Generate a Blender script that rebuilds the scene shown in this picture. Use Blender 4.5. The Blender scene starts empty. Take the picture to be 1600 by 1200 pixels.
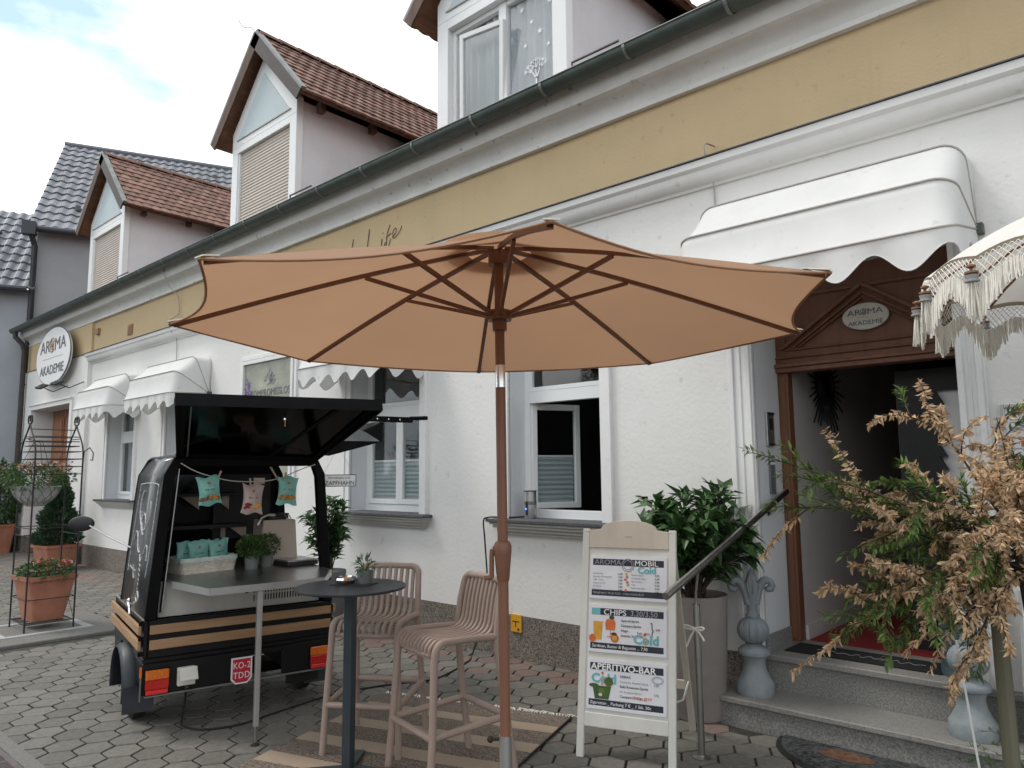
import bpy, math, random
import numpy as np
from mathutils import Vector, Matrix, noise
random.seed(7)
R=math.radians; PI=math.pi
SC=bpy.context.scene; COL=SC.collection
# ---------------------------------------------------------------- camera
H=1.60
yaw,pitch,roll=R(132.23),R(6.75),R(-0.515)
fw=Vector((math.cos(yaw)*math.cos(pitch),math.sin(yaw)*math.cos(pitch),math.sin(pitch)))
r0=Vector((math.sin(yaw),-math.cos(yaw),0)); u0=r0.cross(fw)
rt=math.cos(roll)*r0+math.sin(roll)*u0; up=-math.sin(roll)*r0+math.cos(roll)*u0
cd=bpy.data.cameras.new('camera'); cam=bpy.data.objects.new('camera',cd); COL.objects.link(cam)
cam.matrix_world=Matrix(((rt.x,up.x,-fw.x,0),(rt.y,up.y,-fw.y,0),(rt.z,up.z,-fw.z,H),(0,0,0,1)))
cd.sensor_fit='HORIZONTAL'; cd.sensor_width=36; cd.lens=36*1160/1600; cd.clip_start=.05; cd.clip_end=800
SC.camera=cam
# ---------------------------------------------------------------- light
SUN_EL,SUN_AZ=R(58),R(215)      # azimuth: direction the light comes from, in the xy plane
W=bpy.data.worlds.new("World"); SC.world=W; W.use_nodes=True
nt=W.node_tree; N=nt.nodes; Lk=nt.links; N.clear()
out=N.new('ShaderNodeOutputWorld'); bg=N.new('ShaderNodeBackground')
sky=N.new('ShaderNodeTexSky'); sky.sky_type='NISHITA'; sky.sun_disc=False; sky.sun_elevation=SUN_EL; sky.sun_rotation=R(90)-SUN_AZ
sky.air_density=1; sky.dust_density=1.5
tc=N.new('ShaderNodeTexCoord'); mp=N.new('ShaderNodeMapping'); mp.inputs['Scale'].default_value=(1,1,2.2)
n1=N.new('ShaderNodeTexNoise'); n1.inputs['Scale'].default_value=2.6; n1.inputs['Detail'].default_value=8; n1.inputs['Roughness'].default_value=.55
cr=N.new('ShaderNodeValToRGB'); cr.color_ramp.elements[0].position=.37; cr.color_ramp.elements[1].position=.53
n2=N.new('ShaderNodeTexNoise'); n2.inputs['Scale'].default_value=5; n2.inputs['Detail'].default_value=6
cr2=N.new('ShaderNodeValToRGB'); cr2.color_ramp.elements[0].color=(10.5,10.6,10.9,1); cr2.color_ramp.elements[1].color=(14.2,14.1,13.9,1)
cr2.color_ramp.elements[0].position=.35; cr2.color_ramp.elements[1].position=.6
bl=N.new('ShaderNodeMixRGB'); bl.inputs[0].default_value=.75; bl.inputs[2].default_value=(5.6,7.8,9.4,1)
mx=N.new('ShaderNodeMixRGB')
Lk.new(tc.outputs['Generated'],mp.inputs[0]); Lk.new(mp.outputs[0],n1.inputs['Vector']); Lk.new(n1.outputs[0],cr.inputs[0])
Lk.new(mp.outputs[0],n2.inputs['Vector']); Lk.new(n2.outputs[0],cr2.inputs[0])
Lk.new(sky.outputs[0],bl.inputs[1]); Lk.new(cr.outputs[0],mx.inputs[0]); Lk.new(bl.outputs[0],mx.inputs[1]); Lk.new(cr2.outputs[0],mx.inputs[2])
Lk.new(mx.outputs[0],bg.inputs[0]); bg.inputs[1].default_value=.10; Lk.new(bg.outputs[0],out.inputs[0])
sl=bpy.data.lights.new('sun','SUN'); sl.energy=1.25; sl.angle=R(14); sl.color=(1,.95,.88)
so=bpy.data.objects.new('sun',sl); COL.objects.link(so)
sd=Vector((math.cos(SUN_EL)*math.cos(SUN_AZ),math.cos(SUN_EL)*math.sin(SUN_AZ),math.sin(SUN_EL)))
so.rotation_euler=sd.to_track_quat('Z','Y').to_euler(); so.location=(0,0,30)
vs=SC.view_settings; vs.view_transform='Standard'; vs.look='None'; vs.gamma=1; vs.exposure=0.42
SC.cycles.max_bounces=8; SC.cycles.transparent_max_bounces=16; SC.cycles.sample_clamp_indirect=6
# ---------------------------------------------------------------- materials
def mat(name,col,rough=.7,metal=0,ns=0,na=.15,bump=0,bs=None,isl=0,spec=.5,col2=None,trans=0,coat=0,alpha=1,scale=(1,1,1),emit=0,stain=0,stcol=(.25,.23,.2),spots=0):
    m=bpy.data.materials.new(name); m.use_nodes=True; t=m.node_tree; n=t.nodes; l=t.links
    p=n['Principled BSDF']; c=(*col,1)
    p.inputs['Base Color'].default_value=c; p.inputs['Roughness'].default_value=rough; p.inputs['Metallic'].default_value=metal
    p.inputs['Specular IOR Level'].default_value=spec; p.inputs['Coat Weight'].default_value=coat; p.inputs['Coat Roughness'].default_value=.08
    if emit: p.inputs['Emission Color'].default_value=c; p.inputs['Emission Strength'].default_value=emit
    tcn=n.new('ShaderNodeTexCoord'); mpn=n.new('ShaderNodeMapping'); mpn.inputs['Scale'].default_value=scale; l.new(tcn.outputs['Object'],mpn.inputs[0])
    cur=None
    def mixin(fac,cb,fscale=1,ca=None):
        nonlocal cur
        q=n.new('ShaderNodeMixRGB')
        if cur is None: q.inputs[1].default_value=c
        else: l.new(cur,q.inputs[1])
        q.inputs[2].default_value=(*cb,1)
        if fscale!=1:
            mm=n.new('ShaderNodeMath'); mm.operation='MULTIPLY'; mm.inputs[1].default_value=fscale; l.new(fac,mm.inputs[0]); fac=mm.outputs[0]
        l.new(fac,q.inputs[0]); cur=q.outputs[0]
    if ns:
        z=n.new('ShaderNodeTexNoise'); z.inputs['Scale'].default_value=ns; z.inputs['Detail'].default_value=6; z.inputs['Roughness'].default_value=.6
        l.new(mpn.outputs[0],z.inputs['Vector'])
        rr=n.new('ShaderNodeValToRGB'); rr.color_ramp.elements[0].position=.35; rr.color_ramp.elements[1].position=.65
        l.new(z.outputs[0],rr.inputs[0])
        dk=col2 if col2 else tuple(x*(1-na*2) for x in col)
        mixin(rr.outputs[0],dk)
    if isl:
        g=n.new('ShaderNodeNewGeometry'); h=n.new('ShaderNodeHueSaturation')
        ma=n.new('ShaderNodeMapRange'); ma.inputs[3].default_value=1-isl; ma.inputs[4].default_value=1+isl
        l.new(g.outputs['Random Per Island'],ma.inputs[0]); l.new(ma.outputs[0],h.inputs['Value'])
        if cur is None: h.inputs['Color'].default_value=c
        else: l.new(cur,h.inputs['Color'])
        cur=h.outputs[0]
    if stain:
        z=n.new('ShaderNodeTexNoise'); z.inputs['Scale'].default_value=1.3; z.inputs['Detail'].default_value=9; z.inputs['Roughness'].default_value=.72
        m2=n.new('ShaderNodeMapping'); m2.inputs['Scale'].default_value=(1.6,1.6,.5); l.new(tcn.outputs['Object'],m2.inputs[0]); l.new(m2.outputs[0],z.inputs['Vector'])
        rr=n.new('ShaderNodeValToRGB'); rr.color_ramp.elements[0].position=.5; rr.color_ramp.elements[1].position=.75; l.new(z.outputs[0],rr.inputs[0])
        mixin(rr.outputs[0],stcol,stain)
    if spots:
        z=n.new('ShaderNodeTexNoise'); z.inputs['Scale'].default_value=11; z.inputs['Detail'].default_value=3; l.new(tcn.outputs['Object'],z.inputs['Vector'])
        rr=n.new('ShaderNodeValToRGB'); rr.color_ramp.elements[0].position=.66; rr.color_ramp.elements[1].position=.74; l.new(z.outputs[0],rr.inputs[0]); mixin(rr.outputs[0],(.16,.15,.13),spots)
        z=n.new('ShaderNodeTexNoise'); z.inputs['Scale'].default_value=2.2; z.inputs['Detail'].default_value=7; z.inputs['Roughness'].default_value=.7; m3=n.new('ShaderNodeMapping'); m3.inputs['Scale'].default_value=(5,5,.35); l.new(tcn.outputs['Object'],m3.inputs[0]); l.new(m3.outputs[0],z.inputs['Vector'])
        rr=n.new('ShaderNodeValToRGB'); rr.color_ramp.elements[0].position=.58; rr.color_ramp.elements[1].position=.80; l.new(z.outputs[0],rr.inputs[0]); mixin(rr.outputs[0],tuple(x*.62 for x in col),spots*.8)
    if cur is not None: l.new(cur,p.inputs['Base Color'])
    if bump:
        z=n.new('ShaderNodeTexNoise'); z.inputs['Scale'].default_value=bs or 60; z.inputs['Detail'].default_value=5
        l.new(mpn.outputs[0],z.inputs['Vector']); b=n.new('ShaderNodeBump'); b.inputs['Strength'].default_value=bump; b.inputs['Distance'].default_value=.01
        l.new(z.outputs[0],b.inputs['Height']); l.new(b.outputs[0],p.inputs['Normal'])
    if trans:
        tr=n.new('ShaderNodeBsdfTranslucent'); ms=n.new('ShaderNodeMixShader'); ms.inputs[0].default_value=trans
        if cur is not None: l.new(cur,tr.inputs[0])
        else: tr.inputs[0].default_value=c
        l.new(p.outputs[0],ms.inputs[1]); l.new(tr.outputs[0],ms.inputs[2]); l.new(ms.outputs[0],n['Material Output'].inputs[0])
    if alpha<1: p.inputs['Alpha'].default_value=alpha
    m['n']=1
    return m
M={}
def mk(k,*a,**kw): M[k]=mat(k,*a,**kw)
mk('plaster',(.74,.73,.71),.9,ns=1.3,na=.02,bump=.28,bs=34,stain=.14,stcol=(.55,.53,.48),spots=.2)
mk('trim',(.76,.76,.75),.75,ns=3,na=.03,bump=.15,bs=30,stain=.14,stcol=(.5,.49,.46),spots=.18)
mk('reveal_paint',(.66,.68,.70),.8,bump=.2,bs=50)
mk('yellow',(.60,.46,.275),.9,ns=1.2,na=.03,bump=.35,bs=50,stain=.14,stcol=(.34,.28,.17),spots=.22)
mk('cornice',(.74,.74,.72),.85,ns=4,na=.04,bump=.25,bs=18,stain=.28,stcol=(.40,.39,.35),spots=.6)
mk('pebble',(.30,.26,.22),.95,ns=85,na=.42,bump=1,bs=95,stain=.25,stcol=(.10,.09,.08))
mk('gutter',(.085,.105,.095),.45,metal=.35,ns=6,na=.15,bump=.05)
mk('darkpipe',(.045,.05,.058),.5,metal=.2,ns=5,na=.1)
mk('brownpipe',(.06,.048,.042),.55,metal=.2,ns=8,na=.15)
mk('zinc',(.25,.26,.26),.5,metal=.6,ns=8,na=.15)
mk('tilebrown',(.235,.135,.105),.9,ns=14,na=.14,bump=.4,bs=30,isl=.30,stain=.5,stcol=(.15,.115,.09))
mk('tilegrey',(.15,.16,.185),.6,ns=8,na=.1,isl=.15)
mk('darkwood',(.115,.055,.035),.7,ns=18,na=.25,scale=(1,1,.15))
mk('soffit',(.24,.12,.065),.7,ns=14,na=.2,scale=(1,.2,1))
mk('dormerwall',(.70,.69,.71),.9,bump=.35,bs=45,ns=2,na=.04,stain=.12)
mk('gable',(.52,.60,.63),.8,ns=2,na=.04)
mk('pvc',(.78,.79,.79),.35,ns=2,na=.02)
mk('shutter',(.56,.50,.44),.6,ns=3,na=.05)
mk('stone',(.50,.49,.46),.8,ns=30,na=.06,bump=.15)
mk('slate',(.10,.10,.105),.6,ns=20,na=.2)
mk('greywall',(.34,.345,.36),.9,ns=1.5,na=.05,bump=.3,bs=50)
mk('bluewall',(.36,.38,.41),.9,ns=1.5,na=.04)
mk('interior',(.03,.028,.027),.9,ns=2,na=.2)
mk('interior_lt',(.52,.50,.485),.9,ns=2,na=.05)
mk('blackwood',(.012,.012,.013),.6,ns=8,na=.2)
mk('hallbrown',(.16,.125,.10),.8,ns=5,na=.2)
mk('doorwood',(.20,.085,.045),.5,ns=9,na=.25,scale=(1.5,1.5,.12),col2=(.14,.056,.03),coat=.1)
mk('doorwood2',(.38,.15,.06),.5,ns=9,na=.25,scale=(1.5,1.5,.12),coat=.15)
mk('canvas',(.78,.78,.77),.85,trans=.22,ns=3,na=.03,bump=.25,bs=9,spec=.2,spots=.16,stain=.16,stcol=(.6,.6,.56))
mk('cord',(.42,.39,.36),.7,ns=30,na=.1)
mk('parasol',(.46,.27,.162),.8,trans=.45,ns=1.2,na=.035,bump=.05,bs=300)
mk('paratop',(.78,.72,.62),.8,ns=2,na=.02)
mk('parawood',(.22,.09,.05),.45,ns=20,na=.1)
mk('parapole',(.235,.105,.062),.42,ns=9,na=.08,scale=(1,1,.2))
mk('chrome',(.75,.75,.76),.12,metal=1,ns=2,na=.02)
mk('steel',(.50,.49,.47),.3,metal=1,ns=60,na=.08,scale=(1,1,.05))
mk('counter',(.42,.42,.42),.32,metal=1,ns=50,na=.08,scale=(.1,1,1))
mk('alu',(.55,.55,.55),.38,metal=.9,ns=9,na=.05)
mk('apeblack',(.006,.006,.007),.42,spec=.25,ns=6,na=.2,coat=.10,bump=.03,bs=8)
mk('apeframe',(.006,.006,.007),.6,spec=.1,ns=12,na=.2)
mk('fender',(.022,.027,.035),.45,ns=9,na=.15,stain=.4,stcol=(.06,.06,.06))
mk('rubber',(.018,.017,.016),.9,ns=40,na=.2,stain=.3,stcol=(.08,.07,.06))
mk('oak',(.40,.245,.135),.55,ns=7,na=.2,scale=(.25,.25,3),col2=(.30,.17,.085))
mk('chalkboard',(.055,.058,.062),.30,ns=7,na=.25,coat=.5,stain=.5,stcol=(.12,.12,.12))
mk('chalk',(.6,.6,.6),.95,ns=60,na=.3)
mk('whitepanel',(.55,.54,.50),.5,ns=4,na=.08,stain=.25)
mk('beige',(.52,.43,.36),.65,ns=4,na=.06)
mk('amber',(.75,.17,.015),.2,ns=90,na=.15,coat=.6)
mk('redlens',(.55,.012,.010),.2,ns=90,na=.15,coat=.6)
mk('redlens2',(.80,.03,.03),.2,ns=90,na=.15,coat=.6)
mk('platered',(.52,.02,.05),.4,ns=3,na=.03)
mk('white',(.80,.80,.80),.5,ns=3,na=.02)
mk('offwhite',(.66,.64,.58),.6,ns=6,na=.08)
mk('signblack',(.02,.02,.022),.5,ns=3,na=.1)
mk('signgrey',(.12,.13,.15),.6,ns=3,na=.1)
mk('bronze',(.40,.22,.12),.5,ns=9,na=.1)
mk('navy',(.016,.022,.042),.45,ns=9,na=.2)
mk('paper',(.72,.73,.78),.4,ns=4,na=.05,bump=.15,bs=7,coat=.4)
mk('textgrey',(.33,.34,.38),.6,ns=3,na=.1)
mk('teal',(.15,.45,.50),.6,ns=3,na=.1)
mk('orange',(.75,.17,.04),.5,ns=9,na=.2)
mk('yelloworange',(.80,.42,.05),.5,ns=9,na=.2)
mk('redtext',(.55,.03,.04),.5,ns=9,na=.1)
mk('mint',(.24,.58,.52),.38,ns=9,na=.12,bump=.5,bs=22,coat=.3)
mk('hemcloth',(.42,.37,.29),.9)
mk('mintcloth',(.62,.74,.66),.9,ns=20,na=.08,bump=.4)
mk('rose',(.55,.42,.40),.38,ns=9,na=.1,bump=.5,bs=22,coat=.3)
mk('food',(.72,.30,.05),.6,ns=40,na=.3)
mk('darkred',(.28,.02,.02),.5,ns=20,na=.2)
mk('wicker',(.78,.73,.64),.8,isl=.2,ns=30,na=.1)
mk('potgrey',(.17,.18,.18),.7,ns=8,na=.08)
mk('taupe',(.29,.26,.24),.75,ns=5,na=.06,bump=.2,stain=.35,stcol=(.2,.18,.16),spots=.3)
mk('terracotta',(.40,.165,.10),.8,ns=7,na=.12,bump=.15,stain=.5,stcol=(.42,.30,.22))
mk('stool',(.33,.25,.21),.55,ns=6,na=.04,stain=.3,stcol=(.27,.205,.175),bump=.05,bs=90)
mk('tablemat',(.022,.026,.032),.45,ns=9,na=.1)
mk('tablesteel',(.028,.042,.052),.42,ns=9,na=.12)
mk('signwood',(.60,.54,.46),.6,ns=5,na=.07,scale=(1,1,.3),stain=.25,stcol=(.35,.28,.2),bump=.15)
mk('signwoodw',(.66,.66,.62),.5,ns=5,na=.07,scale=(1,1,.3),stain=.2,stcol=(.4,.38,.33))
mk('granite',(.30,.30,.285),.75,ns=95,na=.28,bump=.25,bs=90,stain=.3,stcol=(.15,.15,.14))
mk('granitetop_',(.33,.315,.285),.6,ns=50,na=.12,scale=(.35,1,1),bump=.1,stain=.35,stcol=(.2,.19,.17))
mk('granitetop',(.285,.28,.262),.65,ns=120,na=.22,bump=.15,bs=90,stain=.45,stcol=(.16,.155,.14),spots=.5)
mk('finial',(.24,.275,.295),.75,ns=9,na=.12,bump=.45,bs=38,stain=.6,stcol=(.38,.39,.37),spots=.45)
mk('lantern',(.10,.15,.175),.5,metal=.3,ns=9,na=.1)
mk('redcarpet',(.30,.018,.018),.95,ns=220,na=.2,bump=.5,bs=300)
mk('matblack',(.012,.012,.013),.95,ns=220,na=.3,bump=.6,bs=260)
mk('matgrey',(.075,.08,.085),.9,ns=40,na=.4,bump=.6,bs=120)
mk('matbrown',(.17,.085,.045),.9,ns=30,na=.3)
mk('mortar',(.060,.057,.047),.95,ns=14,na=.3,bump=.4,stain=.4,stcol=(.05,.06,.03))
mk('concrete',(.175,.17,.16),.9,ns=60,na=.15,bump=.3,stain=.4,stcol=(.10,.095,.09))
mk('slabwhite',(.36,.37,.37),.8,ns=20,na=.08)
mk('grate',(.14,.115,.115),.7,metal=.2,ns=14,na=.15,stain=.3)
mk('iron',(.018,.014,.013),.6,ns=20,na=.2)
mk('soil',(.03,.022,.015),1,ns=20,na=.3)
mk('leafdk',(.062,.135,.042),.38,isl=.4,trans=.12,ns=9,na=.2)
mk('leafmid',(.07,.14,.035),.5,isl=.4,trans=.2,ns=9,na=.2)
mk('leaflt',(.16,.25,.06),.5,isl=.35,trans=.3,ns=9,na=.15)
mk('leafcon',(.03,.075,.03),.7,isl=.4,ns=9,na=.2)
mk('leafdry',(.54,.36,.20),.75,isl=.5,trans=.3,ns=14,na=.2,col2=(.66,.50,.34))
mk('bark',(.09,.065,.045),.9,ns=20,na=.3)
mk('stake',(.15,.14,.095),.85,ns=10,na=.2,scale=(1,1,.1),stain=.4,stcol=(.09,.10,.05))
mk('fpink',(.50,.22,.19),.7,isl=.3); mk('fred',(.55,.02,.02),.7,isl=.3); mk('fwhite',(.65,.55,.5),.7,isl=.3)
mk('succulent',(.10,.15,.10),.6,isl=.3)
mk('yarn',(.82,.79,.72),.9,isl=.10,ns=60,na=.08)
mk('bohocloth',(.82,.80,.76),.8,trans=.30,ns=3,na=.02)
mk('beads',(.20,.10,.05),.5,isl=.3); mk('greybead',(.32,.32,.32),.5)
mk('ruglight',(.36,.28,.21),.95,ns=160,na=.10,bump=.4,bs=200)
mk('yellowsign',(.68,.34,.02),.5,ns=4,na=.05)
mk('blind',(.62,.68,.70),.8,trans=.3)
mk('curtain',(.62,.66,.68),.9,trans=.3)
mk('bluelamp',(.05,.15,1),.5,emit=3)
mk('hangpot',(.46,.46,.45),.8,ns=9,na=.1,stain=.3)
mk('car',(.4,.4,.42),.3)
def glass(name,tint=(.75,.8,.8),ref=.0,ior=1.55,ro=.02,mul=1):
    m=bpy.data.materials.new(name); m.use_nodes=True; n=m.node_tree.nodes; l=m.node_tree.links
    for x in list(n):
        if x.type!='OUTPUT_MATERIAL': n.remove(x)
    t=n.new('ShaderNodeBsdfTransparent'); t.inputs[0].default_value=(*tint,1); g=n.new('ShaderNodeBsdfGlossy'); g.inputs['Roughness'].default_value=ro
    f=n.new('ShaderNodeLayerWeight'); f.inputs[0].default_value=.5; pw=n.new('ShaderNodeMath'); pw.operation='POWER'; pw.inputs[1].default_value=4; l.new(f.outputs['Facing'],pw.inputs[0]); a=n.new('ShaderNodeMath'); a.operation='MULTIPLY_ADD'; a.inputs[1].default_value=.8*mul; a.inputs[2].default_value=ref; l.new(pw.outputs[0],a.inputs[0])
    nz=n.new('ShaderNodeTexNoise'); nz.inputs['Scale'].default_value=2.5; b=n.new('ShaderNodeBump'); b.inputs['Strength'].default_value=.08; b.inputs['Distance'].default_value=.02
    l.new(nz.outputs[0],b.inputs['Height']); l.new(b.outputs[0],g.inputs['Normal'])
    s=n.new('ShaderNodeMixShader'); l.new(a.outputs[0],s.inputs[0]); l.new(t.outputs[0],s.inputs[1]); l.new(g.outputs[0],s.inputs[2]); l.new(s.outputs[0],n['Material Output'].inputs[0])
    M[name]=m
glass('glass',(.93,.95,.95),.055); glass('darkglass',(.06,.07,.07),.02,1.3,.12,.35); glass('netglass',(.97,.98,.99),.05)
# rug material with woven dark bands
def rugmat():
    m=mat('rugdark',(.10,.075,.06),.95,bump=.5,bs=150); t=m.node_tree; n=t.nodes; l=t.links; p=n['Principled BSDF']
    tcn=n.new('ShaderNodeTexCoord'); mpn=n.new('ShaderNodeMapping'); mpn.inputs['Rotation'].default_value=(0,0,R(35)); l.new(tcn.outputs['Object'],mpn.inputs[0])
    w=n.new('ShaderNodeTexWave'); w.inputs['Scale'].default_value=17; w.inputs['Distortion'].default_value=3.5; w.inputs['Detail'].default_value=2; w.inputs['Detail Scale'].default_value=6
    l.new(mpn.outputs[0],w.inputs['Vector']); r=n.new('ShaderNodeValToRGB'); r.color_ramp.elements[0].color=(.03,.026,.023,1); r.color_ramp.elements[1].color=(.26,.205,.16,1); r.color_ramp.elements[0].position=.35; r.color_ramp.elements[1].position=.65
    l.new(w.outputs[0],r.inputs[0]); l.new(r.outputs[0],p.inputs['Base Color']); M['rugdark']=m
rugmat()
# ---------------------------------------------------------------- mesh builder
class MB:
    def __init__(s,xf=None): s.v=[];s.f=[];s.m=[];s.ml=[];s.cur=0;s.xf=xf
    def use(s,k):
        if k not in s.ml: s.ml.append(k)
        s.cur=s.ml.index(k); return s
    def add(s,vs,fs,xf=None):
        b=len(s.v)
        for p in vs:
            p=Vector(p)
            if xf: p=xf@p
            if s.xf: p=s.xf@p
            s.v.append(p)
        for f in fs: s.f.append(tuple(b+i for i in f)); s.m.append(s.cur)
        return s
    def box(s,a,b,xf=None):
        x0,y0,z0=a;x1,y1,z1=b
        return s.add([(x0,y0,z0),(x1,y0,z0),(x1,y1,z0),(x0,y1,z0),(x0,y0,z1),(x1,y0,z1),(x1,y1,z1),(x0,y1,z1)],
          [(0,3,2,1),(4,5,6,7),(0,1,5,4),(1,2,6,5),(2,3,7,6),(3,0,4,7)],xf)
    def quad(s,a,b,c,d): return s.add([a,b,c,d],[(0,1,2,3)])
    def poly(s,pts): return s.add(pts,[tuple(range(len(pts)))])
    def prism(s,pts,vec,xf=None):
        n=len(pts); vec=Vector(vec); v=[Vector(p) for p in pts]+[Vector(p)+vec for p in pts]
        return s.add(v,[tuple(range(n))[::-1],tuple(range(n,2*n))]+[(i,(i+1)%n,n+(i+1)%n,n+i) for i in range(n)],xf)
    def tube(s,path,r,n=8,closed=False,cap=True):
        P=[Vector(p) for p in path]; k=len(P); rs=r if isinstance(r,(list,tuple)) else [r]*k
        T=[]
        for i in range(k):
            a=P[(i-1)%k] if (closed or i>0) else P[i]; b=P[(i+1)%k] if (closed or i<k-1) else P[i]
            t=(b-a); T.append(t.normalized() if t.length>1e-9 else Vector((0,0,1)))
        ref=Vector((0,0,1)) if abs(T[0].z)<.9 else Vector((1,0,0))
        x=T[0].cross(ref).normalized(); V=[];
        for i in range(k):
            x=(x-T[i]*x.dot(T[i])); x=x.normalized() if x.length>1e-9 else T[i].orthogonal().normalized()
            y=T[i].cross(x)
            for j in range(n):
                a=2*PI*j/n; V.append(P[i]+rs[i]*(math.cos(a)*x+math.sin(a)*y))
        F=[]
        for i in range(k if closed else k-1):
            for j in range(n):
                a=i*n+j;b=i*n+(j+1)%n;c=((i+1)%k)*n+(j+1)%n;d=((i+1)%k)*n+j; F.append((a,b,c,d))
        if cap and not closed: F+= [tuple(range(n))[::-1],tuple(range((k-1)*n,k*n))]
        return s.add(V,F)
    def lathe(s,prof,c=(0,0,0),n=24,xf=None,wav=None):
        V=[];F=[];k=len(prof);c=Vector(c)
        for i,(r,z) in enumerate(prof):
            for j in range(n):
                a=2*PI*j/n; rr=r*(wav(a,z) if wav else 1); V.append(c+Vector((rr*math.cos(a),rr*math.sin(a),z)))
        for i in range(k-1):
            for j in range(n): F.append((i*n+j,i*n+(j+1)%n,(i+1)*n+(j+1)%n,(i+1)*n+j))
        if prof[0][0]>1e-5: F.append(tuple(range(n))[::-1])
        if prof[-1][0]>1e-5: F.append(tuple(range((k-1)*n,k*n)))
        return s.add(V,F,xf)
    def ball(s,c,r,n=10):
        rx,ry,rz=(r,r,r) if not isinstance(r,tuple) else r
        V=[];F=[];m=n//2+1
        for i in range(m+1):
            th=PI*i/m
            for j in range(n):
                a=2*PI*j/n; V.append((c[0]+rx*math.sin(th)*math.cos(a),c[1]+ry*math.sin(th)*math.sin(a),c[2]-rz*math.cos(th)))
        for i in range(m):
            for j in range(n): F.append((i*n+j,i*n+(j+1)%n,(i+1)*n+(j+1)%n,(i+1)*n+j))
        return s.add(V,F)
    def leaf(s,p,d,nrm,L,w,fold=.3,droop=.15):
        d=d.normalized(); sd=d.cross(nrm); sd=sd.normalized() if sd.length>1e-6 else d.orthogonal().normalized(); nn=sd.cross(d)
        m=p+d*L*.45
        return s.add([p,m+sd*w/2+nn*w*fold,p+d*L-nn*L*droop,m-sd*w/2+nn*w*fold,m],[(0,4,1),(4,2,1),(0,3,4),(3,2,4)])
    def build(s,name,mats=None,parent=None,smooth=False,bevel=0,auto=True,seg=1,solid=0):
        me=bpy.data.meshes.new(name); me.from_pydata([tuple(v) for v in s.v],[],s.f)
        ml=[mats] if isinstance(mats,str) else (mats or s.ml)
        for k in ml: me.materials.append(M[k])
        if not isinstance(mats,str) and len(s.ml)>1: me.polygons.foreach_set('material_index',s.m)
        if smooth:
            me.polygons.foreach_set('use_smooth',[True]*len(me.polygons))
            if auto: 
                try: me.set_sharp_from_angle(angle=R(40))
                except Exception: pass
        me.update(); o=bpy.data.objects.new(name,me); COL.objects.link(o)
        if parent is not None: setpar(o,parent)
        if bevel:
            b=o.modifiers.new('b','BEVEL'); b.width=bevel; b.segments=seg; b.limit_method='ANGLE'; b.angle_limit=R(35)
        if solid:
            b=o.modifiers.new('s','SOLIDIFY'); b.thickness=solid; b.offset=0
        return o
WORLD={}
def setpar(o,p):
    o.parent=p
    if p.name in WORLD: o.matrix_parent_inverse=WORLD[p.name]
    elif p.parent and p.parent.name in WORLD or (p.parent is not None): pass
def tag(o,label=None,cat=None,group=None,kind=None):
    if label: o['label']=label
    if cat: o['category']=cat
    if group: o['group']=group
    if kind: o['kind']=kind
    return o
def thing(name,label,cat,loc=(0,0,0),rz=0,group=None,world=True,rx=0,ry=0):
    """world=True: the parts' meshes are given in world coordinates"""
    o=bpy.data.objects.new(name,None); COL.objects.link(o); o.empty_display_size=.2
    o.location=loc; o.rotation_euler=(rx,ry,rz); tag(o,label,cat,group)
    if world: WORLD[o.name]=(Matrix.Translation(Vector(loc))@Matrix.Rotation(rz,4,'Z')).inverted()
    return o
def struct(name,mb,mats=None,**k):
    o=mb.build(name,mats,**k); o['kind']='structure'; return o
def ctree(o,parent=None,**kw):
    c=o.copy(); COL.objects.link(c); c.parent=parent
    for ch in [x for x in bpy.data.objects if x.parent==o]: ctree(ch,c)
    return c
def arc(c,r,a0,a1,n,ax='xz'):
    out=[]
    for i in range(n+1):
        a=a0+(a1-a0)*i/n; u,v=r*math.cos(a),r*math.sin(a)
        out.append((c[0]+u,c[1],c[2]+v) if ax=='xz' else (c[0],c[1]+u,c[2]+v) if ax=='yz' else (c[0]+u,c[1]+v,c[2]))
    return out
def bez(p0,p1,p2,p3,n=12):
    P=[Vector(p) for p in (p0,p1,p2,p3)]; o=[]
    for i in range(n+1):
        t=i/n; o.append(P[0]*(1-t)**3+P[1]*3*t*(1-t)**2+P[2]*3*t*t*(1-t)+P[3]*t**3)
    return o
def cr_spline(pts,n=6):
    P=[Vector(p) for p in pts]; P=[P[0]*2-P[1]]+P+[P[-1]*2-P[-2]]; o=[]
    for i in range(1,len(P)-2):
        for k in range(n):
            t=k/n; a,b,c,d=P[i-1:i+3]
            o.append(.5*((2*b)+(c-a)*t+(2*a-5*b+4*c-d)*t*t+(3*b-a-3*c+d)*t**3))
    o.append(P[-2]); return o
def text(s,size,xf,matk,parent,name='lettering',ext=.001,align='LEFT',sx=1,shear=0,sp=1,off=0):
    cu=bpy.data.curves.new(name,'FONT'); cu.body=s; cu.size=size; cu.extrude=ext; cu.align_x=align; cu.shear=shear; cu.space_character=sp; cu.resolution_u=3; cu.offset=off
    o=bpy.data.objects.new('tmp',cu); COL.objects.link(o)
    dg=bpy.context.evaluated_depsgraph_get(); me=bpy.data.meshes.new_from_object(o.evaluated_get(dg)); bpy.data.objects.remove(o)
    me.transform(xf@Matrix.Diagonal((sx,1,1,1))); me.materials.clear(); me.materials.append(M[matk])
    q=bpy.data.objects.new(name,me); COL.objects.link(q)
    if parent is not None: setpar(q,parent)
    return q
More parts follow.
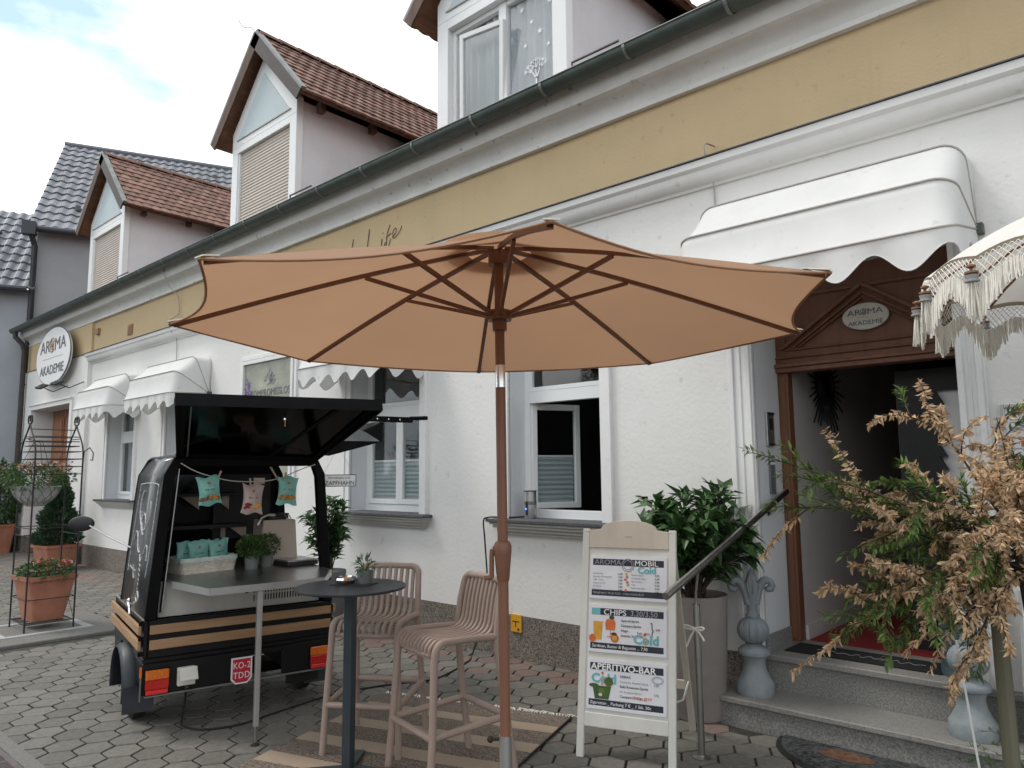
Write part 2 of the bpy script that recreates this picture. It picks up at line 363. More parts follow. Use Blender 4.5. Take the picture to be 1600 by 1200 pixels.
def frame_xf(o,x,y):
    """matrix taking text plane (x right, y up, z out) to a plane at o with right x and up y"""
    x=Vector(x).normalized(); y=Vector(y).normalized(); z=x.cross(y).normalized(); y=z.cross(x)
    m=Matrix.Identity(4)
    for i in range(3): m[i][0]=x[i]; m[i][1]=y[i]; m[i][2]=z[i]; m[i][3]=o[i]
    return m
FX=(1,0,0); FZ=(0,0,1)
exec_parts=[]
# ================================================================ SETTING
YF=4.93; XL=-19.1; XR=5.5
struct('ground',MB().add([(-300,-300,-.016),(300,-300,-.016),(300,300,-.016),(-300,300,-.016)],[(0,1,2,3)]),'mortar')
# paving: hexagonal concrete setts with worn chamfered edges
def pavers():
    mb=MB(); s=.2; rr=random.Random(3)
    M['paver']=mat('paver',(.160,.150,.132),.85,ns=26,na=.13,bump=.45,bs=55,isl=.18,stain=.5,stcol=(.095,.092,.082))
    M['paverred']=mat('paverred',(.18,.125,.105),.85,ns=26,na=.13,bump=.45,bs=55,isl=.13,stain=.5,stcol=(.13,.12,.105))
    ox,oy=-4.604,1.94
    for i in range(-95,30):
        for j in range(-30,34):
            x=ox+i*s*.8660; y=oy+j*s+(i%2)*s*.5
            if x<-22 or x>.9 or y<(1.42 if x<-3.4 else .6) or y>4.96: continue
            if -9.85<x<-8.22 and 1.3<y<3.3: continue
            if x>-2.45 and y>4.5: continue
            R0=s/math.sqrt(3)*.942; dz=rr.uniform(-.0016,.0016); tx=rr.uniform(-.010,.010); ty=rr.uniform(-.010,.010)
            red=(y>4.25 and x>-6.5 and y>4.4 and rr.random()<.45) or (y>4.0 and x<-8 and rr.random()<.3)
            mb.use('paverred' if red else 'paver'); V=[]
            for rad,z in ((R0,-.016),(R0,-.0055),(R0*.965,0)):
                for k in range(6):
                    a=k*PI/3+rr.uniform(-.012,.012); q=rad*(1+rr.uniform(-.012,.012)); px=q*math.cos(a); py=q*math.sin(a)
                    V.append((x+px,y+py,z+dz+(px*tx+py*ty if z>-.01 else 0)))
            F=[]
            F.append((12,13,14,15,16,17)); F+= [(6+k,6+(k+1)%6,12+(k+1)%6,12+k) for k in range(6)]; mb.add(V,F); mb.use('mortar').add(V[:12],[(k,(k+1)%6,6+(k+1)%6,6+k) for k in range(6)])
    return mb
struct('pavement',pavers(),None)
mb=MB().use('concrete'); mb.box((-9.85,-1.0,-.02),(-8.36,3.28,.022)); k=struct('path',mb,None,bevel=.008)
mb=MB().use('slabwhite')
for a,b in (((-9.50,2.14,.02),(-8.70,2.22,.030)),((-9.50,2.92,.02),(-8.70,3.0,.030)),((-9.50,2.22,.02),(-9.42,2.92,.0295)),((-8.78,2.22,.02),(-8.70,2.92,.0295))): mb.box(a,b)
struct('path_border',mb)
mb=MB().use('concrete'); mb.box((-12,1.375,-.02),(-3.2,1.455,.002)); struct('kerb',mb,None)
mb=MB()
mb.use('grate')
for i in range(300):
    x=-7.6+i*.0165; mb.box((x,1.20,-.012),(x+.008,1.34,-.001))
mb.box((-7.7,1.34,-.012),(-2.6,1.372,-.0005)); mb.box((-7.7,1.17,-.012),(-2.6,1.20,-.0005))
for i in range(10): mb.box((-7.62+i*.5,1.2,-.012),(-7.6+i*.5,1.34,-.0007))
tag(mb.build('drain_grate'),'long rusty slotted drain grate set in the paving at lower left','drain')
mb=MB().use('redcarpet')   # far pavement across
# ================================================================ MAIN BUILDING
B=thing('townhouse','long white rendered house with ochre frieze, grey gutter and three tiled dormers','house',(-9,YF,0))
holes=[(-14.14,-12.96,1.19,2.98,'w'),(-11.75,-10.57,1.19,2.98,'w'),(-6.90,-5.72,1.19,2.98,'w'),(-4.51,-3.50,1.19,2.98,'w'),(-2.20,-.96,.0,3.02,'d'),(-18.40,-15.95,.0,3.0,'d'),(.6,1.8,1.19,2.98,'w'),(3.2,4.4,1.19,2.98,'w')]
def wall_holes(mb,x0,x1,z0,z1,Y,hs,depth,kmat,rmat):
    xs=sorted({x0,x1,*[h[0] for h in hs],*[h[1] for h in hs]}); zs=sorted({z0,z1,*[max(z0,h[2]) for h in hs],*[min(z1,h[3]) for h in hs]})
    mb.use(kmat)
    for i in range(len(xs)-1):
        for j in range(len(zs)-1):
            cx=(xs[i]+xs[i+1])/2; cz=(zs[j]+zs[j+1])/2
            if any(h[0]<cx<h[1] and h[2]<cz<h[3] for h in hs): continue
            mb.quad((xs[i],Y,zs[j]),(xs[i+1],Y,zs[j]),(xs[i+1],Y,zs[j+1]),(xs[i],Y,zs[j+1]))
    mb.use(rmat)
    for h in hs:
        a,b,c,d=h[:4]; c=max(c,z0); dd=h[5] if len(h)>5 else depth
        mb.quad((a,Y,c),(a,Y+dd,c),(a,Y+dd,d),(a,Y,d)); mb.quad((b,Y+dd,c),(b,Y,c),(b,Y,d),(b,Y+dd,d))
        mb.quad((a,Y,d),(a,Y+dd,d),(b,Y+dd,d),(b,Y,d))
        if h[4]=='w': mb.quad((a,Y,c),(b,Y,c),(b,Y+dd,c),(a,Y+dd,c))
mb=MB(); hs=[(*h,(.46 if h[4]=='d' and h[0]>-3 else .40 if h[4]=='d' else .24)) for h in holes]
wall_holes(mb,XL,XR,.36,3.80,YF,hs,.24,'plaster','reveal_paint')
mb.use('plaster').quad((XL,YF,.0),(XL,12,.0),(XL,12,4.9),(XL,YF,4.9)); mb.quad((XR,YF,.0),(XR,12,.0),(XR,12,4.9),(XR,YF,4.9)); mb.quad((XL,12,0),(XR,12,0),(XR,12,4.9),(XL,12,4.9))
mb.build('wall',parent=B)
mb=MB().use('yellow'); mb.quad((XL,YF+.012,3.79),(XR,YF+.012,3.79),(XR,YF+.012,4.52),(XL,YF+.012,4.52)); mb.build('frieze',parent=B)
# plinth
mb=MB().use('pebble')
for a,b in ((XL,-18.4),(-15.95,-2.2),(-.96,XR)): mb.box((a,YF-.005,-.02),(b,YF+.3,.365))
mb.build('plinth',parent=B)
# upper cornice
def extr(prof,x0,x1,k,name,segs=1,parent=B,jit=0):
    mb=MB().use(k); n=len(prof); V=[];F=[]; N_=max(1,int((x1-x0)/.5)) if jit else 1
    for i in range(N_+1):
        x=x0+(x1-x0)*i/N_
        for y,z in prof: V.append((x,y+(noise.noise((x*.9,y*9,z*9))*jit),z+(noise.noise((x*.8,y*9+5,z*9))*jit)))
    for i in range(N_):
        for j in range(n-1): F.append((i*n+j,(i+1)*n+j,(i+1)*n+j+1,i*n+j+1))
    F.append(tuple(range(n))); F.append(tuple(range(N_*n,N_*n+n))[::-1])
    return mb.add(V,F).build(name,parent=parent,smooth=True)
cz=[(YF+.1,4.482),(YF-.040,4.482),(YF-.040,4.518),(YF-.012,4.522),(YF-.015,4.535)]+[(YF-.02-.135*(1-math.cos(a)),4.535+.110*math.sin(a)) for a in [i*PI/2/7 for i in range(1,8)]]+[(YF-.165,4.652),(YF-.18,4.656),(YF-.195,4.69),(YF-.215,4.76),(YF-.22,4.84),(YF+.1,4.84)]
extr(cz,XL,XR,'cornice','upper_cornice',jit=.006)
cz=[(YF+.05,3.685),(YF-.02,3.685),(YF-.025,3.705),(YF-.03,3.708)]+[(YF-.03-.075*math.sin(a),3.708+.085*(1-math.cos(a))) for a in [i*PI/2/6 for i in range(1,7)]]+[(YF-.12,3.80),(YF-.135,3.812),(YF-.14,3.860),(YF-.02,3.895),(YF+.05,3.895)]
extr(cz,-15.15,XR,'trim','lower_cornice',jit=.002)
mb=MB().use('slate'); mb.prism([(-15.16,YF-.155,3.863),(-15.16,YF-.155,3.871),(-15.16,YF+.012,3.905),(-15.16,YF+.012,3.897)],(XR+15.16,0,0)); mb.build('cornice_flashing',parent=B)
# projecting bay at the far left
mb=MB().use('plaster')
for a,b in (((XL,YF-.07,.36),(-18.5,YF+.02,3.88)),((-15.85,YF-.07,.36),(-15.15,YF+.02,3.88)),((-18.5,YF-.07,3.08),(-15.85,YF+.02,3.88))): mb.box(a,b)
mb.use('pebble'); mb.box((-15.85,YF-.075,-.02),(-15.15,YF,.36)); mb.box((XL,YF-.075,-.02),(-18.5,YF,.36))
mb.build('entrance_bay',parent=B)
mb=MB().use('slate').box((XL,YF-.085,3.88),(-15.15,YF+.01,3.892)); mb.build('bay_flashing',parent=B)
mb=MB().use('yellow'); mb.box((XL+.01,YF-.03,3.893),(-15.16,YF+.01,4.48)); mb.build('bay_frieze',parent=B)
# gutter: half round with brackets and joints
mb=MB().use('gutter'); gy,gz,gr=4.60,4.83,.078
pr=[(gy+gr*math.cos(a),gz+gr*math.sin(a)) for a in [PI+ i*PI/10 for i in range(11)]]
n=len(pr); V=[(x,y,z) for x in (XL-.12,XR) for y,z in pr]; F=[(j,j+1,n+j+1,n+j) for j in range(n-1)]; mb.add(V,F)
V=[(x,gy+(y-gy)*.95,gz+(z-gz)*.95) for x in (XL-.12,XR) for y,z in pr]; mb.add(V,[(j,n+j,n+j+1,j+1) for j in range(n-1)])
mb.tube([(XL-.12,gy-gr,gz+.004),(XR,gy-gr,gz+.004)],.009,8); mb.add([(XL-.12,y,z) for y,z in pr],[tuple(range(n))])
mb.box((XL-.12,gy+gr-.002,gz-.01),(XR,gy+.22,gz+.01))
g=mb.build('gutter',parent=B,smooth=True)
for i in range(30):
    x=XL+.4+i*.83; mb=MB().use('zinc')
    P=[(x,gy+(gr+.007)*math.cos(a),gz+(gr+.007)*math.sin(a)) for a in [PI*.99+i2*PI/10 for i2 in range(11)]]
    for a,b in zip(P,P[1:]): mb.add([(a[0]-.013,a[1],a[2]),(a[0]+.013,a[1],a[2]),(b[0]+.013,b[1],b[2]),(b[0]-.013,b[1],b[2])],[(0,1,2,3)])
    mb.build('gutter_bracket',parent=B)
# downpipe at the left end
mb=MB().use('brownpipe'); mb.tube([(XL+.10,4.60,4.78),(XL+.10,4.60,4.66),(XL+.14,4.74,4.50),(XL+.14,4.78,4.35),(XL+.14,4.79,.0)],.052,12); 
for z in (1,2.3,3.6): mb.tube([(XL+.14,4.79,z),(XL+.14,4.79,z+.03)],.06,12)
mb.build('downpipe',parent=B,smooth=True)
# roof with tiles near the eave
mb=MB().use('tilebrown'); sl_=math.tan(R(36))
mb.prism([(XL,gy+.05,gz+.0),(XL,13.2,gz+8.55*sl_),(XL,13.2,gz+8.55*sl_-.2),(XL,gy+.25,gz-.02)],(XR-XL,0,0)); mb.build('roof',parent=B)
# interior rooms behind the windows
for a,b,c,d,k in holes:
    if k=='w':
        x0,x1=a-.5,b+.5
        mb=MB().use('interior').add([(x0,YF+.26,.6),(x1,YF+.26,.6),(x1,YF+.26,3.4),(x0,YF+.26,3.4),(x0,7.4,.6),(x1,7.4,.6),(x1,7.4,3.4),(x0,7.4,3.4)],[(4,5,6,7),(0,4,7,3),(1,2,6,5),(0,1,5,4),(3,7,6,2)])
        mb.build('room',parent=B)
# ---- windows
def surround(mb,a,b,c,d,w=.11,bot=False):
    mb.use('trim')
    for x0,x1 in ((a-w,a),(b,b+w)): 
        mb.box((x0,YF-.028,c),(x1,YF+.01,d+w))
    mb.box((a,YF-.028,d),(b,YF+.01,d+w))
    e=.035
    for x0,x1 in ((a-w,a-w+e),(b+w-e,b+w)): mb.box((x0,YF-.040,c),(x1,YF-.0281,d+w))
    mb.box((a-w+e,YF-.040,d+w-e),(b+w-e,YF-.0281,d+w))
def sill(mb,a,b,z):
    mb.use('slate'); mb.box((a-.18,YF-.135,z-.028),(b+.18,YF-.002,z)); mb.box((a+.002,YF-.002,z-.02),(b-.002,YF+.205,z+.002))
    mb.use('stone')
    for i,(o,t) in enumerate(((.105,.022),(.082,.028),(.055,.03),(.03,.026))):
        zz=z-.03-sum((.022,.028,.03,.026)[:i]); mb.box((a-.05-o,YF-o-.01,zz-t+.0015),(b+.05+o,YF+.003,zz))
def casement(mb,x0,x1,z0,z1,y,f=.055,t=.05):
    mb.use('pvc')
    mb.box((x0,y,z0),(x0+f,y+t,z1)); mb.box((x1-f,y,z0),(x1,y+t,z1)); mb.box((x0+f,y,z0),(x1-f,y+t,z0+f)); mb.box((x0+f,y,z1-f),(x1-f,y+t,z1))
def pleats(z0,z1,x0,x1,y):
    mb=MB().use('blind'); n=max(2,int((z1-z0)/.022)); V=[];F=[]
    for i in range(n+1):
        z=z0+(z1-z0)*i/n; yy=y+(.012 if i%2 else 0); V+=[(x0,yy,z),(x1,yy,z)]
    for i in range(n): F.append((2*i,2*i+1,2*i+3,2*i+2))
    mb.add(V,F); mb.use('pvc').box((x0,y-.004,z1-.004),(x1,y+.014,z1+.016)); return mb
def window(a,b,c,d,mode,lab):
    Y=5.14; mb=MB(); surround(mb,a,b,c,d); w=mb.build('window',parent=B,bevel=.004); w['label']=lab
    mb=MB(); sill(mb,a,b,c); mb.build('sill',parent=w,bevel=.003)
    mb=MB().use('pvc'); f=.06; tz=c+1.03
    mb.box((a,Y,c),(a+f,Y+.06,d)); mb.box((b-f,Y,c),(b,Y+.06,d)); mb.box((a+f,Y,c),(b-f,Y+.06,c+.075)); mb.box((a+f,Y,d-f),(b-f,Y+.06,d)); mb.box((a+f,Y-.01,tz),(b-f,Y+.06,tz+.105))
    mb.box((a+f,Y-.006,tz+.03),(b-f,Y-.0101,tz+.07))
    casement(mb,a+f,b-f,tz+.105,d-f,Y-.012,.04,.04); mb.build('window_frame',parent=w,bevel=.005)
    MB().use('glass').box((a+.1,Y+.012,tz+.14),(b-.1,Y+.016,d-.1)).build('pane',parent=w)
    m=(a+b)/2; z0,z1=c+.075,tz
    if mode=='closed':
        for x0,x1 in ((a+f,m+.005),(m+.005,b-f)):
            mb=MB(); casement(mb,x0,x1,z0,z1,Y-.014); mb.build('sash',parent=w,bevel=.005)
            MB().use('glass').box((x0+.05,Y+.008,z0+.05),(x1-.05,Y+.012,z1-.05)).build('pane',parent=w)
            pleats(z0+.05,z0+.46,x0+.05,x1-.05,Y+.03).build('blind',parent=w)
    elif mode=='open':
        T=Matrix.Translation((a+f,Y+.02,0))@Matrix.Rotation(R(66),4,'Z'); wd=.50
        mb=MB(T); casement(mb,0,wd,z0,z1,-.02); mb.build('sash',parent=w,bevel=.005)
        MB(T).use('glass').box((.05,.0,z0+.05),(wd-.05,.004,z1-.05)).build('pane',parent=w)
        q=pleats(z0+.05,z0+.47,.06,wd-.06,.022); q.v=[T@v for v in q.v]; q.build('blind',parent=w)
    else:
        mb=MB(); casement(mb,a+f,m+.1,z0,z1,Y-.014); mb.build('sash',parent=w,bevel=.005)
        MB().use('glass').box((a+.1,Y+.008,z0+.05),(m+.05,Y+.012,z1-.05)).build('pane',parent=w)
        T=Matrix.Translation((m+.1,Y+.0,z0))@Matrix.Rotation(R(-9),4,'X'); mb=MB(T); casement(mb,0,b-f-m-.1,0,z1-z0,.0,.045,.04); mb.build('sash',parent=w,bevel=.005)
        MB().use('curtain').box((a+.1,Y+.10,z0),(b-.1,Y+.104,z1+.4)).build('curtain',parent=w)
    return w
window(*holes[0][:4],'tilt','far left window with a tilted white sash and grey curtain under the smaller awning')
window(*holes[1][:4],'closed','window half hidden behind the black food van')
window(*holes[2][:4],'closed','closed white window with half drawn pleated blinds behind the van')
window(*holes[3][:4],'open','white window with its left casement swung open into the dark room')
window(*holes[6][:4],'closed','window right of the entrance'); window(*holes[7][:4],'closed','window far right of the entrance')
# ---- entrance
mb=MB(); mb.use('trim'); a,b,d=-2.20,-.96,3.02
for x0,x1 in ((a-.17,a),(b,b+.14)):
    mb.box((x0,YF-.03,.36),(x1,YF+.01,d+.14)); w_=x1-x0
    mb.box((x0,YF-.045,.36),(x0+.035,YF-.0301,d+.14)); mb.box((x1-.045,YF-.045,.36),(x1-.012,YF-.0301,d+.14)); mb.box((x0+.07,YF-.038,.36),(x1-.08,YF-.0301,d+.10))
mb.box((a,YF-.03,d),(b,YF+.01,d+.14))
E_=mb.build('entrance',parent=B,bevel=.004); E_['label']='open doorway with brown carved wooden frame and red carpet inside'
mb=MB().use('doorwood'); Y=5.33; p0,p1=-2.2,-.94
for x0,x1 in ((p0,p0+.075),(p1-.075,p1)): mb.box((x0,Y,.40),(x1,Y+.09,2.30)); mb.box((x0+.015,Y-.012,.42),(x1-.02,Y,2.28))
mb.box((p0,Y-.01,2.30),(p1,Y+.09,3.02))
mb.box((p0,Y-.035,2.30),(p1,Y-.01,2.335)); mb.box((p0,Y-.055,2.335),(p1,Y-.01,2.36)); mb.box((p0,Y-.03,2.40),(p1,Y-.01,2.415)); mb.box((p0,Y-.03,2.84),(p1,Y-.01,2.87))
xc=(p0+p1)/2
for s in (-1,1):
    for t,wd,dp in ((0,.028,.05),(.05,.018,.03),(.085,.012,.04)):
        A=(xc,2.87-t*1.2); Bp=(xc+s*.56,2.47-t*.0); 
        A=(xc,2.88-t*1.25); Bp=(xc+s*(.60-t*1.6),2.47)
        mb.prism([(A[0],Y-dp,A[1]),(Bp[0],Y-dp,Bp[1]),(Bp[0]-s*wd*1.7,Y-dp,Bp[1]),(A[0],Y-dp,A[1]-wd*1.25)],(0,dp-.008,0))
mb.box((p0+.08,Y-.03,2.455),(p1-.08,Y-.01,2.47))
for s in (-1,1): mb.box((xc+s*.56-.012,Y-.03,2.47),(xc+s*.56+.012,Y-.01,2.84))
mb.build('door_frame',parent=E_,bevel=.004)
mb=MB().use('granite'); mb.box((-2.199,YF-.02,.36),(-2.185,5.33,.50)); mb.build('skirting',parent=E_)
# corridor
mb=MB().use('interior_lt'); mb.quad((-2.125,5.42,.40),(-2.125,8.6,.40),(-2.125,8.6,2.9),(-2.125,5.42,2.9)); mb.quad((-.9,5.42,.40),(-.9,8.6,.40),(-.9,8.6,2.9),(-.9,5.42,2.9))
mb.box((-2.125,5.43,.40),(-2.105,8.6,.50))
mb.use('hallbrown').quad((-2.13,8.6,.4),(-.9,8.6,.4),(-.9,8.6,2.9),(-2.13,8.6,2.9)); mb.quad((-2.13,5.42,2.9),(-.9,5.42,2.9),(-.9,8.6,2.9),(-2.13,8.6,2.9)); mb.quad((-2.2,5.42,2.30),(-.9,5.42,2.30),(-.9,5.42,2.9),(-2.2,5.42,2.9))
mb.use('granitetop').quad((-2.2,5.3,.398),(-.9,5.3,.398),(-.9,8.6,.398),(-2.2,8.6,.398))
mb.build('corridor',parent=E_)
MB().use('blackwood').box((-1.99,8.40,.4),(-1.60,8.58,2.85)).build('inner_door',parent=E_)
# far-left entrance
mb=MB(); a,b,d=-18.40,-15.95,3.0; mb.use('trim')
mb.box((a-.12,YF-.10,0.36),(a,YF-.0,d+.12)); mb.box((b,YF-.10,.36),(b+.12,YF-.0,d+.12)); mb.box((a,YF-.10,d),(b,YF-.0,d+.12)); mb.box((a-.14,YF-.12,d+.09),(b+.14,YF-.1,d+.125))
fe=mb.build('side_entrance',parent=B,bevel=.004); fe['label']='recessed side entrance with brown panelled wooden door'
mb=MB().use('doorwood2'); Y=5.27; mb.box((a,Y,0),(b,Y+.06,d))
for i in range(3):
    x0=a+.12+i*.78; 
    for z0,z1 in ((.2,1.0),(1.12,2.1),(2.25,2.85)): mb.box((x0,Y-.02,z0),(x0+.66,Y,z1)); mb.box((x0+.07,Y-.035,z0+.07),(x0+.59,Y-.02,z1-.07))
mb.build('door',parent=fe,bevel=.006)
# vents and little things on the frieze
mb=MB().use('bronze'); mb.box((-13.50,YF-.006,4.02),(-13.30,YF+.012,4.20)); 
for i in range(5): mb.box((-13.48,YF-.014,4.04+i*.03),(-13.32,YF-.006,4.055+i*.03))
mb.build('air_vent',parent=B); 
mb=MB().use('bronze'); mb.box((-14.98,YF-.036,4.22),(-14.84,YF+.012,4.33)); mb.build('air_vent',parent=B)
# loose cables on the wall
def cable(name,pts,r,label,cat='cable',k='cord',spl=5,group=None):
    mb=MB().use(k); mb.tube(cr_spline(pts,spl),r,6); return tag(mb.build(name,smooth=True),label,cat,group)
cable('wall_cable',[(-11.50,YF-.235,4.80),(-11.48,YF-.245,4.68),(-11.52,YF-.14,4.5),(-11.45,YF-.045,4.38),(-11.46,YF-.01,4.1),(-11.46,YF-.15,3.96),(-11.45,YF-.12,3.8),(-11.45,YF-.03,3.68),(-11.45,YF-.02,3.2)],.006,'thin grey cable running down from the gutter over the ochre frieze')
cable('wall_cable',[(-2.42,YF-.0,3.99),(-2.42,YF-.16,3.95),(-2.43,YF-.10,3.80),(-2.43,YF-.02,3.70),(-2.43,YF-.012,3.40),(-2.43,YF-.012,3.3)],.006,'short pale cable bent over the white cornice above the large awning')
# ---- dormers
def roofplane(mb,o,u,v,nu,nv,uw,vh,amp,th,seg=4,kind='flat'):
    """tile courses: o = lower corner, u along the eave, v up the slope"""
    u=Vector(u).normalized(); v=Vector(v).normalized(); n=u.cross(v).normalized()
    if n.z<0: n=-n
    o=Vector(o); rr=random.Random(11)
    for j in range(nv):
        off=(j%2)*.5*uw if kind=='flat' else 0
        for i in range(nu):
            V=[];F=[]; jz=rr.uniform(-.004,.004)
            for k in range(seg+1):
                t=k/seg; w=(amp*math.sin(t*PI*2) if kind=='wave' else amp*(math.sin(PI*t)))
                uu=min(max(i*uw+t*uw*.985+off,0),nu*uw)
                lo=-(.018*math.sin(PI*t) if kind=='flat' else 0)
                V.append(o+u*uu+v*(j*vh+lo)+n*(th+w+jz)); V.append(o+u*uu+v*((j+1)*vh+.02)+n*(w+.004+jz)); V.append(o+u*uu+v*(j*vh+lo)+n*(w-.004+jz))
            for k in range(seg):
                F.append((3*k,3*k+3,3*k+4,3*k+1)); F.append((3*k+2,3*k+5,3*k+3,3*k))
            mb.add(V,F)
def dormer(xc,kind,lab):
    hw=.84; ye=YF; x0,x1=xc-hw,xc+hw; zb=4.74; ez=6.46; pz=7.40; yb=8.6
    mb=MB().use('pvc'); f=.15
    mb.box((x0-.01,ye-.02,zb),(x0+f,ye+.08,ez-.2)); mb.box((x1-f,ye-.02,zb),(x1+.01,ye+.08,ez-.2))
    mb.box((x0+f,ye-.02,ez-.30),(x1-f,ye+.08,ez-.2))
    mb.prism([(x0-.01,ye-.02,ez-.2),(x1+.01,ye-.02,ez-.2),(x1+.01,ye-.02,ez+.02),(xc,ye-.02,pz+.0),(x0-.01,ye-.02,ez+.02)],(0,.10,0)); dm=mb.build('dormer',parent=B,bevel=.004); dm['label']=lab
    for x in (x0,x1-.14):
        MB().use('dormerwall').prism([(x,ye,zb),(x,ye+2.5,zb+1.9),(x,ye+2.5,ez-.02),(x,ye,ez-.02)],(.14,0,0)).build('side_wall',parent=dm)
    mb=MB().use('gable'); mb.prism([(x0+.16,ye-.03,ez-.10),(x1-.16,ye-.03,ez-.10),(xc,ye-.03,pz-.28)],(0,.009,0)); 
    mb.use('stone').box((x0+.13,ye-.036,ez-.115),(x1-.13,ye-.02,ez-.10)); mb.build('gable_panel',parent=dm)
    # roof: two slopes with overhang
    yo=ye-.16; ridge=Vector((xc,0,7.64)); ex=1.19; eh=6.38
    sv=Vector((ex,0,eh-7.64)); Ls=sv.length; svn=sv.normalized()
    for s in (-1,1):
        d=Vector((s*svn.x,0,svn.z)); nn=Vector((s*-svn.z,0,svn.x)) ; nn=Vector((-d.z*1,0,d.x)) if s>0 else Vector((d.z,0,-d.x))
        if nn.z<0: nn=-nn
        mb=MB().use('tilebrown'); nv=11; vh=Ls/nv; uw=.165; nu=int((yb-yo)/uw)
        roofplane(mb,Vector((xc,yo,7.64))+d*Ls,(0,1,0),-d,nu,nv,uw,vh,.008,.026)
        mb.build('tiles',parent=dm)
        mb=MB().use('darkwood'); A=Vector((xc,yo,7.64))-nn*.006; Bq=A+d*Ls
        mb.prism([A,Bq,Bq-nn*.05,A-nn*.07],(0,yb-yo,0)); mb.build('rafter_board',parent=dm)
        mb=MB().use('soffit'); A2=A-nn*.071; B2=Bq-nn*.051; mb.add([A2+Vector((0,.03,0)),B2+Vector((0,.03,0)),B2+Vector((0,2.5,0)),A2+Vector((0,2.5,0))],[(0,1,2,3)]); mb.build('soffit',parent=dm)
        mb=MB().use('darkwood' if s<0 else 'brownpipe'); A3=A+Vector((0,-.025,0)); B3=Bq+Vector((0,-.025,0)); mb.prism([A3+nn*.02,B3+nn*.02,B3-nn*.13,A3-nn*.17],(0,.024,0)); mb.build('bargeboard',parent=dm)
        mb=MB().use('zinc'); mb.prism([A3+nn*.055,B3+nn*.055,B3+nn*.02,A3+nn*.02],(0,.07,0)); mb.build('verge_flashing',parent=dm)
    mb=MB().use('tilebrown')
    for i in range(12):
        y=yo+i*.31; c=.085
        mb.add([(xc+c*math.cos(a)*1.25,yy,7.60+c*math.sin(a)+zz) for yy,zz in ((y,.012),(y+.33,0)) for a in [PI*k/6 for k in range(7)]],[(k,k+1,k+8,k+7) for k in range(6)])
        mb.box((xc-.11,y,7.585),(xc+.11,y+.02,7.60+.03))
    mb.build('ridge_tiles',parent=dm)
    for y in (ye+.22,ye+1.05,ye+1.9):
        for s in (-1,1): MB().use('darkwood').box((xc+s*.98-.05,y,ez-.16),(xc+s*.98+.05,y+.08,ez-.03)).build('rafter_end',parent=dm)
    ix0,ix1=x0+f,x1-f; zt=ez-.30
    if kind=='shutter':
        mb=MB().use('shutter'); z=zb
        while z<zt-.01:
            mb.add([(ix0+.02,ye+.035,z),(ix1-.02,ye+.035,z),(ix1-.02,ye+.024,z+.018),(ix0+.02,ye+.024,z+.018),(ix1-.02,ye+.028,z+.041),(ix0+.02,ye+.028,z+.041)],[(0,1,2,3),(3,2,4,5)]); z+=.044
        mb.build('roller_shutter',parent=dm)
        mb=MB().use('pvc'); mb.box((ix0,ye+.0,zb),(ix0+.03,ye+.04,zt)); mb.box((ix1-.03,ye,zb),(ix1,ye+.04,zt)); mb.build('shutter_rail',parent=dm)
    else:
        mb=MB(); mb.use('pvc'); m=xc+.02; Y=ye+.05
        casement(mb,ix0,ix1,zb,zt,Y,.05,.06); mb.box((m-.05,Y-.008,zb),(m+.05,Y+.06,zt)); wf=mb.build('window_frame',parent=dm,bevel=.005)
        MB().use('netglass').box((m+.05,Y+.03,zb),(ix1-.05,Y+.034,zt-.04)).build('pane',parent=dm)
        T=Matrix.Translation((ix0+.05,Y+.02,zb))@Matrix.Rotation(R(0),4,'Z')
        T=Matrix.Translation((m-.06,Y+.0,zb-.1))@Matrix.Rotation(R(-24),4,'Z')@Matrix.Rotation(R(0),4,'X')
        wd=.60; mb=MB(Matrix.Translation((ix0+.05,Y+.05,zb-.1))@Matrix.Rotation(R(7),4,'X')@Matrix.Rotation(R(7),4,'Y')); casement(mb,.0,wd,0,1.36,0,.05,.05); sh=mb.build('sash',parent=dm,bevel=.005)
        q=MB(mb.xf); q.use('glass').box((.05,.02,.05),(wd-.05,.024,1.31)); q.build('pane',parent=dm)
        q=MB().use('curtain'); V=[];F=[]
        for i in range(60):
            x=ix0+.03+i*(ix1-ix0-.06)/59; y=ye+.125+.014*math.sin(i*1.3)+.01*math.sin(i*.5); V+=[(x,y,zb),(x,y,zt)]
        for i in range(59): F.append((2*i,2*i+2,2*i+3,2*i+1))
        q.add(V,F).build('curtain',parent=dm,smooth=True)
        # white window stickers: a small tree and stars
        q=MB().use('white'); tx,tz,ty=ix1-.27,zb+.36,Y+.022
        def twig(x,z,a,L,w,dpt):
            x2=x+L*math.sin(a); z2=z+L*math.cos(a); px,pz_=w/2*math.cos(a),-w/2*math.sin(a)
            q.add([(x-px,ty,z-pz_),(x+px,ty,z+pz_),(x2+px*.6,ty,z2+pz_*.6),(x2-px*.6,ty,z2-pz_*.6)],[(0,1,2,3)])
            if dpt==0 or dpt<3:
                for k in range(2):
                    aa=a+random.uniform(-1.2,1.2); l=.028
                    cx=x2+.014*math.sin(aa); cz_=z2+.014*math.cos(aa)
                    q.add([(x2,ty-.001,z2),(cx+.008*math.cos(aa),ty-.001,cz_-.008*math.sin(aa)),(x2+l*math.sin(aa),ty-.001,z2+l*math.cos(aa)),(cx-.008*math.cos(aa),ty-.001,cz_+.008*math.sin(aa))],[(0,1,2,3)])
            if dpt<3:
                for da in (-.62,.0,.55): twig(x2,z2,a+da+random.uniform(-.12,.12),L*.68,w*.6,dpt+1)
        twig(tx,tz,0,.14,.026,0)
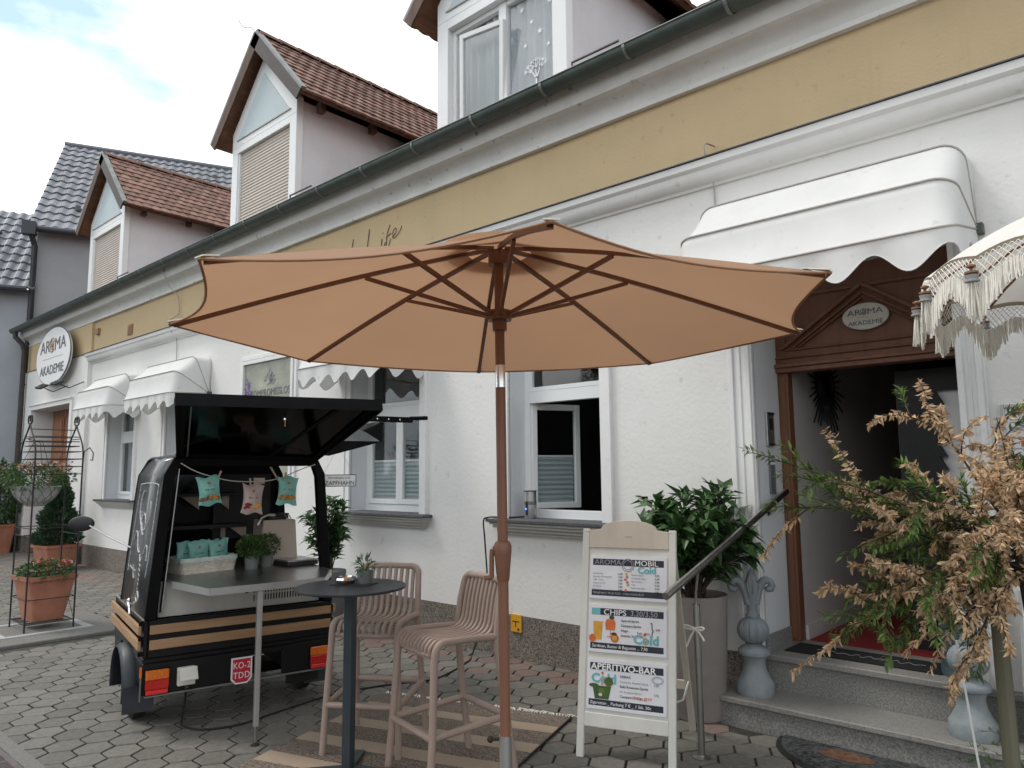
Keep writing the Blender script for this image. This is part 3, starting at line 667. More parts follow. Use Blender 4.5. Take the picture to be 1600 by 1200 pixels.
        for sx_,sz_,r in ((ix1-.22,zb+.95,.035),(ix1-.40,zb+.87,.03),(ix1-.32,zb+1.08,.028),(ix1-.10,zb+1.2,.034),(ix1-.44,zb+1.25,.035),(ix1-.12,zb+.78,.026),(ix1-.26,zb+1.42,.04)):
            P=[(sx_+(r if k%2==0 else r*.4)*math.sin(k*PI/5),ty,sz_+(r if k%2==0 else r*.4)*math.cos(k*PI/5)) for k in range(10)]
            MB().use('white').poly(P).build('star_sticker',parent=dm)
        q.build('tree_sticker',parent=dm)
        MB().use('interior').box((ix0,ye+.9,zb-.6),(ix1,ye+.95,zt+.2)).build('room',parent=dm)
    return dm
mb=MB().use('tilebrown'); vR=Vector((0,math.cos(R(36)),math.sin(R(36)))); roofplane(mb,(XL,gy+.06,gz+.03),(1,0,0),vR,98,34,.25,.30,.010,.03,3); mb.build('roof_tiles',parent=B)
dormer(-14.735,'shutter','small tiled dormer with beige roller shutter at the left')
dm2=dormer(-9.03,'shutter','tiled dormer with beige roller shutter in the middle of the roof')
dormer(-4.62,'window','dormer with tilted white window and tree sticker at the top')
for x in (-13.55,-8.0,-3.6):
    mb=MB().use('slate'); mb.tube([(x,4.78,4.88),(x+.03,4.72,5.02),(x+.5,4.72,5.02)],.011,6); mb.box((x-.02,4.68,4.86),(x+.10,4.8,4.96)); mb.build('snow_guard',parent=B)
# lightning rod tip on the middle dormer
cable('lightning_rod',[(-9.03,4.74,7.66),(-9.08,4.70,7.72),(-9.22,4.66,7.77),(-9.30,4.64,7.90)],.007,'thin bent lightning rod on the tip of the middle dormer','rod')
# ================================================================ NEIGHBOUR
Nb=thing('neighbour_house','tall pale grey house with dark grey tiled roof behind the left end','house',(-19.6,5.2,0))
u=Vector((.39,.92,0)).normalized(); nrm=Vector((.92,-.39,0)).normalized(); P0=Vector((-19.35,4.98,0))
def nb(a,b,z): return P0+u*a-nrm*b+Vector((0,0,z))
mb=MB().use('greywall'); mb.add([nb(0,0,0),nb(16,0,0),nb(16,0,7.35),nb(0,0,7.35),nb(0,9,0),nb(0,9,7.35),nb(16,9,0),nb(16,9,7.35),nb(0,4.5,11.15),nb(16,4.5,11.15)],[(0,1,2,3),(0,3,8,5,4),(1,6,7,9,2),(4,5,7,6)])
mb.build('wall',parent=Nb)
mb=MB().use('tilegrey'); A=nb(-.15,-.25,7.28); top=nb(-.15,4.5,11.2); v=(top-A)
roofplane(mb,A,u,v,64,14,.235,v.length/14,.020,.04,6,'wave'); mb.build('roof',parent=Nb)
mb=MB().use('tilegrey'); mb.add([nb(-.15,-.2,7.20),nb(15,-.2,7.20),nb(15,4.5,11.12),nb(-.15,4.5,11.12),nb(15,9.2,7.2),nb(-.15,9.2,7.2)],[(0,1,2,3),(3,2,4,5)]); mb.tube([nb(-.15,4.5,11.22),nb(15,4.5,11.22)],.09,8); mb.build('roof_ridge',parent=Nb)
mb=MB().use('darkpipe'); mb.tube([nb(-.1,-.32,7.22),nb(15,-.32,7.22)],.075,10); mb.prism([nb(-.25,-.45,7.05),nb(.02,-.45,7.05),nb(.02,-.22,7.05),nb(-.25,-.22,7.05)],(0,0,.30)); mb.build('gutter',parent=Nb,smooth=True)
mb=MB().use('darkpipe'); mb.tube([nb(-.08,-.33,7.1),nb(-.02,-.12,6.85),nb(-.02,-.10,.0)],.062,12); mb.build('downpipe',parent=Nb,smooth=True)
for k in range(9):
    a=(.9,2.0,3.9,5.2,1.6,3.0,.7,4.6,6.4)[k]; b=(.42,.62,.82,.85,.35,.5,.2,.3,.7)[k]
    q=A+u*(a+.15)+v*b; mb=MB().use('slate'); mb.box((q.x-.05,q.y-.05,q.z),(q.x+.05,q.y+.05,q.z+.13)); mb.build('roof_vent',parent=Nb)
# lower wing nearer the street
Nw=thing('neighbour_wing','lower grey wing with dark tiled roof at the left edge','house',(-20,3,0))
mb=MB().use('bluewall'); mb.add([nb(0,.05,0),nb(-7,.05,0),nb(-7,.05,5.86),nb(0,.05,5.86),nb(-7,7,0),nb(-7,7,5.86),nb(0,7,5.86),nb(0,7,0)],[(0,1,2,3),(1,4,5,2),(4,7,6,5),(2,5,6,3)]); mb.build('wall',parent=Nw)
mb=MB().use('tilegrey'); A=nb(-7,-.2,5.82); v=nb(-7,3.2,8.6)-A; roofplane(mb,A,u,v,30,10,.235,v.length/10,.020,.04,6,'wave'); mb.build('roof',parent=Nw)
mb=MB().use('darkpipe'); mb.tube([nb(-7,-.28,5.80),nb(-.1,-.28,5.80)],.07,8); mb.build('gutter',parent=Nw,smooth=True)
mb=MB().use('slate'); q=A+u*6.0+v*.42; mb.tube([q,q+Vector((0,0,.45))],.06,8); mb.tube([q+Vector((0,0,.45)),q+Vector((0,0,.5))],.10,8); mb.build('flue',parent=Nw)
mb=MB().use('greywall'); q=nb(-.9,-.04,2.35); q2=nb(-2.2,-.04,2.35); mb.tube([q,q2],.03,6); mb.tube([q+Vector((0,0,.12)),q2],.02,6); mb.build('handrail',parent=Nw)
# ================================================================ AWNINGS
def awning(name,x0,x1,prof,piv,scal,lab,rc=.16,per=.26,amp=.045,group='white scalloped awnings on the facade'):
    """prof: (y,z) of the wall edge and the rib tops, outwards; cloth with rounded corners"""
    t=thing(name,lab,'awning',((x0+x1)/2,YF,piv[1]),0,group)
    def rail(y,z,py,pz,off=0):
        # path of a rib from left pivot round to right pivot
        yy=y
        P=[(x0-off,py,pz)]
        L=Vector((0,py-y,pz-z)); q=min(rc/max(L.length,.01),.45)
        c0=Vector((x0-off,y,z))+L*q; P.append(tuple(c0))
        for k in range(1,6):
            a=k/6*PI/2; P.append(tuple(Vector((x0-off+rc*(1-math.cos(a)),y,z))+L*q*(1-math.sin(a))))
        n=max(2,int((x1-x0)/.05))
        for k in range(n+1): P.append((x0-off+rc+(x1-x0+2*off-2*rc)*k/n,y,z))
        for k in range(5,0,-1):
            a=k/6*PI/2; P.append(tuple(Vector((x1+off-rc*(1-math.cos(a)),y,z))+L*q*(1-math.sin(a))))
        P.append((x1+off,c0.y,c0.z)); P.append((x1+off,py,pz)); return P
    rows=[rail(y,z,*piv) for y,z in prof]
    n=len(rows[0]); V=[p for r_ in rows for p in r_]; F=[(i*n+j,i*n+j+1,(i+1)*n+j+1,(i+1)*n+j) for i in range(len(rows)-1) for j in range(n-1)]
    # subdivide between ribs with slight sag
    mb=MB().use('canvas'); V=[];RR=[]
    for i in range(len(rows)-1):
        for k in range(6):
            tt=k/6; sag=.018*math.sin(PI*tt)
            RR.append([Vector(a)*(1-tt)+Vector(b)*tt+Vector((0,sag,-sag*.3+math.sin(PI*tt)*(.012*noise.noise((a[0]*2.2,a[1]*4,i*3.1))+.006*noise.noise((a[0]*9+a[2]*3,a[1]*6,i*2.0))))) for a,b in zip(rows[i],rows[i+1])])
    RR.append([Vector(a) for a in rows[-1]])
    V=[p for r_ in RR for p in r_]; F=[(i*n+j,i*n+j+1,(i+1)*n+j+1,(i+1)*n+j) for i in range(len(RR)-1) for j in range(n-1)]
    mb.add(V,F); mb.build('canopy',parent=t,smooth=True,auto=False)
    # valance along the lowest rib, front and sides
    base=[Vector(p) for p in rows[-1]]; dense=[]
    for a,b in zip(base,base[1:]):
        m=max(1,int((b-a).length/.02)); dense+= [a.lerp(b,k/m) for k in range(m)]
    dense.append(base[-1]); s=0; V=[];prev=dense[0]
    for p in dense:
        s+=(p-prev).length; prev=p
        dz=scal-amp*math.cos(s/per*2*PI); o=.012*math.sin(s/per*2*PI+1)
        V+=[p,p-Vector((0,-o*.5,dz*.5)),p-Vector((0,-o,dz))]
    F=[]
    for j in range(len(dense)-1):
        for k in (0,1): F.append((3*j+k,3*j+3+k,3*j+4+k,3*j+1+k))
    MB().use('canvas').add(V,F).build('valance',parent=t,smooth=True,auto=False)
    V2=[V[3*j+2] for j in range(len(dense))]; MB().use('canvas').tube(V2,.004,5).build('valance_piping',parent=t,smooth=True)
    for r_ in rows[1:]: MB().use('cord').tube([Vector(p)+Vector((0,-.004,.004)) for p in r_],.0065,6).build('rib',parent=t,smooth=True)
    for x in (x0-.012,x1+.012): MB().use('gutter').box((x-.02,piv[0]-.04,piv[1]-.03),(x+.02,piv[0]+.03,piv[1]+.03)).build('pivot_bracket',parent=t)
    return t
def dome(L=.56,pz=2.74,py=YF-.02): return [(py,pz+L*.96),(py-L*.40,pz+L*.93),(py-L*.86,pz+L*.52),(py-L*1.0,pz-.02)]
awning('awning',-14.28,-12.75,dome(.56,2.74),(YF-.02,2.74),.15,'leftmost small white scalloped awning, nearest the round sign',rc=.11,per=.29,amp=.05)
awning('awning',-12.02,-10.30,dome(.56,2.75),(YF-.02,2.75),.15,'second small white scalloped awning, above the black van',rc=.11,per=.29,amp=.05)
awning('awning',-7.16,-5.64,dome(.56,2.74),(YF-.02,2.74),.15,'small white scalloped awning partly hidden by the brown parasol canopy',rc=.11,per=.29,amp=.05)
awning('awning',-2.46,-.80,[(YF-.01,3.47),(4.70,3.44),(4.37,3.14),(4.26,2.84)],(YF-.02,2.97),.14,'large white scalloped awning over the entrance door',rc=.12,per=.375,amp=.062)
# ================================================================ SIGNS
def swirl(mb,c,r,y,th=.012):
    for k,(rr,a0,a1) in enumerate(((r,.4,5.6),(r*.62,3.2,8.6),(r*.28,0,6.2))):
        P=[(c[0]+rr*math.cos(a),y,c[1]+rr*math.sin(a)) for a in [a0+(a1-a0)*i/18 for i in range(19)]]
        mb.tube(P,th/2,5)
def oval(t,xc,zc,y,rx,rz,k='white',th=.05):
    mb=MB().use(k); n=48; P=[(xc+rx*math.cos(2*PI*i/n),y,zc+rz*math.sin(2*PI*i/n)) for i in range(n)]; mb.prism(P,(0,th,0)); return mb.build('panel',parent=t,bevel=min(.006,th*.3))
T=thing('wall_sign','large white oval wall sign lettered AROMA AKADEMIE at the far left','sign',(-16.70,4.72,3.98))
xc,zc,y=-16.70,3.99,4.70; oval(T,xc,zc,y,1.03,.575)
mb=MB().use('signgrey'); n=48; P=[(xc+1.035*math.cos(2*PI*i/n),y+.012,zc+.58*math.sin(2*PI*i/n)) for i in range(n+1)]; mb.tube(P[:-1],.012,6,closed=True); mb.build('rim',parent=T)
fr=lambda x,z:frame_xf((x,y-.003,z),(1,0,0),(0,0,1))
text('AR  MA',.36,fr(xc,zc+.10),'signgrey',T,align='CENTER',sx=1.32,ext=.003); text('AKADEMIE',.27,fr(xc,zc-.36),'signgrey',T,align='CENTER',sx=1.12,ext=.003)
mb=MB().use('bronze'); swirl(mb,(xc-.04,zc+.225),.14,y-.004,.022); mb.build('emblem',parent=T)
MB().use('textgrey').box((xc-.62,y-.004,zc-.035),(xc+.62,y,zc-.028)).build('divider_line',parent=T)
mb=MB().use('iron')
for x in (xc-.5,xc+.5): mb.tube([(x,y+.05,zc),(x,YF,zc)],.02,6)
mb.build('bracket',parent=T)
for dx in (.58,1.48):
    T=thing('sign_lamp',('left' if dx<1 else 'right')+' of the two black flood lamps under the large oval sign','lamp',(xc+dx,4.5,3.25),group='black lamps under the oval sign')
    mb=MB().use('iron'); mb.tube([(xc+dx-.1,YF-.07,3.36),(xc+dx-.05,4.6,3.22),(xc+dx,4.44,3.27)],.010,6); mb.build('arm',parent=T)
    m=Matrix.Translation((xc+dx-.05,4.40,3.30))@Matrix.Rotation(R(30),4,'X')@Matrix.Rotation(R(8),4,'Y'); MB(m).use('signblack').box((-.12,-.08,-.02),(.12,.08,.025)).build('lamp_head',parent=T,bevel=.01)
    MB(m).use('glass').box((-.10,-.06,.026),(.10,.06,.029)).build('lens',parent=T)
# oval sign on the door pediment
T=thing('door_sign','small pale oval sign lettered AROMA AKADEMIE on the brown door pediment','sign',(-1.55,5.28,2.62))
xc,zc,y=-1.553,2.63,5.285; oval(T,xc,zc,y,.150,.092,'offwhite',.012); fr=lambda x,z:frame_xf((x,y-.001,z),(1,0,0),(0,0,1))
text('AR  MA',.056,fr(xc,zc+.012),'signgrey',T,align='CENTER',sx=1.25); text('AKADEMIE',.042,fr(xc,zc-.058),'signgrey',T,align='CENTER',sx=1.12)
mb=MB().use('signgrey'); swirl(mb,(xc-.006,zc+.032),.021,y-.002,.004); mb.build('emblem',parent=T)
MB().use('textgrey').box((xc-.05,y-.001,zc-.008),(xc+.05,y,zc-.0065)).build('divider_line',parent=T)
# script lettering painted on the frieze, top of it showing above the parasol
T=thing('frieze_lettering','thin black handwritten lettering ending in Life on the ochre frieze','lettering',(-7,YF,4.1))
def stroke(pts,r=.012): 
    r*=.38; mb=MB().use('signblack'); mb.tube(cr_spline([(x,YF+.004,z) for x,z in pts],5),r,6); mb.build('lettering',parent=T,smooth=True)
stroke([(-6.63,4.33),(-6.66,4.15),(-6.68,4.03),(-6.62,4.01),(-6.52,4.06)]); stroke([(-6.40,4.17),(-6.41,4.08),(-6.37,4.07),(-6.34,4.12)])
stroke([(-6.26,4.30),(-6.31,4.20),(-6.33,4.02),(-6.35,3.985),(-6.29,4.05),(-6.25,4.14)],.010); stroke([(-6.33,4.17),(-6.24,4.20)],.009)
stroke([(-6.22,4.14),(-6.15,4.20),(-6.17,4.24),(-6.21,4.20),(-6.19,4.13),(-6.10,4.18),(-6.06,4.24)],.009)
stroke([(-6.385,4.225),(-6.38,4.235)],.012)
for x,z1,dz in ((-6.95,4.28,.24),(-7.65,4.30,.25),(-8.15,4.20,.16)): stroke([(x+.02,z1),(x-.01,z1-dz*.5),(x-.02,z1-dz),(x-.10,z1-dz+.03),(x-.13,z1-dz+.10),(x-.06,z1-dz+.13)],.011)
stroke([(-7.45,4.10),(-7.38,4.14),(-7.36,4.02),(-7.28,4.13),(-7.22,4.04),(-7.15,4.1)],.010); stroke([(-7.05,4.16),(-7.08,4.08),(-7.02,4.09)],.010)
# framed poster on the wall
T=thing('wall_poster','framed beige wall poster with lavender and a leaf emblem reading KOMPROMISSLOS','poster',(-8.7,YF,2.5))
x0,x1,z0,z1=-9.42,-8.02,1.30,3.16
mb=MB().use('trim'); 
for w_,dp in ((.0,.03),(.06,.045)):
    mb.box((x0+w_,YF-dp,z0+w_),(x0+w_+.05,YF,z1-w_)); mb.box((x1-w_-.05,YF-dp,z0+w_),(x1-w_,YF,z1-w_)); mb.box((x0+w_+.05,YF-dp,z1-w_-.05),(x1-w_-.05,YF,z1-w_)); mb.box((x0+w_+.05,YF-dp,z0+w_),(x1-w_-.05,YF,z0+w_+.05))
mb.build('frame',parent=T,bevel=.003)
M['poster']=mat('poster',(.40,.39,.30),.45,ns=1.6,col2=(.17,.18,.155),coat=.2,scale=(1,1,1.4))
MB().use('poster').box((x0+.11,YF-.014,z0+.11),(x1-.11,YF-.006,z1-.11)).build('picture',parent=T)
fr=lambda x,z:frame_xf((x,YF-.016,z),(1,0,0),(0,0,1))
text('KOMPROMISSLOS',.135,fr(-8.66,2.60),'signgrey',T,align='CENTER',sx=.92)
mb=MB().use('textgrey')
for k in range(7):
    a=(k-3)*.42; L=.20 if k==3 else .15; c=Vector((-8.66,YF-.017,2.76)); d=Vector((math.sin(a),0,math.cos(a)))
    sd=Vector((d.z,0,-d.x)); P=[c+d*(L*t)+sd*(.035*math.sin(PI*t)) for t in [i/8 for i in range(9)]]+[c+d*(L*t)-sd*(.035*math.sin(PI*t)) for t in [i/8 for i in range(8,-1,-1)]]
    mb.tube(P,.0035,4)
mb.build('emblem',parent=T)
M['lavender']=mat('lavender',(.13,.05,.36),.8,isl=.4,ns=20,na=.2); mb=MB().use('lavender'); rr=random.Random(2)
for sx_,h_ in ((-9.24,2.86),(-9.17,2.80),(-9.27,2.68),(-9.10,2.66),(-9.2,2.5),(-9.0,2.45)):
    for k in range(50):
        zz=h_-rr.random()*.38; xx=sx_+rr.uniform(-.05,.05)*(1.1-(h_-zz<.1)*.5); a=rr.random()*6
        mb.add([(xx,YF-.017,zz),(xx+.025*math.cos(a),YF-.017,zz+.025*math.sin(a)),(xx+.02*math.cos(a+1.5),YF-.0165,zz+.02*math.sin(a+1.5))],[(0,1,2)])
mb.build('lavender_picture',parent=T)
# ================================================================ ENTRANCE STEPS AND THINGS BY THE DOOR
T=thing('entrance_steps','two speckled granite entrance steps below the red carpet','steps',(-1.4,4.7,0))
mb=MB().use('granite'); mb.box((-2.395,4.575,-.02),(.35,4.93,.135)); mb.build('riser',parent=T)
mb=MB().use('granite'); mb.box((-2.2,4.905,.165),(.2,5.3,.355)); mb.build('riser',parent=T)
mb=MB().use('granitetop'); mb.box((-2.42,4.545,.135),(.38,4.925,.170)); mb.build('tread',parent=T,bevel=.006)
mb=MB().use('granitetop'); mb.box((-2.198,4.875,.355),(-.2,5.345,.395)); mb.build('tread',parent=T,bevel=.006)
mb=MB().use('redcarpet'); mb.add([(-2.10,5.42,.404),(-.96,5.42,.404),(-.96,8.4,.404),(-2.10,8.4,.404),(-2.10,5.42,.398),(-.96,5.42,.398)],[(0,1,2,3),(4,5,1,0)]); tag(mb.build('red_carpet'),'red carpet running through the open doorway','carpet')
T=thing('doormat','flat black doormat with faint writing on the upper step','doormat',(-1.7,5.2,.395))
mb=MB().use('matblack'); mb.box((-2.12,5.02,.396),(-1.18,5.30,.403)); mb.build('mat',parent=T,bevel=.002)
fr=frame_xf((-1.62,5.13,.4035),(1,0,0),(0,1,0)); text('Willkommen',.09,fr,'textgrey',T,align='CENTER',shear=.3,ext=.0003) if False else None
mb=MB().use('textgrey'); P=[(-1.95+i*.011,5.155+.022*math.sin(i*.9)*(1+.5*math.sin(i*.31)),.404) for i in range(60)]; mb.tube(P,.0018,4); mb.build('script_line',parent=T)
T=thing('doormat','half round dark doormat with brown oval centre at the foot of the steps','doormat',(-1.5,4.55,0))
def halfmat(r,k,z,name,ry=1.0,c=(-1.47,4.555)):
    mb=MB().use(k); n=28; P=[(c[0]+r*math.cos(PI+PI*i/n),c[1]+ry*r*math.sin(PI+PI*i/n),z) for i in range(n+1)]; mb.prism([(x,y,z) for x,y,z in P],(0,0,.008)); return mb
halfmat(.50,'rubber',.0005,'m',.85).build('mat',parent=T,bevel=.002); halfmat(.47,'matgrey',.0095,'m',.83).build('pile',parent=T)
mb=MB().use('matbrown'); n=30; mb.prism([(-1.55+.15*math.cos(2*PI*i/n),4.43+.075*math.sin(2*PI*i/n),.0185) for i in range(n)],(0,0,.003)); mb.build('centre_patch',parent=T)
rr=random.Random(5); mb=MB().use('matblack')
for k in range(260):
    a=PI+PI*rr.random(); q=.46*math.sqrt(rr.uniform(.08,1)); x=-1.47+q*math.cos(a); y=4.545+.82*q*math.sin(a)
    if ((x+1.55)/.2)**2+((y-4.43)/.11)**2<1: continue
    L=rr.uniform(.015,.04); an=rr.uniform(-.5,.5)+(.6 if x<-1.5 else -.6); dx,dy=L*math.cos(an),L*math.sin(an); w_=.005
    mb.add([(x,y,.0185),(x+dx,y+dy,.0190),(x+dx-w_,y+dy+w_,.019),(x-w_,y+w_,.0185)],[(0,1,2,3)])
mb.build('leaf_pattern',parent=T)
# finials
def finial(loc,s,rz,lab):
    T=thing('finial_ornament',lab,'garden ornament',loc,rz,'grey stone finials on the steps',world=False)
    fl=lambda a,z:1+(.045*abs(math.cos(a*6))-.03 if .30<z<.47 else 0)
    prof=[(.115,0),(.118,.01),(.118,.075),(.110,.085),(.100,.10),(.075,.15),(.068,.20),(.078,.235),(.098,.245),(.102,.26),(.098,.275),(.07,.295),(.05,.305),(.055,.315)]
    mb=MB().use('finial'); mb.lathe([(r*s,z*s) for r,z in prof],n=40); mb.build('pedestal',parent=T,smooth=True)
    prof=[(.045,.31)]+[(.102*math.sin(a)**.85,.395-.085*math.cos(a)) for a in [.35+i*(2.5/12) for i in range(13)]]+[(.036,.475)]
    mb=MB().use('finial'); mb.lathe([(r*s,z*s) for r,z in prof],n=72,wav=lambda a,z:1-.07*(abs(math.sin(a*6))<.28)*(1 if .33*s<z<.46*s else 0)); mb.build('gourd',parent=T,smooth=True)
    mb=MB().use('finial'); mb.lathe([(r*s,z*s) for r,z in [(.036,.47),(.045,.48),(.045,.49),(.034,.50),(.030,.53),(.032,.56)]],n=24); mb.build('collar',parent=T,smooth=True)
    mb=MB().use('finial')
    for k in range(8):
        a=k*PI/4; mb.add([tuple(x*s for x in q) for q in ((.0,.0,.55),(.045*math.cos(a-.3),.045*math.sin(a-.3),.62),(.052*math.cos(a),.052*math.sin(a),.68),(.0,.0,.795),(.045*math.cos(a+.3),.045*math.sin(a+.3),.62))],[(0,1,2,4),(1,3,2),(2,3,4)])
    mb.lathe([(r*s,z*s) for r,z in [(.03,.55),(.045,.62),(.045,.68),(.022,.75),(.0,.79)]],n=16); mb.build('bud',parent=T,smooth=True)
    for k in range(2):
        sg=1 if k else -1; P=bez((sg*.02,0,.56),(sg*.045,0,.70),(sg*.09,0,.735),(sg*.125,0,.70),10)+[Vector(q) for q in ((sg*.135,0,.675),(sg*.128,0,.655),(sg*.108,0,.652),(sg*.098,0,.668))]
        MB().use('finial').tube([p*s for p in P],[s*(.030-.0008*i) for i in range(len(P))],10).build('volute',parent=T,smooth=True)
    return T
finial((-2.20,4.735,.170),1.0,R(38),'grey stone finial on the left end of the lower step')
finial((-.985,4.745,.170),1.0,R(45),'grey stone finial on the right end of the step behind the dry shrub')
# perforated lantern
T=thing('metal_lantern','tall blue grey perforated metal lantern on the upper step','lantern',(-1.06,5.13,.395))
c=(-1.065,5.115,.396); mb=MB().use('lantern'); rad,h=.135,.50; nz_,na_=26,56
for i in range(nz_):
    for j in range(na_):
        z0=c[2]+.05+i*(h-.1)/nz_; z1=z0+(h-.1)/nz_; a0=2*PI*(j+(i%2)*.5)/na_; a1=a0+2*PI/na_; am=(a0+a1)/2; f_=.30
        pt=lambda a,z:(c[0]+rad*math.cos(a),c[1]+rad*math.sin(a),z)
        zm=(z0+z1)/2
        o_=[pt(a0,z0),pt(a1,z0),pt(a1,z1),pt(a0,z1)]; i_=[pt(am-(a1-a0)*f_,zm),pt(am,zm-(z1-z0)*f_),pt(am+(a1-a0)*f_,zm),pt(am,zm+(z1-z0)*f_)]
        mb.add(o_+i_,[(0,1,5,4),(1,2,6,5),(2,3,7,6),(3,0,4,7)])
mb.build('perforated_body',parent=T)
mb=MB().use('lantern'); mb.lathe([(rad-.003,.0),(rad+.002,.0),(rad+.002,.05),(rad-.003,.05)],c,40); mb.build('base',parent=T,smooth=True)
mb=MB().use('lantern'); mb.lathe([(rad+.002,h-.05),(rad+.004,h),(rad-.03,h+.03),(rad-.05,h+.03)],c,40); mb.build('rim',parent=T,smooth=True)
mb=MB().use('interior'); mb.lathe([(.11,.01),(.11,.4)],c,20); mb.build('liner',parent=T)
MB().use('lantern').tube([(c[0]-.13*1,c[1],c[2]+h),(c[0]-.14,c[1],c[2]+h+.1),(c[0],c[1],c[2]+h+.17),(c[0]+.14,c[1],c[2]+h+.1),(c[0]+.13,c[1],c[2]+h)],.006,6).build('handle',parent=T,smooth=True)
# handrail
T=thing('handrail','brushed steel handrail rising from a floor post to the doorway wall','handrail',(-2.17,3.9,0))
a=Vector((-2.14,3.565,.931)); b=Vector((-2.14,5.245,1.445)); mb=MB().use('steel'); mb.tube([a,b],.0212,18); mb.build('rail',parent=T,smooth=True)
p=a.lerp(b,.215); mb=MB().use('steel'); mb.tube([(p.x-.03,p.y+.02,.0),(p.x-.03,p.y+.02,.83)],.0205,16); mb.build('post',parent=T,smooth=True)
mb=MB().use('steel'); mb.tube([(p.x-.03,p.y+.02,.83),(p.x-.03,p.y+.02,.90),(p.x,p.y,p.z-.02)],.008,8); mb.tube([(p.x-.03,p.y+.02,.825),(p.x-.03,p.y+.02,.835)],.021,16); mb.build('bracket',parent=T,smooth=True)
mb=MB().use('steel'); mb.lathe([(.052,0),(.052,.006),(.03,.012),(.022,.014)],(p.x-.03,p.y+.02,.0),20); mb.build('base_flange',parent=T,smooth=True)
q=a.lerp(b,.88); mb=MB().use('steel'); mb.tube([(q.x,q.y,q.z-.02),(q.x+.0,q.y,q.z-.06),(-2.19,q.y,q.z-.07)],.007,8); mb.tube([(-2.199,q.y,q.z-.07),(-2.188,q.y,q.z-.07)],.03,16); mb.build('wall_bracket',parent=T,smooth=True)
T=thing('ribbon','pale ribbon tied in a bow round the steel handrail post','ribbon',(p.x,p.y,.68))
mb=MB().use('offwhite'); c=Vector((p.x-.03,p.y+.02,.70)); mb.lathe([(.0225,-.012),(.0225,.012)],c,14)
for d in ((-.09,-.03,.015),(.085,-.05,.02)): mb.tube(bez(c+Vector((0,-.022,0)),c+Vector((d[0],d[1],d[2]+.03)),c+Vector((d[0]*1.1,d[1],d[2]-.03)),c+Vector((0,-.024,0)),8),.006,5)
for d in ((-.05,-.04,-.10),(.07,-.05,-.05)): mb.tube([c+Vector((0,-.024,0)),c+Vector(d)*.5+Vector((0,-.01,.01)),c+Vector(d)],.006,5)
mb.build('bow',parent=T)
# intercom and bell plate in the door reveal
T=thing('intercom','square black and steel intercom in the left door reveal','intercom',(-2.19,5.12,1.89))
MB().use('alu').box((-2.1995,5.07,1.765),(-2.182,5.19,2.005)).build('plate',parent=T,bevel=.003)
MB().use('signblack').box((-2.1815,5.08,1.985),(-2.172,5.18,2.003)).build('hood',parent=T); MB().use('signblack').box((-2.1815,5.08,1.768),(-2.172,5.18,1.782)).build('lower_trim',parent=T)
MB().use('signblack').box((-2.1815,5.10,1.88),(-2.178,5.16,1.96)).build('camera_window',parent=T)
T=thing('bell_panel','tall grey bell panel with button rows below the intercom','bell panel',(-2.19,5.14,1.56))
MB().use('potgrey').box((-2.1995,5.095,1.43),(-2.186,5.185,1.70)).build('plate',parent=T,bevel=.003)
for i in range(9): MB().use('white' if i in (8,7) else 'signgrey').box((-2.1855,5.105,1.445+i*.027),(-2.183,5.150 if i<7 else 5.175,1.463+i*.027)).build('button',parent=T)
# sunburst mirror and other hall things
T=thing('sunburst_mirror','dark sunburst mirror on the left wall inside the doorway','mirror',(-2.10,6.0,2.25))
cy,cz_=5.98,2.26; mb=MB().use('blackwood'); rr=random.Random(4)
for k in range(38):
    a=2*PI*k/38; r1=rr.choice((.30,.36,.42)); mb.tube([(-2.09,cy+.10*math.cos(a),cz_+.10*math.sin(a)),(-2.085,cy+r1*math.cos(a),cz_+r1*math.sin(a))],[.009,.006],5)
mb.build('rays',parent=T); mb=MB(Matrix.Translation((-2.085,cy,cz_))@Matrix.Rotation(R(90),4,'Y')).use('blackwood'); mb.lathe([(.15,-.02),(.17,.0),(.15,.02),(.11,.025),(.10,.01)],n=28); mb.build('frame',parent=T,smooth=True)
MB(Matrix.Translation((-2.07,cy,cz_))@Matrix.Rotation(R(90),4,'Y')).use('glass').lathe([(.10,0),(.0,.001)],n=24).build('mirror_glass',parent=T)
T=thing('zigzag_ornament','dark zigzag edged wooden fir shape standing inside the right door jamb','ornament',(-1.0,5.7,.4))
right=[]
for k in range(7): zz=1.50+k*.088; right+=[(-1.19,zz),(-1.235,zz+.088)]
MB().use('blackwood').prism([(x,5.60,z) for x,z in [(-1.48,.405),(-1.16,.405)]+right+[(-1.235,2.118),(-1.0,2.118),(-1.0,2.27),(-1.48,2.27)]],(0,.03,0)).build('panel',parent=T)
MB().use('white').box((-1.30,5.64,.405),(-.98,5.66,2.2)).build('backing_board',parent=T)
# snap frame notice, leaning boards, yellow wall tag
T=thing('notice_frame','aluminium framed paper notice on the wall right of the door','notice',(-.6,YF,1.8))
x0,x1,z0,z1=-.775,-.47,1.47,1.955
mb=MB().use('alu')
for a,b in (((x0,YF-.022,z0),(x0+.028,YF,z1)),((x1-.028,YF-.022,z0),(x1,YF,z1)),((x0+.028,YF-.022,z1-.028),(x1-.028,YF,z1)),((x0+.028,YF-.022,z0),(x1-.028,YF,z0+.028))): mb.box(a,b)
mb.build('frame',parent=T,bevel=.006,seg=2); MB().use('paper').box((x0+.028,YF-.012,z0+.028),(x1-.028,YF-.002,z1-.028)).build('sheet',parent=T)
mb=MB().use('textgrey')
for i,z in enumerate((1.86,1.845,1.815,1.80,1.76,1.73,1.70,1.66)): mb.box((x0+.05,YF-.0135,z),(x1-.05-.03*(i%3),YF-.0125,z+.006))
mb.build('text_lines',parent=T)
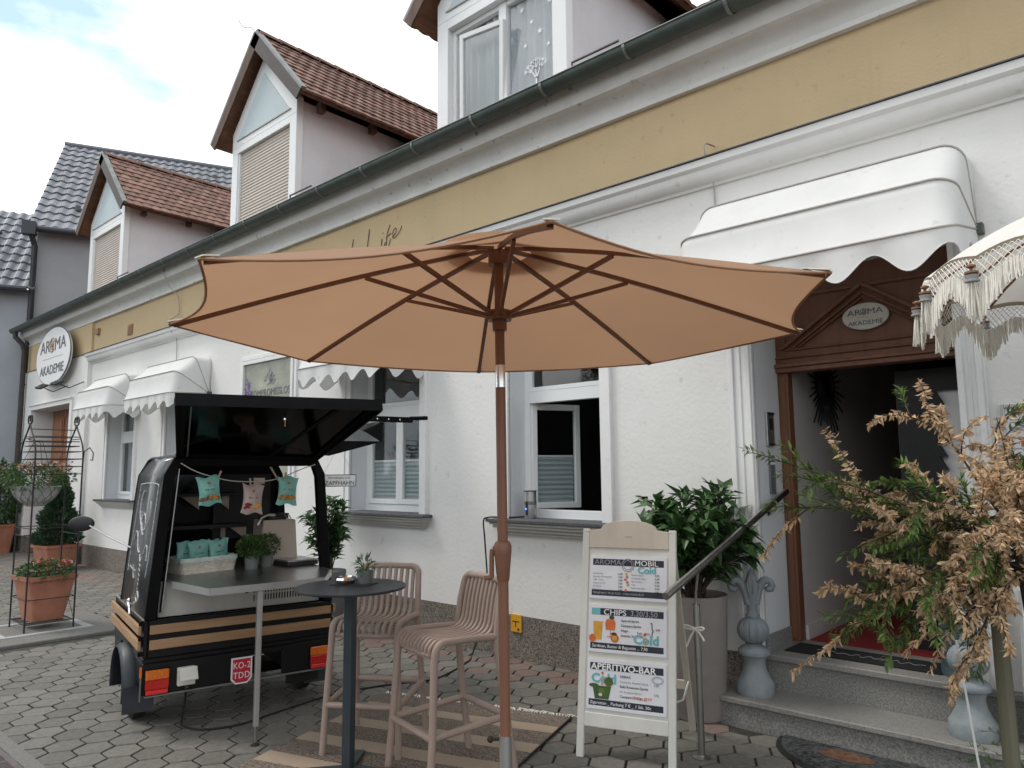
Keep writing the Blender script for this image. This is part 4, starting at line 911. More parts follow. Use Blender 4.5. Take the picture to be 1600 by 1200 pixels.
for k in range(3):
    T=thing('leaning_board',('front','middle','rear')[k]+' of the pale boards leaning on the wall right of the steps','board',(-.62,4.7,.17),group='boards leaning against the wall')
    y=4.78+k*.045; MB().use(('white','signblack','signwoodw')[k]).prism([(-.74+k*.03,y-.10,.172),(-.45+k*.02,y-.10,.172),(-.45+k*.02,y+.03,.95),(-.74+k*.03,y+.03,.95)],(0,.02,0)).build('panel',parent=T); MB().use('alu').prism([(-.74+k*.03,y-.104,.172),(-.725+k*.03,y-.104,.172),(-.725+k*.03,y+.026,.95),(-.74+k*.03,y+.026,.95)],(0,.004,0)).build('edge_strip',parent=T)
T=thing('gas_marker','small yellow marker plate low on the wall behind the parasol pole','marker plate',(-4.43,YF,.30))
MB().use('yellowsign').box((-4.50,YF-.018,.225),(-4.375,YF-.006,.375)).build('plate',parent=T,bevel=.003)
mb=MB().use('signblack'); mb.box((-4.48,YF-.0195,.31),(-4.40,YF-.0182,.318)); mb.box((-4.445,YF-.0195,.27),(-4.437,YF-.0182,.31)); mb.box((-4.42,YF-.0195,.24),(-4.40,YF-.0182,.26)); mb.build('marks',parent=T)
# device on the sill of the open window
T=thing('mist_diffuser','grey cylindrical aroma diffuser with blue light on the window sill','diffuser',(-4.31,5.03,1.19))
c=(-4.335,5.00,1.192); MB().use('alu').lathe([(.052,0),(.056,.01),(.056,.12)],c,28).build('base',parent=T,smooth=True)
mb=MB().use('potgrey'); mb.lathe([(.0565,.12),(.0565,.15)],c,28); mb.build('band',parent=T,smooth=True); MB().use('alu').lathe([(.055,.15),(.055,.235)],c,28).build('tank',parent=T,smooth=True)
MB().use('signblack').lathe([(.06,.235),(.06,.243),(.0,.245)],c,28).build('lid',parent=T,smooth=True)
mb=MB().use('signblack'); mb.box((c[0]+.0,c[1]-.064,c[2]+.03),(c[0]+.018,c[1]-.045,c[2]+.15)); mb.build('control_strip',parent=T); MB().use('bluelamp').ball((c[0]+.009,c[1]-.066,c[2]+.085),.0085,8).build('indicator_light',parent=T)
cable('power_cable',[(-4.38,5.0,1.21),(-4.5,4.93,1.20),(-4.60,4.82,1.205),(-4.66,4.80,1.20),(-4.70,4.785,1.17),(-4.70,4.80,1.0),(-4.74,4.87,.6),(-4.80,4.88,.30),(-4.85,4.8,.02),(-4.70,4.6,.006),(-4.55,4.25,.006),(-4.5,4.0,.006),(-4.62,3.75,.006),(-4.75,3.3,.006),(-4.7,2.8,.006),(-4.66,2.5,.006),(-4.75,2.3,.006),(-4.9,2.25,.006),(-4.93,2.25,.03),(-4.90,2.25,.15),(-4.875,2.25,.27)],.007,'black power cable running from the van socket over the paving to the window sill',k='rubber',spl=7)
# ================================================================ FOOD VAN (three wheeled)
VA=math.atan2(-.216,.976)
V_=thing('food_van','black three wheeled food van with raised hatch, oak slats and steel counter','food van',(-4.885,1.971,0),VA,world=False)
VM=Matrix.Translation((-4.885,1.971,0))@Matrix.Rotation(VA,4,'Z')
# local axes: +x backwards towards the camera, +y to its right, z up.  Rear at x=0, width 0..1.22
mb=MB().use('apeblack')
mb.box((-1.22,0.0,.44),(-.0,1.22,.47)); mb.box((-1.22,0,.47),(-1.19,1.22,.70)); mb.box((-1.19,0,.47),(0,.025,.70)); mb.box((-1.19,1.195,.47),(0,1.22,.70)); mb.box((-.025,.025,.47),(0,1.195,.70))
mb.box((-.03,0,.25),(0,.67,.44)); mb.box((-.03,.87,.24),(0,1.215,.44)); mb.box((-.03,.67,.40),(0,.87,.44))
mb.box((-.5,.004,.30),(-.03,.02,.44)); mb.box((-1.2,.004,.34),(-.9,.02,.44)); mb.box((-1.2,1.2,.30),(-.03,1.216,.44))
body=mb.build('cargo_bed',parent=V_,bevel=.006)
mb=MB().use('zinc'); mb.box((-.034,.02,.238),(.008,1.2,.249)); mb.build('rear_edge',parent=V_,bevel=.002)
for z0,z1 in ((.522,.580),(.615,.669)):
    MB().use('oak').box((.001,.033,z0),(.012,1.205,z1)).build('oak_slat',parent=V_,bevel=.002)
    MB().use('oak').box((-1.21,-.030,z0),(-.015,-.012,z1)).build('oak_slat',parent=V_,bevel=.002)
    MB().use('oak').box((-1.21,1.232,z0),(-.015,1.25,z1)).build('oak_slat',parent=V_,bevel=.002)
for z in (.50,.592,.685):
    MB().use('apeframe').box((-.03,-.028,z-.012),(-.006,-.001,z+.012)).build('slat_bracket',parent=V_)
MB().use('alu').box((-1.2,-.006,.702),(-.01,.004,.712)).build('side_rail',parent=V_)
# upper body: posts, roof, sides
pl=[(0,.70),(.075,1.60),(.135,1.715)]
def post(x0,x1,mir,k='apeframe',w=.068):
    f=lambda y:1.22-y if mir else y
    a=[(x0,f(y),z) for y,z in pl]; b=[(x0,f(y+w),z) for y,z in ((0.0,.70),(.075-.005,1.58),(.10,1.66))][::-1]
    return MB().use(k).prism([Vector(q) for q in a]+[Vector((x0,f(.20),1.715)),Vector((x0,f(.20),1.66))]+[Vector(q) for q in b],(x1-x0,0,0))
for mir in (0,1):
    post(-.055,.0,mir).build('rear_post',parent=V_,bevel=.004); post(-.98,-.93,mir).build('front_post',parent=V_,bevel=.004)
MB().use('apeframe').box((-.05,.14,1.655),(-.004,1.08,1.712)).build('roof_beam',parent=V_)
mb=MB().use('apeblack'); mb.prism([(-.98,.135,1.7155),(-.98,.16,1.735),(-.98,1.06,1.735),(-.98,1.085,1.7155)],(.98,0,0)); mb.build('roof',parent=V_,bevel=.01,seg=2)
# left side chalkboard panel (leaning in, with chamfered shoulder and rounded front top)
mb=MB().use('chalkboard')
n=8
def side_pt(x,z):
    y=.075*(z-.70)/.90 if z<=1.60 else .075+.06*(z-1.60)/.115
    return Vector((x,y-.003,z))
zs=[.712,1.0,1.3,1.5,1.56,1.60,1.63,1.66,1.69,1.712]
fx=lambda z:-.93 if z<1.50 else -.93+.24*(1-math.sqrt(max(0,1-((z-1.50)/.215)**2)))
V=[];F=[]
for z in zs: V+=[side_pt(fx(z),z),side_pt(-.001,z)]
for i in range(len(zs)-1): F.append((2*i,2*i+1,2*i+3,2*i+2))
sp_=mb.add(V,F).build('side_panel',parent=V_,smooth=True,solid=.006)
mb=MB().use('apeframe'); mb.tube([side_pt(fx(z),z) for z in zs],.009,6); mb.build('panel_edge',parent=V_,smooth=True)
ck=MB().use('chalk')
def chalk(pts,r=.0035):
    ck.tube([side_pt(x,z)+Vector((0,-.005,0)) for x,z in [(p[0],p[1]) for p in cr_spline([(a,b,0) for a,b in pts],5)]],r,5)
chalk([(-.74,1.535),(-.45,1.545),(-.12,1.54),(-.085,1.50),(-.09,1.3),(-.10,1.1),(-.13,.95)],.004); chalk([(-.74,1.53),(-.77,1.35),(-.80,1.05),(-.80,.93)],.0035)
chalk([(-.56,1.49),(-.62,1.44),(-.63,1.36),(-.58,1.30),(-.50,1.25),(-.40,1.23),(-.30,1.27),(-.25,1.35),(-.27,1.43)],.006)
chalk([(-.55,1.30),(-.45,1.22),(-.36,1.28),(-.44,1.34),(-.5,1.28),(-.4,1.20),(-.5,1.24)],.006)
chalk([(-.72,1.15),(-.66,1.21),(-.58,1.18),(-.52,1.10),(-.45,1.08)],.006); chalk([(-.42,1.07),(-.36,1.03),(-.30,1.09),(-.24,1.14),(-.18,1.12),(-.17,1.05)],.006)
chalk([(-.75,.97),(-.66,.96),(-.5,.955)],.003); chalk([(-.60,.99),(-.58,.93),(-.54,.90)],.003)
for k in range(7): chalk([(-.40+k*.008,1.04-k*.03),(-.35,1.03-k*.03),(-.36,1.015-k*.03)],.0035)
chalk([(-.36,.80),(-.30,.78),(-.27,.81),(-.32,.84),(-.36,.80)],.006)
ck.build('chalk_drawing',parent=V_)
mb=MB().use('chrome'); c=side_pt(-.42,.745); mb.tube([c+Vector((0,-.002,0)),c+Vector((0,-.03,0))],.012,8); mb.tube([c+Vector((-.05,-.03,.02)),c+Vector((.03,-.03,-.01)),c+Vector((.05,-.03,-.05))],.008,8); mb.ball(tuple(c+Vector((.0,-.03,.03))),.015,8); mb.build('latch_handle',parent=V_,smooth=True)
# bulkhead with dark glass, inner floor, shelves
mb=MB().use('apeframe')
mb.box((-.975,.05,.70),(-.945,1.17,1.10)); mb.box((-.975,.14,1.60),(-.945,1.08,1.71)); mb.box((-.975,.60,1.10),(-.945,.67,1.60)); mb.box((-.975,.08,1.10),(-.945,.15,1.60)); mb.box((-.975,1.06,1.10),(-.945,1.14,1.60)); mb.build('bulkhead',parent=V_)
MB().use('darkglass').box((-.963,.15,1.10),(-.959,.60,1.60)).build('bulkhead_window',parent=V_); MB().use('blackwood').box((-.965,.67,1.10),(-.955,1.06,1.60)).build('bulkhead_panel',parent=V_)
mb=MB().use('blackwood'); mb.box((-.94,.06,1.20),(-.70,.80,1.225)); mb.box((-.94,.07,1.44),(-.74,.78,1.46)); mb.box((-.94,.60,1.02),(-.90,.66,1.6)); mb.build('shelf',parent=V_)
for (y,z) in ((.58,1.44),(.56,1.20),(.72,1.20),(.36,1.44)):
    MB().use('beige').prism([(-.93,y,z),(-.93,y+.14,z),(-.93,y+.14,z-.11)],(.012,0,0)).build('facade_glimpse',parent=V_)  # pale wedges added to stand for bright facade glimpsed through the cab glass
MB().use('blackwood').box((-.94,.03,.72),(-.30,.12,1.0)).build('inner_lining',parent=V_)
mb=MB().use('apeframe'); mb.tube([(-.02,.09,.74),(-.02,.15,1.52)],.006,6); mb.build('gas_strut',parent=V_)
MB().use('alu').tube([(-.008,.098,.76),(-.008,.165,1.64)],.004,6).build('seal_strip',parent=V_)
# fridge front below the counter, with ventilation slots
mb=MB().use('whitepanel'); mb.box((-.10,.085,.702),(-.06,1.14,.925)); fr_=mb.build('cabinet',parent=V_,bevel=.003)
mb=MB().use('apeframe')
for i in range(24):
    y=.68+i*.0192
    for z0,z1 in ((.745,.785),(.797,.837),(.85,.89)): mb.box((-.0605,y,z0),(-.0585,y+.0075,z1))
mb.build('vent_slots',parent=V_)
mb=MB().use('signblack'); mb.box((-.0605,.625,.80),(-.056,.645,.835)); mb.tube([(-.06,.10,.79),(-.056,.10,.79)],.006,8); mb.tube([(-.06,.10,.74),(-.056,.10,.74)],.006,8); mb.build('fittings',parent=V_)
mb=MB().use('whitepanel').box((-.0598,.615,.703),(-.0575,.618,.92)); mb.build('door_gap',parent=V_)
# counter
P=[(-.90,.10),(-.18,.115),(.10,.13),(.56,.245),(.535,.95),(.18,1.135),(-.10,1.16),(-.90,1.10)]
mb=MB().use('counter'); mb.prism([(x,y,.926) for x,y in P],(0,0,.014)); ct=mb.build('counter',parent=V_,bevel=.002)
mb=MB().use('alu')
for a,b in zip(P[2:6],P[3:6]): 
    a=Vector((*a,0)); b=Vector((*b,0)); d=(b-a).normalized(); o=Vector((d.y,-d.x,0))*.003
    mb.prism([a+o+Vector((0,0,.900)),b+o+Vector((0,0,.900)),b+o+Vector((0,0,.9415)),a+o+Vector((0,0,.9415))],-o*.9)
mb.build('counter_edge',parent=V_)
mb=MB().use('alu'); mb.box((.505,.53,.035+.07),(.54,.562,.90)); lg=mb.build('counter_leg',parent=V_,bevel=.006); MB().use('steel').tube([(.522,.545,.015),(.522,.545,.106)],.006,8).build('foot_rod',parent=lg,smooth=True)
MB().use('rubber').lathe([(.026,0),(.026,.006),(.012,.014),(.008,.018)],(.522,.545,0),16).build('foot_pad',parent=lg,smooth=True)
# raised rear hatch
hA,hB=Vector((.005,.14,1.722)),Vector((.005,1.07,1.70)); oA,oB=Vector((.93,-.06,2.01)),Vector((.93,1.145,2.03))
nn=(oA-hA).cross(hB-hA).normalized(); nn=nn if nn.z>0 else -nn
def hp(s,t): return (hA.lerp(hB,s)).lerp(oA.lerp(oB,s),t)
def bar(name,s0,t0,s1,t1,w=.045,d=.03,k='apeframe'):
    a,b=hp(s0,t0),hp(s1,t1); dd=(b-a).normalized(); sd=dd.cross(nn).normalized()
    MB().use(k).prism([a-sd*w/2-nn*d/2,a+sd*w/2-nn*d/2,a+sd*w/2+nn*d/2,a-sd*w/2+nn*d/2],b-a).build(name,parent=hatch)
mb=MB().use('apeblack'); q=[hp(0,0)+nn*.018,hp(1,0)+nn*.018,hp(1,1)+nn*.018,hp(0,1)+nn*.018]; mb.prism(q,nn*.008); hatch=mb.build('rear_hatch',parent=V_,bevel=.003)
for a in ((.025,0,.025,1),(.975,0,.975,1),(0,.025,1,.025),(0,.975,1,.975)): bar('hatch_frame',*a)
bar('hatch_frame',.62,.03,.80,.97,.03,.02); 
mb=MB().use('darkglass'); q=[hp(.04,.04),hp(.96,.04),hp(.96,.96),hp(.04,.96)]; mb.prism(q,nn*.004); mb.build('hatch_glass',parent=hatch)
mb=MB().use('apeblack'); q=[hp(.04,.04)+nn*.006,hp(.96,.04)+nn*.006,hp(.96,.96)+nn*.006,hp(.04,.96)+nn*.006]; mb.prism(q,nn*.004); mb.build('hatch_lining',parent=hatch)
mb=MB().use('chrome'); c=hp(.52,.86)-nn*.02; mb.tube([c,c-nn*.035,c-nn*.05+Vector((0,.0,-.03))],.006,6); mb.ball(tuple(c-nn*.035),.012,8); mb.build('hatch_latch',parent=hatch)
MB().use('alu').tube([hp(.07,.06)-nn*.02,hp(.07,.92)-nn*.02],.004,6).build('hatch_seal',parent=hatch)
# rim of the hatch: side flanges
mb=MB().use('apeframe'); 
for s_ in (0,1): a,b=hp(s_,0),hp(s_,1); mb.prism([a+nn*.02,b+nn*.02,b-nn*.05,a-nn*.02],Vector((0,.012 if s_==0 else -.012,0)))
a,b=hp(0,1),hp(1,1); mb.prism([a+nn*.028,b+nn*.028,b-nn*.045,a-nn*.045],Vector((.012,0,0))); mb.build('hatch_flange',parent=hatch)
# raised side hatch on the house side, light bar
mb=MB().use('apeblack'); mb.prism([(-.9,1.07,1.735),(-.9,1.62,1.98),(-.9,1.62,1.995),(-.9,1.07,1.75)],(.84,0,0)); sh=mb.build('side_hatch',parent=V_)
mb=MB().use('apeframe'); mb.box((-.9,1.605,1.84),(-.06,1.625,1.99)); mb.prism([(-.075,1.07,1.735),(-.075,1.62,1.98),(-.075,1.62,1.84),(-.075,1.20,1.73)],(.014,0,0)); mb.build('hatch_flange',parent=sh)
MB().use('zinc').prism([(-.06,1.25,1.84),(-.06,1.60,1.842),(-.06,1.50,1.90),(-.06,1.40,1.945),(-.06,1.33,1.90)],(.004,0,0)).build('corner_plate',parent=sh)
mb=MB().use('apeframe'); mb.box((-.31,1.45,2.01),(-.28,2.0,2.055)); mb.tube([(-.295,1.98,2.045),(-.295,2.14,2.055)],.017,8); lb=mb.build('light_bar',parent=V_)
mb=MB().use('apeframe'); mb.tube([(-.295,1.55,2.01),(-.295,1.50,1.95)],.01,6); mb.build('light_bar_arm',parent=lb)
for y in (1.68,1.78,1.88): MB().use('chrome').ball((-.28,y,2.03),.009,8).build('spot_lens',parent=lb)
mb=MB().use('chrome'); mb.ball((-.29,1.60,2.075),.016,8); mb.ball((-.29,1.65,2.08),.012,8); mb.build('clamp',parent=lb)
# tail lamps, plate, socket, fenders, wheels, cab, mirror
for y0 in (.017,1.06):
    t=MB().use('apeframe').box((.0,y0-.006,.252),(.010,y0+.140,.408)).build('tail_lamp',parent=V_,bevel=.003)
    MB().use('amber').box((.010,y0,.345),(.030,y0+.134,.402)).build('indicator_lens',parent=t,bevel=.004)
    MB().use('redlens').box((.010,y0,.285),(.030,y0+.134,.344)).build('brake_lens',parent=t,bevel=.004)
    MB().use('redlens2').box((.010,y0+.004,.258),(.032,y0+.130,.284)).build('reflector',parent=t,bevel=.003)
mb=MB().use('white'); P=[(.53,.400),(.665,.400),(.665,.262),(.635,.232),(.56,.232),(.53,.262)]; mb.prism([(.004,y,z) for y,z in P],(.004,0,0)); pt_=mb.build('number_plate',parent=V_)
P=[(.540,.390),(.655,.390),(.655,.268),(.630,.242),(.565,.242),(.540,.268)]; MB().use('platered').prism([(.008,y,z) for y,z in P],(.0015,0,0)).build('plate_field',parent=pt_)
fr=lambda y,z:frame_xf((.010,y,z),(0,1,0),(0,0,1))
text('KO-2',.058,fr(.598,.330),'white',pt_,align='CENTER',sx=.82,ext=.0008,sp=1.05); text('TDD',.058,fr(.598,.268),'white',pt_,align='CENTER',sx=.85,ext=.0008,sp=1.1)
mb=MB(Matrix.Translation((.002,.20,.285))).use('offwhite'); mb.box((0,0,0),(.035,.105,.11)); so_=mb.build('power_socket',parent=V_,bevel=.004)
mb=MB(Matrix.Translation((.038,.20,.395))@Matrix.Rotation(R(-32),4,'Y')).use('offwhite'); mb.box((0,.006,-.085),(.008,.112,.0)); mb.build('socket_flap',parent=so_,bevel=.003)
MB().use('signblack').tube([(.02,.258,.285),(.025,.258,.262)],.014,10).build('plug',parent=so_)
def wheel(x,y,r=.215,w=.10):
    t=MB(Matrix.Translation((x,y,r))@Matrix.Rotation(R(90),4,'X')).use('rubber').lathe([(r*.58,-w/2),(r*.9,-w/2),(r,-w*.32),(r,w*.32),(r*.9,w/2),(r*.58,w/2)],n=36).build('wheel',parent=V_,smooth=True)
    MB(Matrix.Translation((x,y,r))@Matrix.Rotation(R(90),4,'X')).use('alu').lathe([(r*.57,-w*.4),(r*.3,-w*.3),(.03,-w*.38),(.0,-w*.38)] ,n=24).build('rim',parent=t,smooth=True)
    MB(Matrix.Translation((x,y,r))@Matrix.Rotation(R(90),4,'X')).use('alu').lathe([(r*.57,w*.4),(r*.3,w*.42),(.04,w*.55),(.0,w*.58)],n=24).build('hub_cap',parent=t,smooth=True)
wheel(-.50,.055); wheel(-.50,1.165); wheel(-1.95,.61)
for y0,y1 in ((-.075,.115),(1.105,1.295)):
    P=[]; 
    ar=arc((-.50,0,.215),.27,R(-12),R(192),16)
    mb=MB().use('fender'); V=[];F=[]
    ys=[y0,y0+.012,y1] if y0<.5 else [y1,y1-.012,y0]
    for (x,_,z) in ar: 
        dx,dz=(x+.50),(z-.215); V+=[(-.50+dx*.96,ys[0],.215+dz*.93),(x,ys[1]+(.01 if y0<.5 else -.01),z),(x,ys[2],z)]
    for i in range(len(ar)-1):
        for k in (0,1): F.append((3*i+k,3*i+3+k,3*i+4+k,3*i+1+k))
    mb.add(V,F); fd=mb.build('fender',parent=V_,smooth=True,solid=.006,auto=False)
    MB().use('fender').prism([(-.225,y0+.005,.10),(-.225,y1-.005,.10),(-.235,y1-.005,.26),(-.235,y0+.005,.26)],(.008,0,0)).build('mud_flap',parent=fd)
mb=MB().use('amber'); mb.box((-.02,-.012,.36),(.0,-.001,.42)); mb.build('side_marker',parent=V_)
mb=MB().use('zinc'); mb.box((-.006,-.010,.22),(-.001,-.004,.36)); mb.build('side_bracket',parent=V_)
mb=MB().use('apeblack')     # cab, narrowing to the single front wheel
rings=[(-1.0,.18,1.04,.35,1.62),(-1.35,.24,.98,.34,1.60),(-1.62,.30,.92,.34,1.45),(-1.90,.36,.86,.34,1.02),(-2.05,.42,.80,.38,.86),(-2.10,.5,.72,.45,.75)]
V=[];F=[]
for x,a,b,c,d in rings:
    for k in range(16):
        an=2*PI*k/16; cx,cz2=(a+b)/2,(c+d)/2; ex=.45; u_=math.cos(an);w_=math.sin(an)
        V.append((x,cx+(b-a)/2*math.copysign(abs(u_)**ex,u_),cz2+(d-c)/2*math.copysign(abs(w_)**ex,w_)))
for i in range(5):
    for k in range(16): F.append((i*16+k,i*16+(k+1)%16,(i+1)*16+(k+1)%16,(i+1)*16+k))
F.append(tuple(range(80,96))); F.append(tuple(range(16))[::-1]); mb.add(V,F); cb=mb.build('cab',parent=V_,smooth=True)
mb=MB().use('darkglass'); mb.prism([(-1.62,.33,1.40),(-1.62,.89,1.40),(-1.88,.84,1.06),(-1.88,.38,1.06)],(-.03,0,.03)); mb.build('windscreen',parent=cb)
for y0,s_ in ((.36,1),(.86,-1)): MB(Matrix.Translation((-2.06,.61-s_*.16,.66))@Matrix.Rotation(R(-90),4,'Y')).use('chrome').lathe([(.06,0),(.065,.02),(.05,.03),(.0,.04)],n=20).build('headlight',parent=cb,smooth=True)
mb=MB().use('alu'); mb.tube([(-.75,.015,1.09),(-.95,-.12,1.17),(-1.03,-.22,1.24)],.006,6); mr=mb.build('mirror_arm',parent=V_)
MB(Matrix.Translation((-1.06,-.27,1.255))@Matrix.Rotation(R(-15),4,'Z')).use('signblack').ball((0,0,0),(.018,.085,.055),20).build('mirror',parent=mr,smooth=True)
mb=MB().use('apeframe'); mb.box((-.9,.25,.30),(-.1,.32,.44)); mb.box((-.9,.90,.28),(-.1,.97,.44)); mb.box((-.62,.05,.18),(-.40,1.17,.25)); mb.build('chassis',parent=V_)
mb=MB().use('rubber'); mb.box((-.16,.95,.14),(-.14,1.18,.30)); mb.build('rear_flap',parent=V_)
def vm(p): return VM@Vector(p)
# string with bags across the hatch
def vcable(name,pts,r,label,cat,k,spl=6): return cable(name,[vm(p) for p in pts],r,label,cat,k,spl)
vcable('hanging_string',[(.03,.165,1.675),(.035,.24,1.63),(.04,.33,1.595),(.04,.50,1.555),(.04,.70,1.553),(.04,.82,1.575),(.04,.88,1.60),(.035,.98,1.64),(.03,1.06,1.665)],.0035,'white string sagging across the open back of the van','string','offwhite')
def bag_mesh(w,h,d,seed,fill=1):
    mb=MB(); n,m=12,14; V=[];F=[]
    for s_ in (1,-1):
        for j in range(m+1):
            for i in range(n+1):
                u,v=i/n,j/m; e=(math.sin(PI*u)**.55)*(math.sin(PI*v)**.6)
                pinch=1-.19*math.sin(PI*v)**.7; z=(v-.5)*h; x=(u-.5)*w*pinch
                q=noise.noise((u*6+seed,v*6,s_*3.0))*.18*d*min(1,e*1.5)+noise.noise((u*14+seed,v*14,s_))*.08*d*min(1,e*2)
                V.append((s_*(d*.5*e*fill+q*1.0)+(.0006*s_),x,z+.008*math.sin(u*9+seed)*(1-e)))
    N1=(n+1)*(m+1)
    for s_ in (0,1):
        for j in range(m):
            for i in range(n):
                a=s_*N1+j*(n+1)+i; F.append((a,a+1,a+n+2,a+n+1) if s_==0 else (a,a+n+1,a+n+2,a+1))
    for j in range(m): 
        for i in (0,n): a=j*(n+1)+i; F.append((a,a+n+1,a+n+1+N1,a+N1))
    return V,F
def bag(loc,w,h,d,k,lab,tilt,seed,rz=0,group=None,food='food',extra=None,rx=0):
    m=VM@Matrix.Translation(loc)@Matrix.Rotation(rz,4,'Z')@Matrix.Rotation(tilt,4,'X')@Matrix.Rotation(rx,4,'Y')
    t=thing('snack_bag',lab,'snack bag',tuple(m.translation),0,group)
    V,F=bag_mesh(w,h,d,seed); MB(m).use(k).add(V,F).build('pouch',parent=t,smooth=True,auto=False)
    mb=MB(m).use('bronze'); mb.lathe([(.011,0),(.009,.0015)],n=12,xf=Matrix.Translation((d*.40,0,h*.27))@Matrix.Rotation(R(90),4,'Y')); 
    mb.build('badge',parent=t)
    rr=random.Random(seed); 
    if food:
        for k2,n_,xo in ((food,12,.15),(extra or 'beads',9,-.25)):
            mb=MB(m).use(k2)
            for i in range(n_):
                y=xo*w+rr.uniform(-.17,.17)*w; z=-h*.24+rr.uniform(-.07,.07)*h; mb.ball((d*.52-(abs(y)/w)**2*d*.9,y,z),(.004,.011,.008),8)
            mb.build('food_picture',parent=t,smooth=True)
    mb=MB(m).use('signgrey'); 
    for i in range(7): mb.box((d*.50,-.030+i*.009,h*.02),(d*.50+.001,-.025+i*.009,h*.02+.009))
    mb.build('print',parent=t)
    return t
pegs=[]
def peg(p,rz=.0,a=.3,lab='',size=.05):
    m=VM@Matrix.Translation(p)@Matrix.Rotation(a,4,'X'); t=thing('clothes_peg',lab,'peg',tuple(m.translation),0,'wooden pegs on the string')
    for s_ in (-1,1): MB(m).use('beige').prism([(s_*.001,-.004,-size*.5),(s_*.001,.004,-size*.5),(s_*.009,.004,size*.5),(s_*.009,-.004,size*.5)],(s_*.004,0,0)).build('jaw',parent=t)
bag((.055,.34,1.495),.155,.185,.045,'mint','mint green snack bag pegged on the left of the string',R(8),1,food='food',group='snack bags pegged on the string')
bag((.055,.62,1.435),.15,.195,.045,'rose','pale pink snack bag pegged in the middle of the string',R(-2),2,food='yelloworange',extra='darkred',group='snack bags pegged on the string')
bag((.055,.855,1.485),.15,.19,.045,'mint','darker mint snack bag pegged on the right of the string by the laurel',R(-3),3,food='food',extra='food',group='snack bags pegged on the string')
peg((.06,.40,1.60),a=-.35,lab='wooden peg above the left mint bag'); peg((.06,.60,1.548),a=.1,lab='wooden peg above the pink bag'); peg((.06,.84,1.585),a=.1,lab='wooden peg above the right mint bag'); peg((.05,.765,1.60),a=.55,lab='larger empty wooden peg between the pink and right mint bag',size=.11)
# card behind the pink bag
tag(MB(VM).use('beige').box((.03,.63,1.535),(.033,.705,1.575)).build('paper_card'),'small beige card pinned on the string behind the pink bag','card')
# basket with bags
bm=VM@Matrix.Translation((-.33,.40,.940))@Matrix.Rotation(R(106),4,'Z')
T=thing('wicker_basket','white wicker basket with mint cloth lining on the steel counter','basket',tuple(bm.translation)); 
def rrect(w,d,r,n=6):
    P=[]
    for cx,cy,a0 in ((w/2-r,d/2-r,0),(-w/2+r,d/2-r,90),(-w/2+r,-d/2+r,180),(w/2-r,-d/2+r,270)):
        for i in range(n+1): a=R(a0+90*i/n); P.append((cx+r*math.cos(a),cy+r*math.sin(a)))
    return P
bw,bd,bh=.40,.24,.098
mb=MB(bm).use('wicker')
for j in range(11):
    z=.004+j*.0088; sc=1-.07*(1-j/10); ph=j%2
    P=rrect(bw*sc,bd*sc,.03); D=[]
    for a,b in zip(P,P[1:]+P[:1]):
        L=math.dist(a,b); k=max(1,round(L/.011)); D+=[(a[0]+(b[0]-a[0])*i/k,a[1]+(b[1]-a[1])*i/k) for i in range(k)]
    mb.tube([(x*(1+.012*(1 if (i//2+ph)%2 else -1)),y*(1+.016*(1 if (i//2+ph)%2 else -1)),z) for i,(x,y) in enumerate(D)],.0046,5,closed=True)
mb.box((-bw*.46,-bd*.46,0),(bw*.46,bd*.46,.004)); mb.build('weave',parent=T)
mb=MB(bm).use('mintcloth'); P=rrect(bw*1.03,bd*1.05,.035,5); n=len(P); V=[];F=[]; D=[]
for a,b in zip(P,P[1:]+P[:1]):
    L=math.dist(a,b); k=max(1,round(L/.02)); D+=[(a[0]+(b[0]-a[0])*i/k,a[1]+(b[1]-a[1])*i/k) for i in range(k)]
n=len(D)
for sc,z in ((.86,.03),(.95,bh+.002),(.985,bh+.008),(1.015,bh+.004),(1.02,bh-.010),(1.018,bh-.022)):
    for i,(x,y) in enumerate(D): w_=.0022*math.sin(i*2.1+z*90); V.append((x*sc+w_,y*sc+w_,z+w_*(1 if z>bh-.02 else 1.6)))
for j in range(5):
    for i in range(n): F.append((j*n+i,j*n+(i+1)%n,(j+1)*n+(i+1)%n,(j+1)*n+i))
mb.add(V,F); mb.build('cloth_lining',parent=T,smooth=True,auto=False)
mb=MB(bm).use('offwhite'); c=Vector((.05,-bd/2-.012,bh-.02))
for q in (((.0,0,0),(.03,-.006,.012),(.035,-.005,-.008),(0,0,0)),((0,0,0),(-.03,-.006,.012),(-.035,-.005,-.01),(0,0,0)),((0,0,0),(.006,-.004,-.04),(.003,-.004,-.085)),((0,0,0),(-.01,-.004,-.03),(-.006,-.004,-.07))): mb.tube(cr_spline([c+Vector(p) for p in q],4),.0025,5)
mb.build('ribbon_bow',parent=T,smooth=True)
for i,(x,y,tl,h_) in enumerate(((-.105,.02,-.10,.175),(-.045,-.035,.05,.18),(.05,.02,-.03,.175),(.11,-.02,.10,.175))):
    m_=Matrix.Translation((x,y,.105))@Matrix.Rotation(R(-90),4,'Z'); g=bm@m_
    lm=VM.inverted()@g; bag(tuple(lm.translation+Vector((0,0,.012))),.165,h_,.036,'mint',('leftmost crumpled','second, front','third','rightmost')[i]+' mint snack bag standing in the wicker basket',tl,10+i,rz=lm.to_euler().z,group='mint snack bags in the basket',food=None)
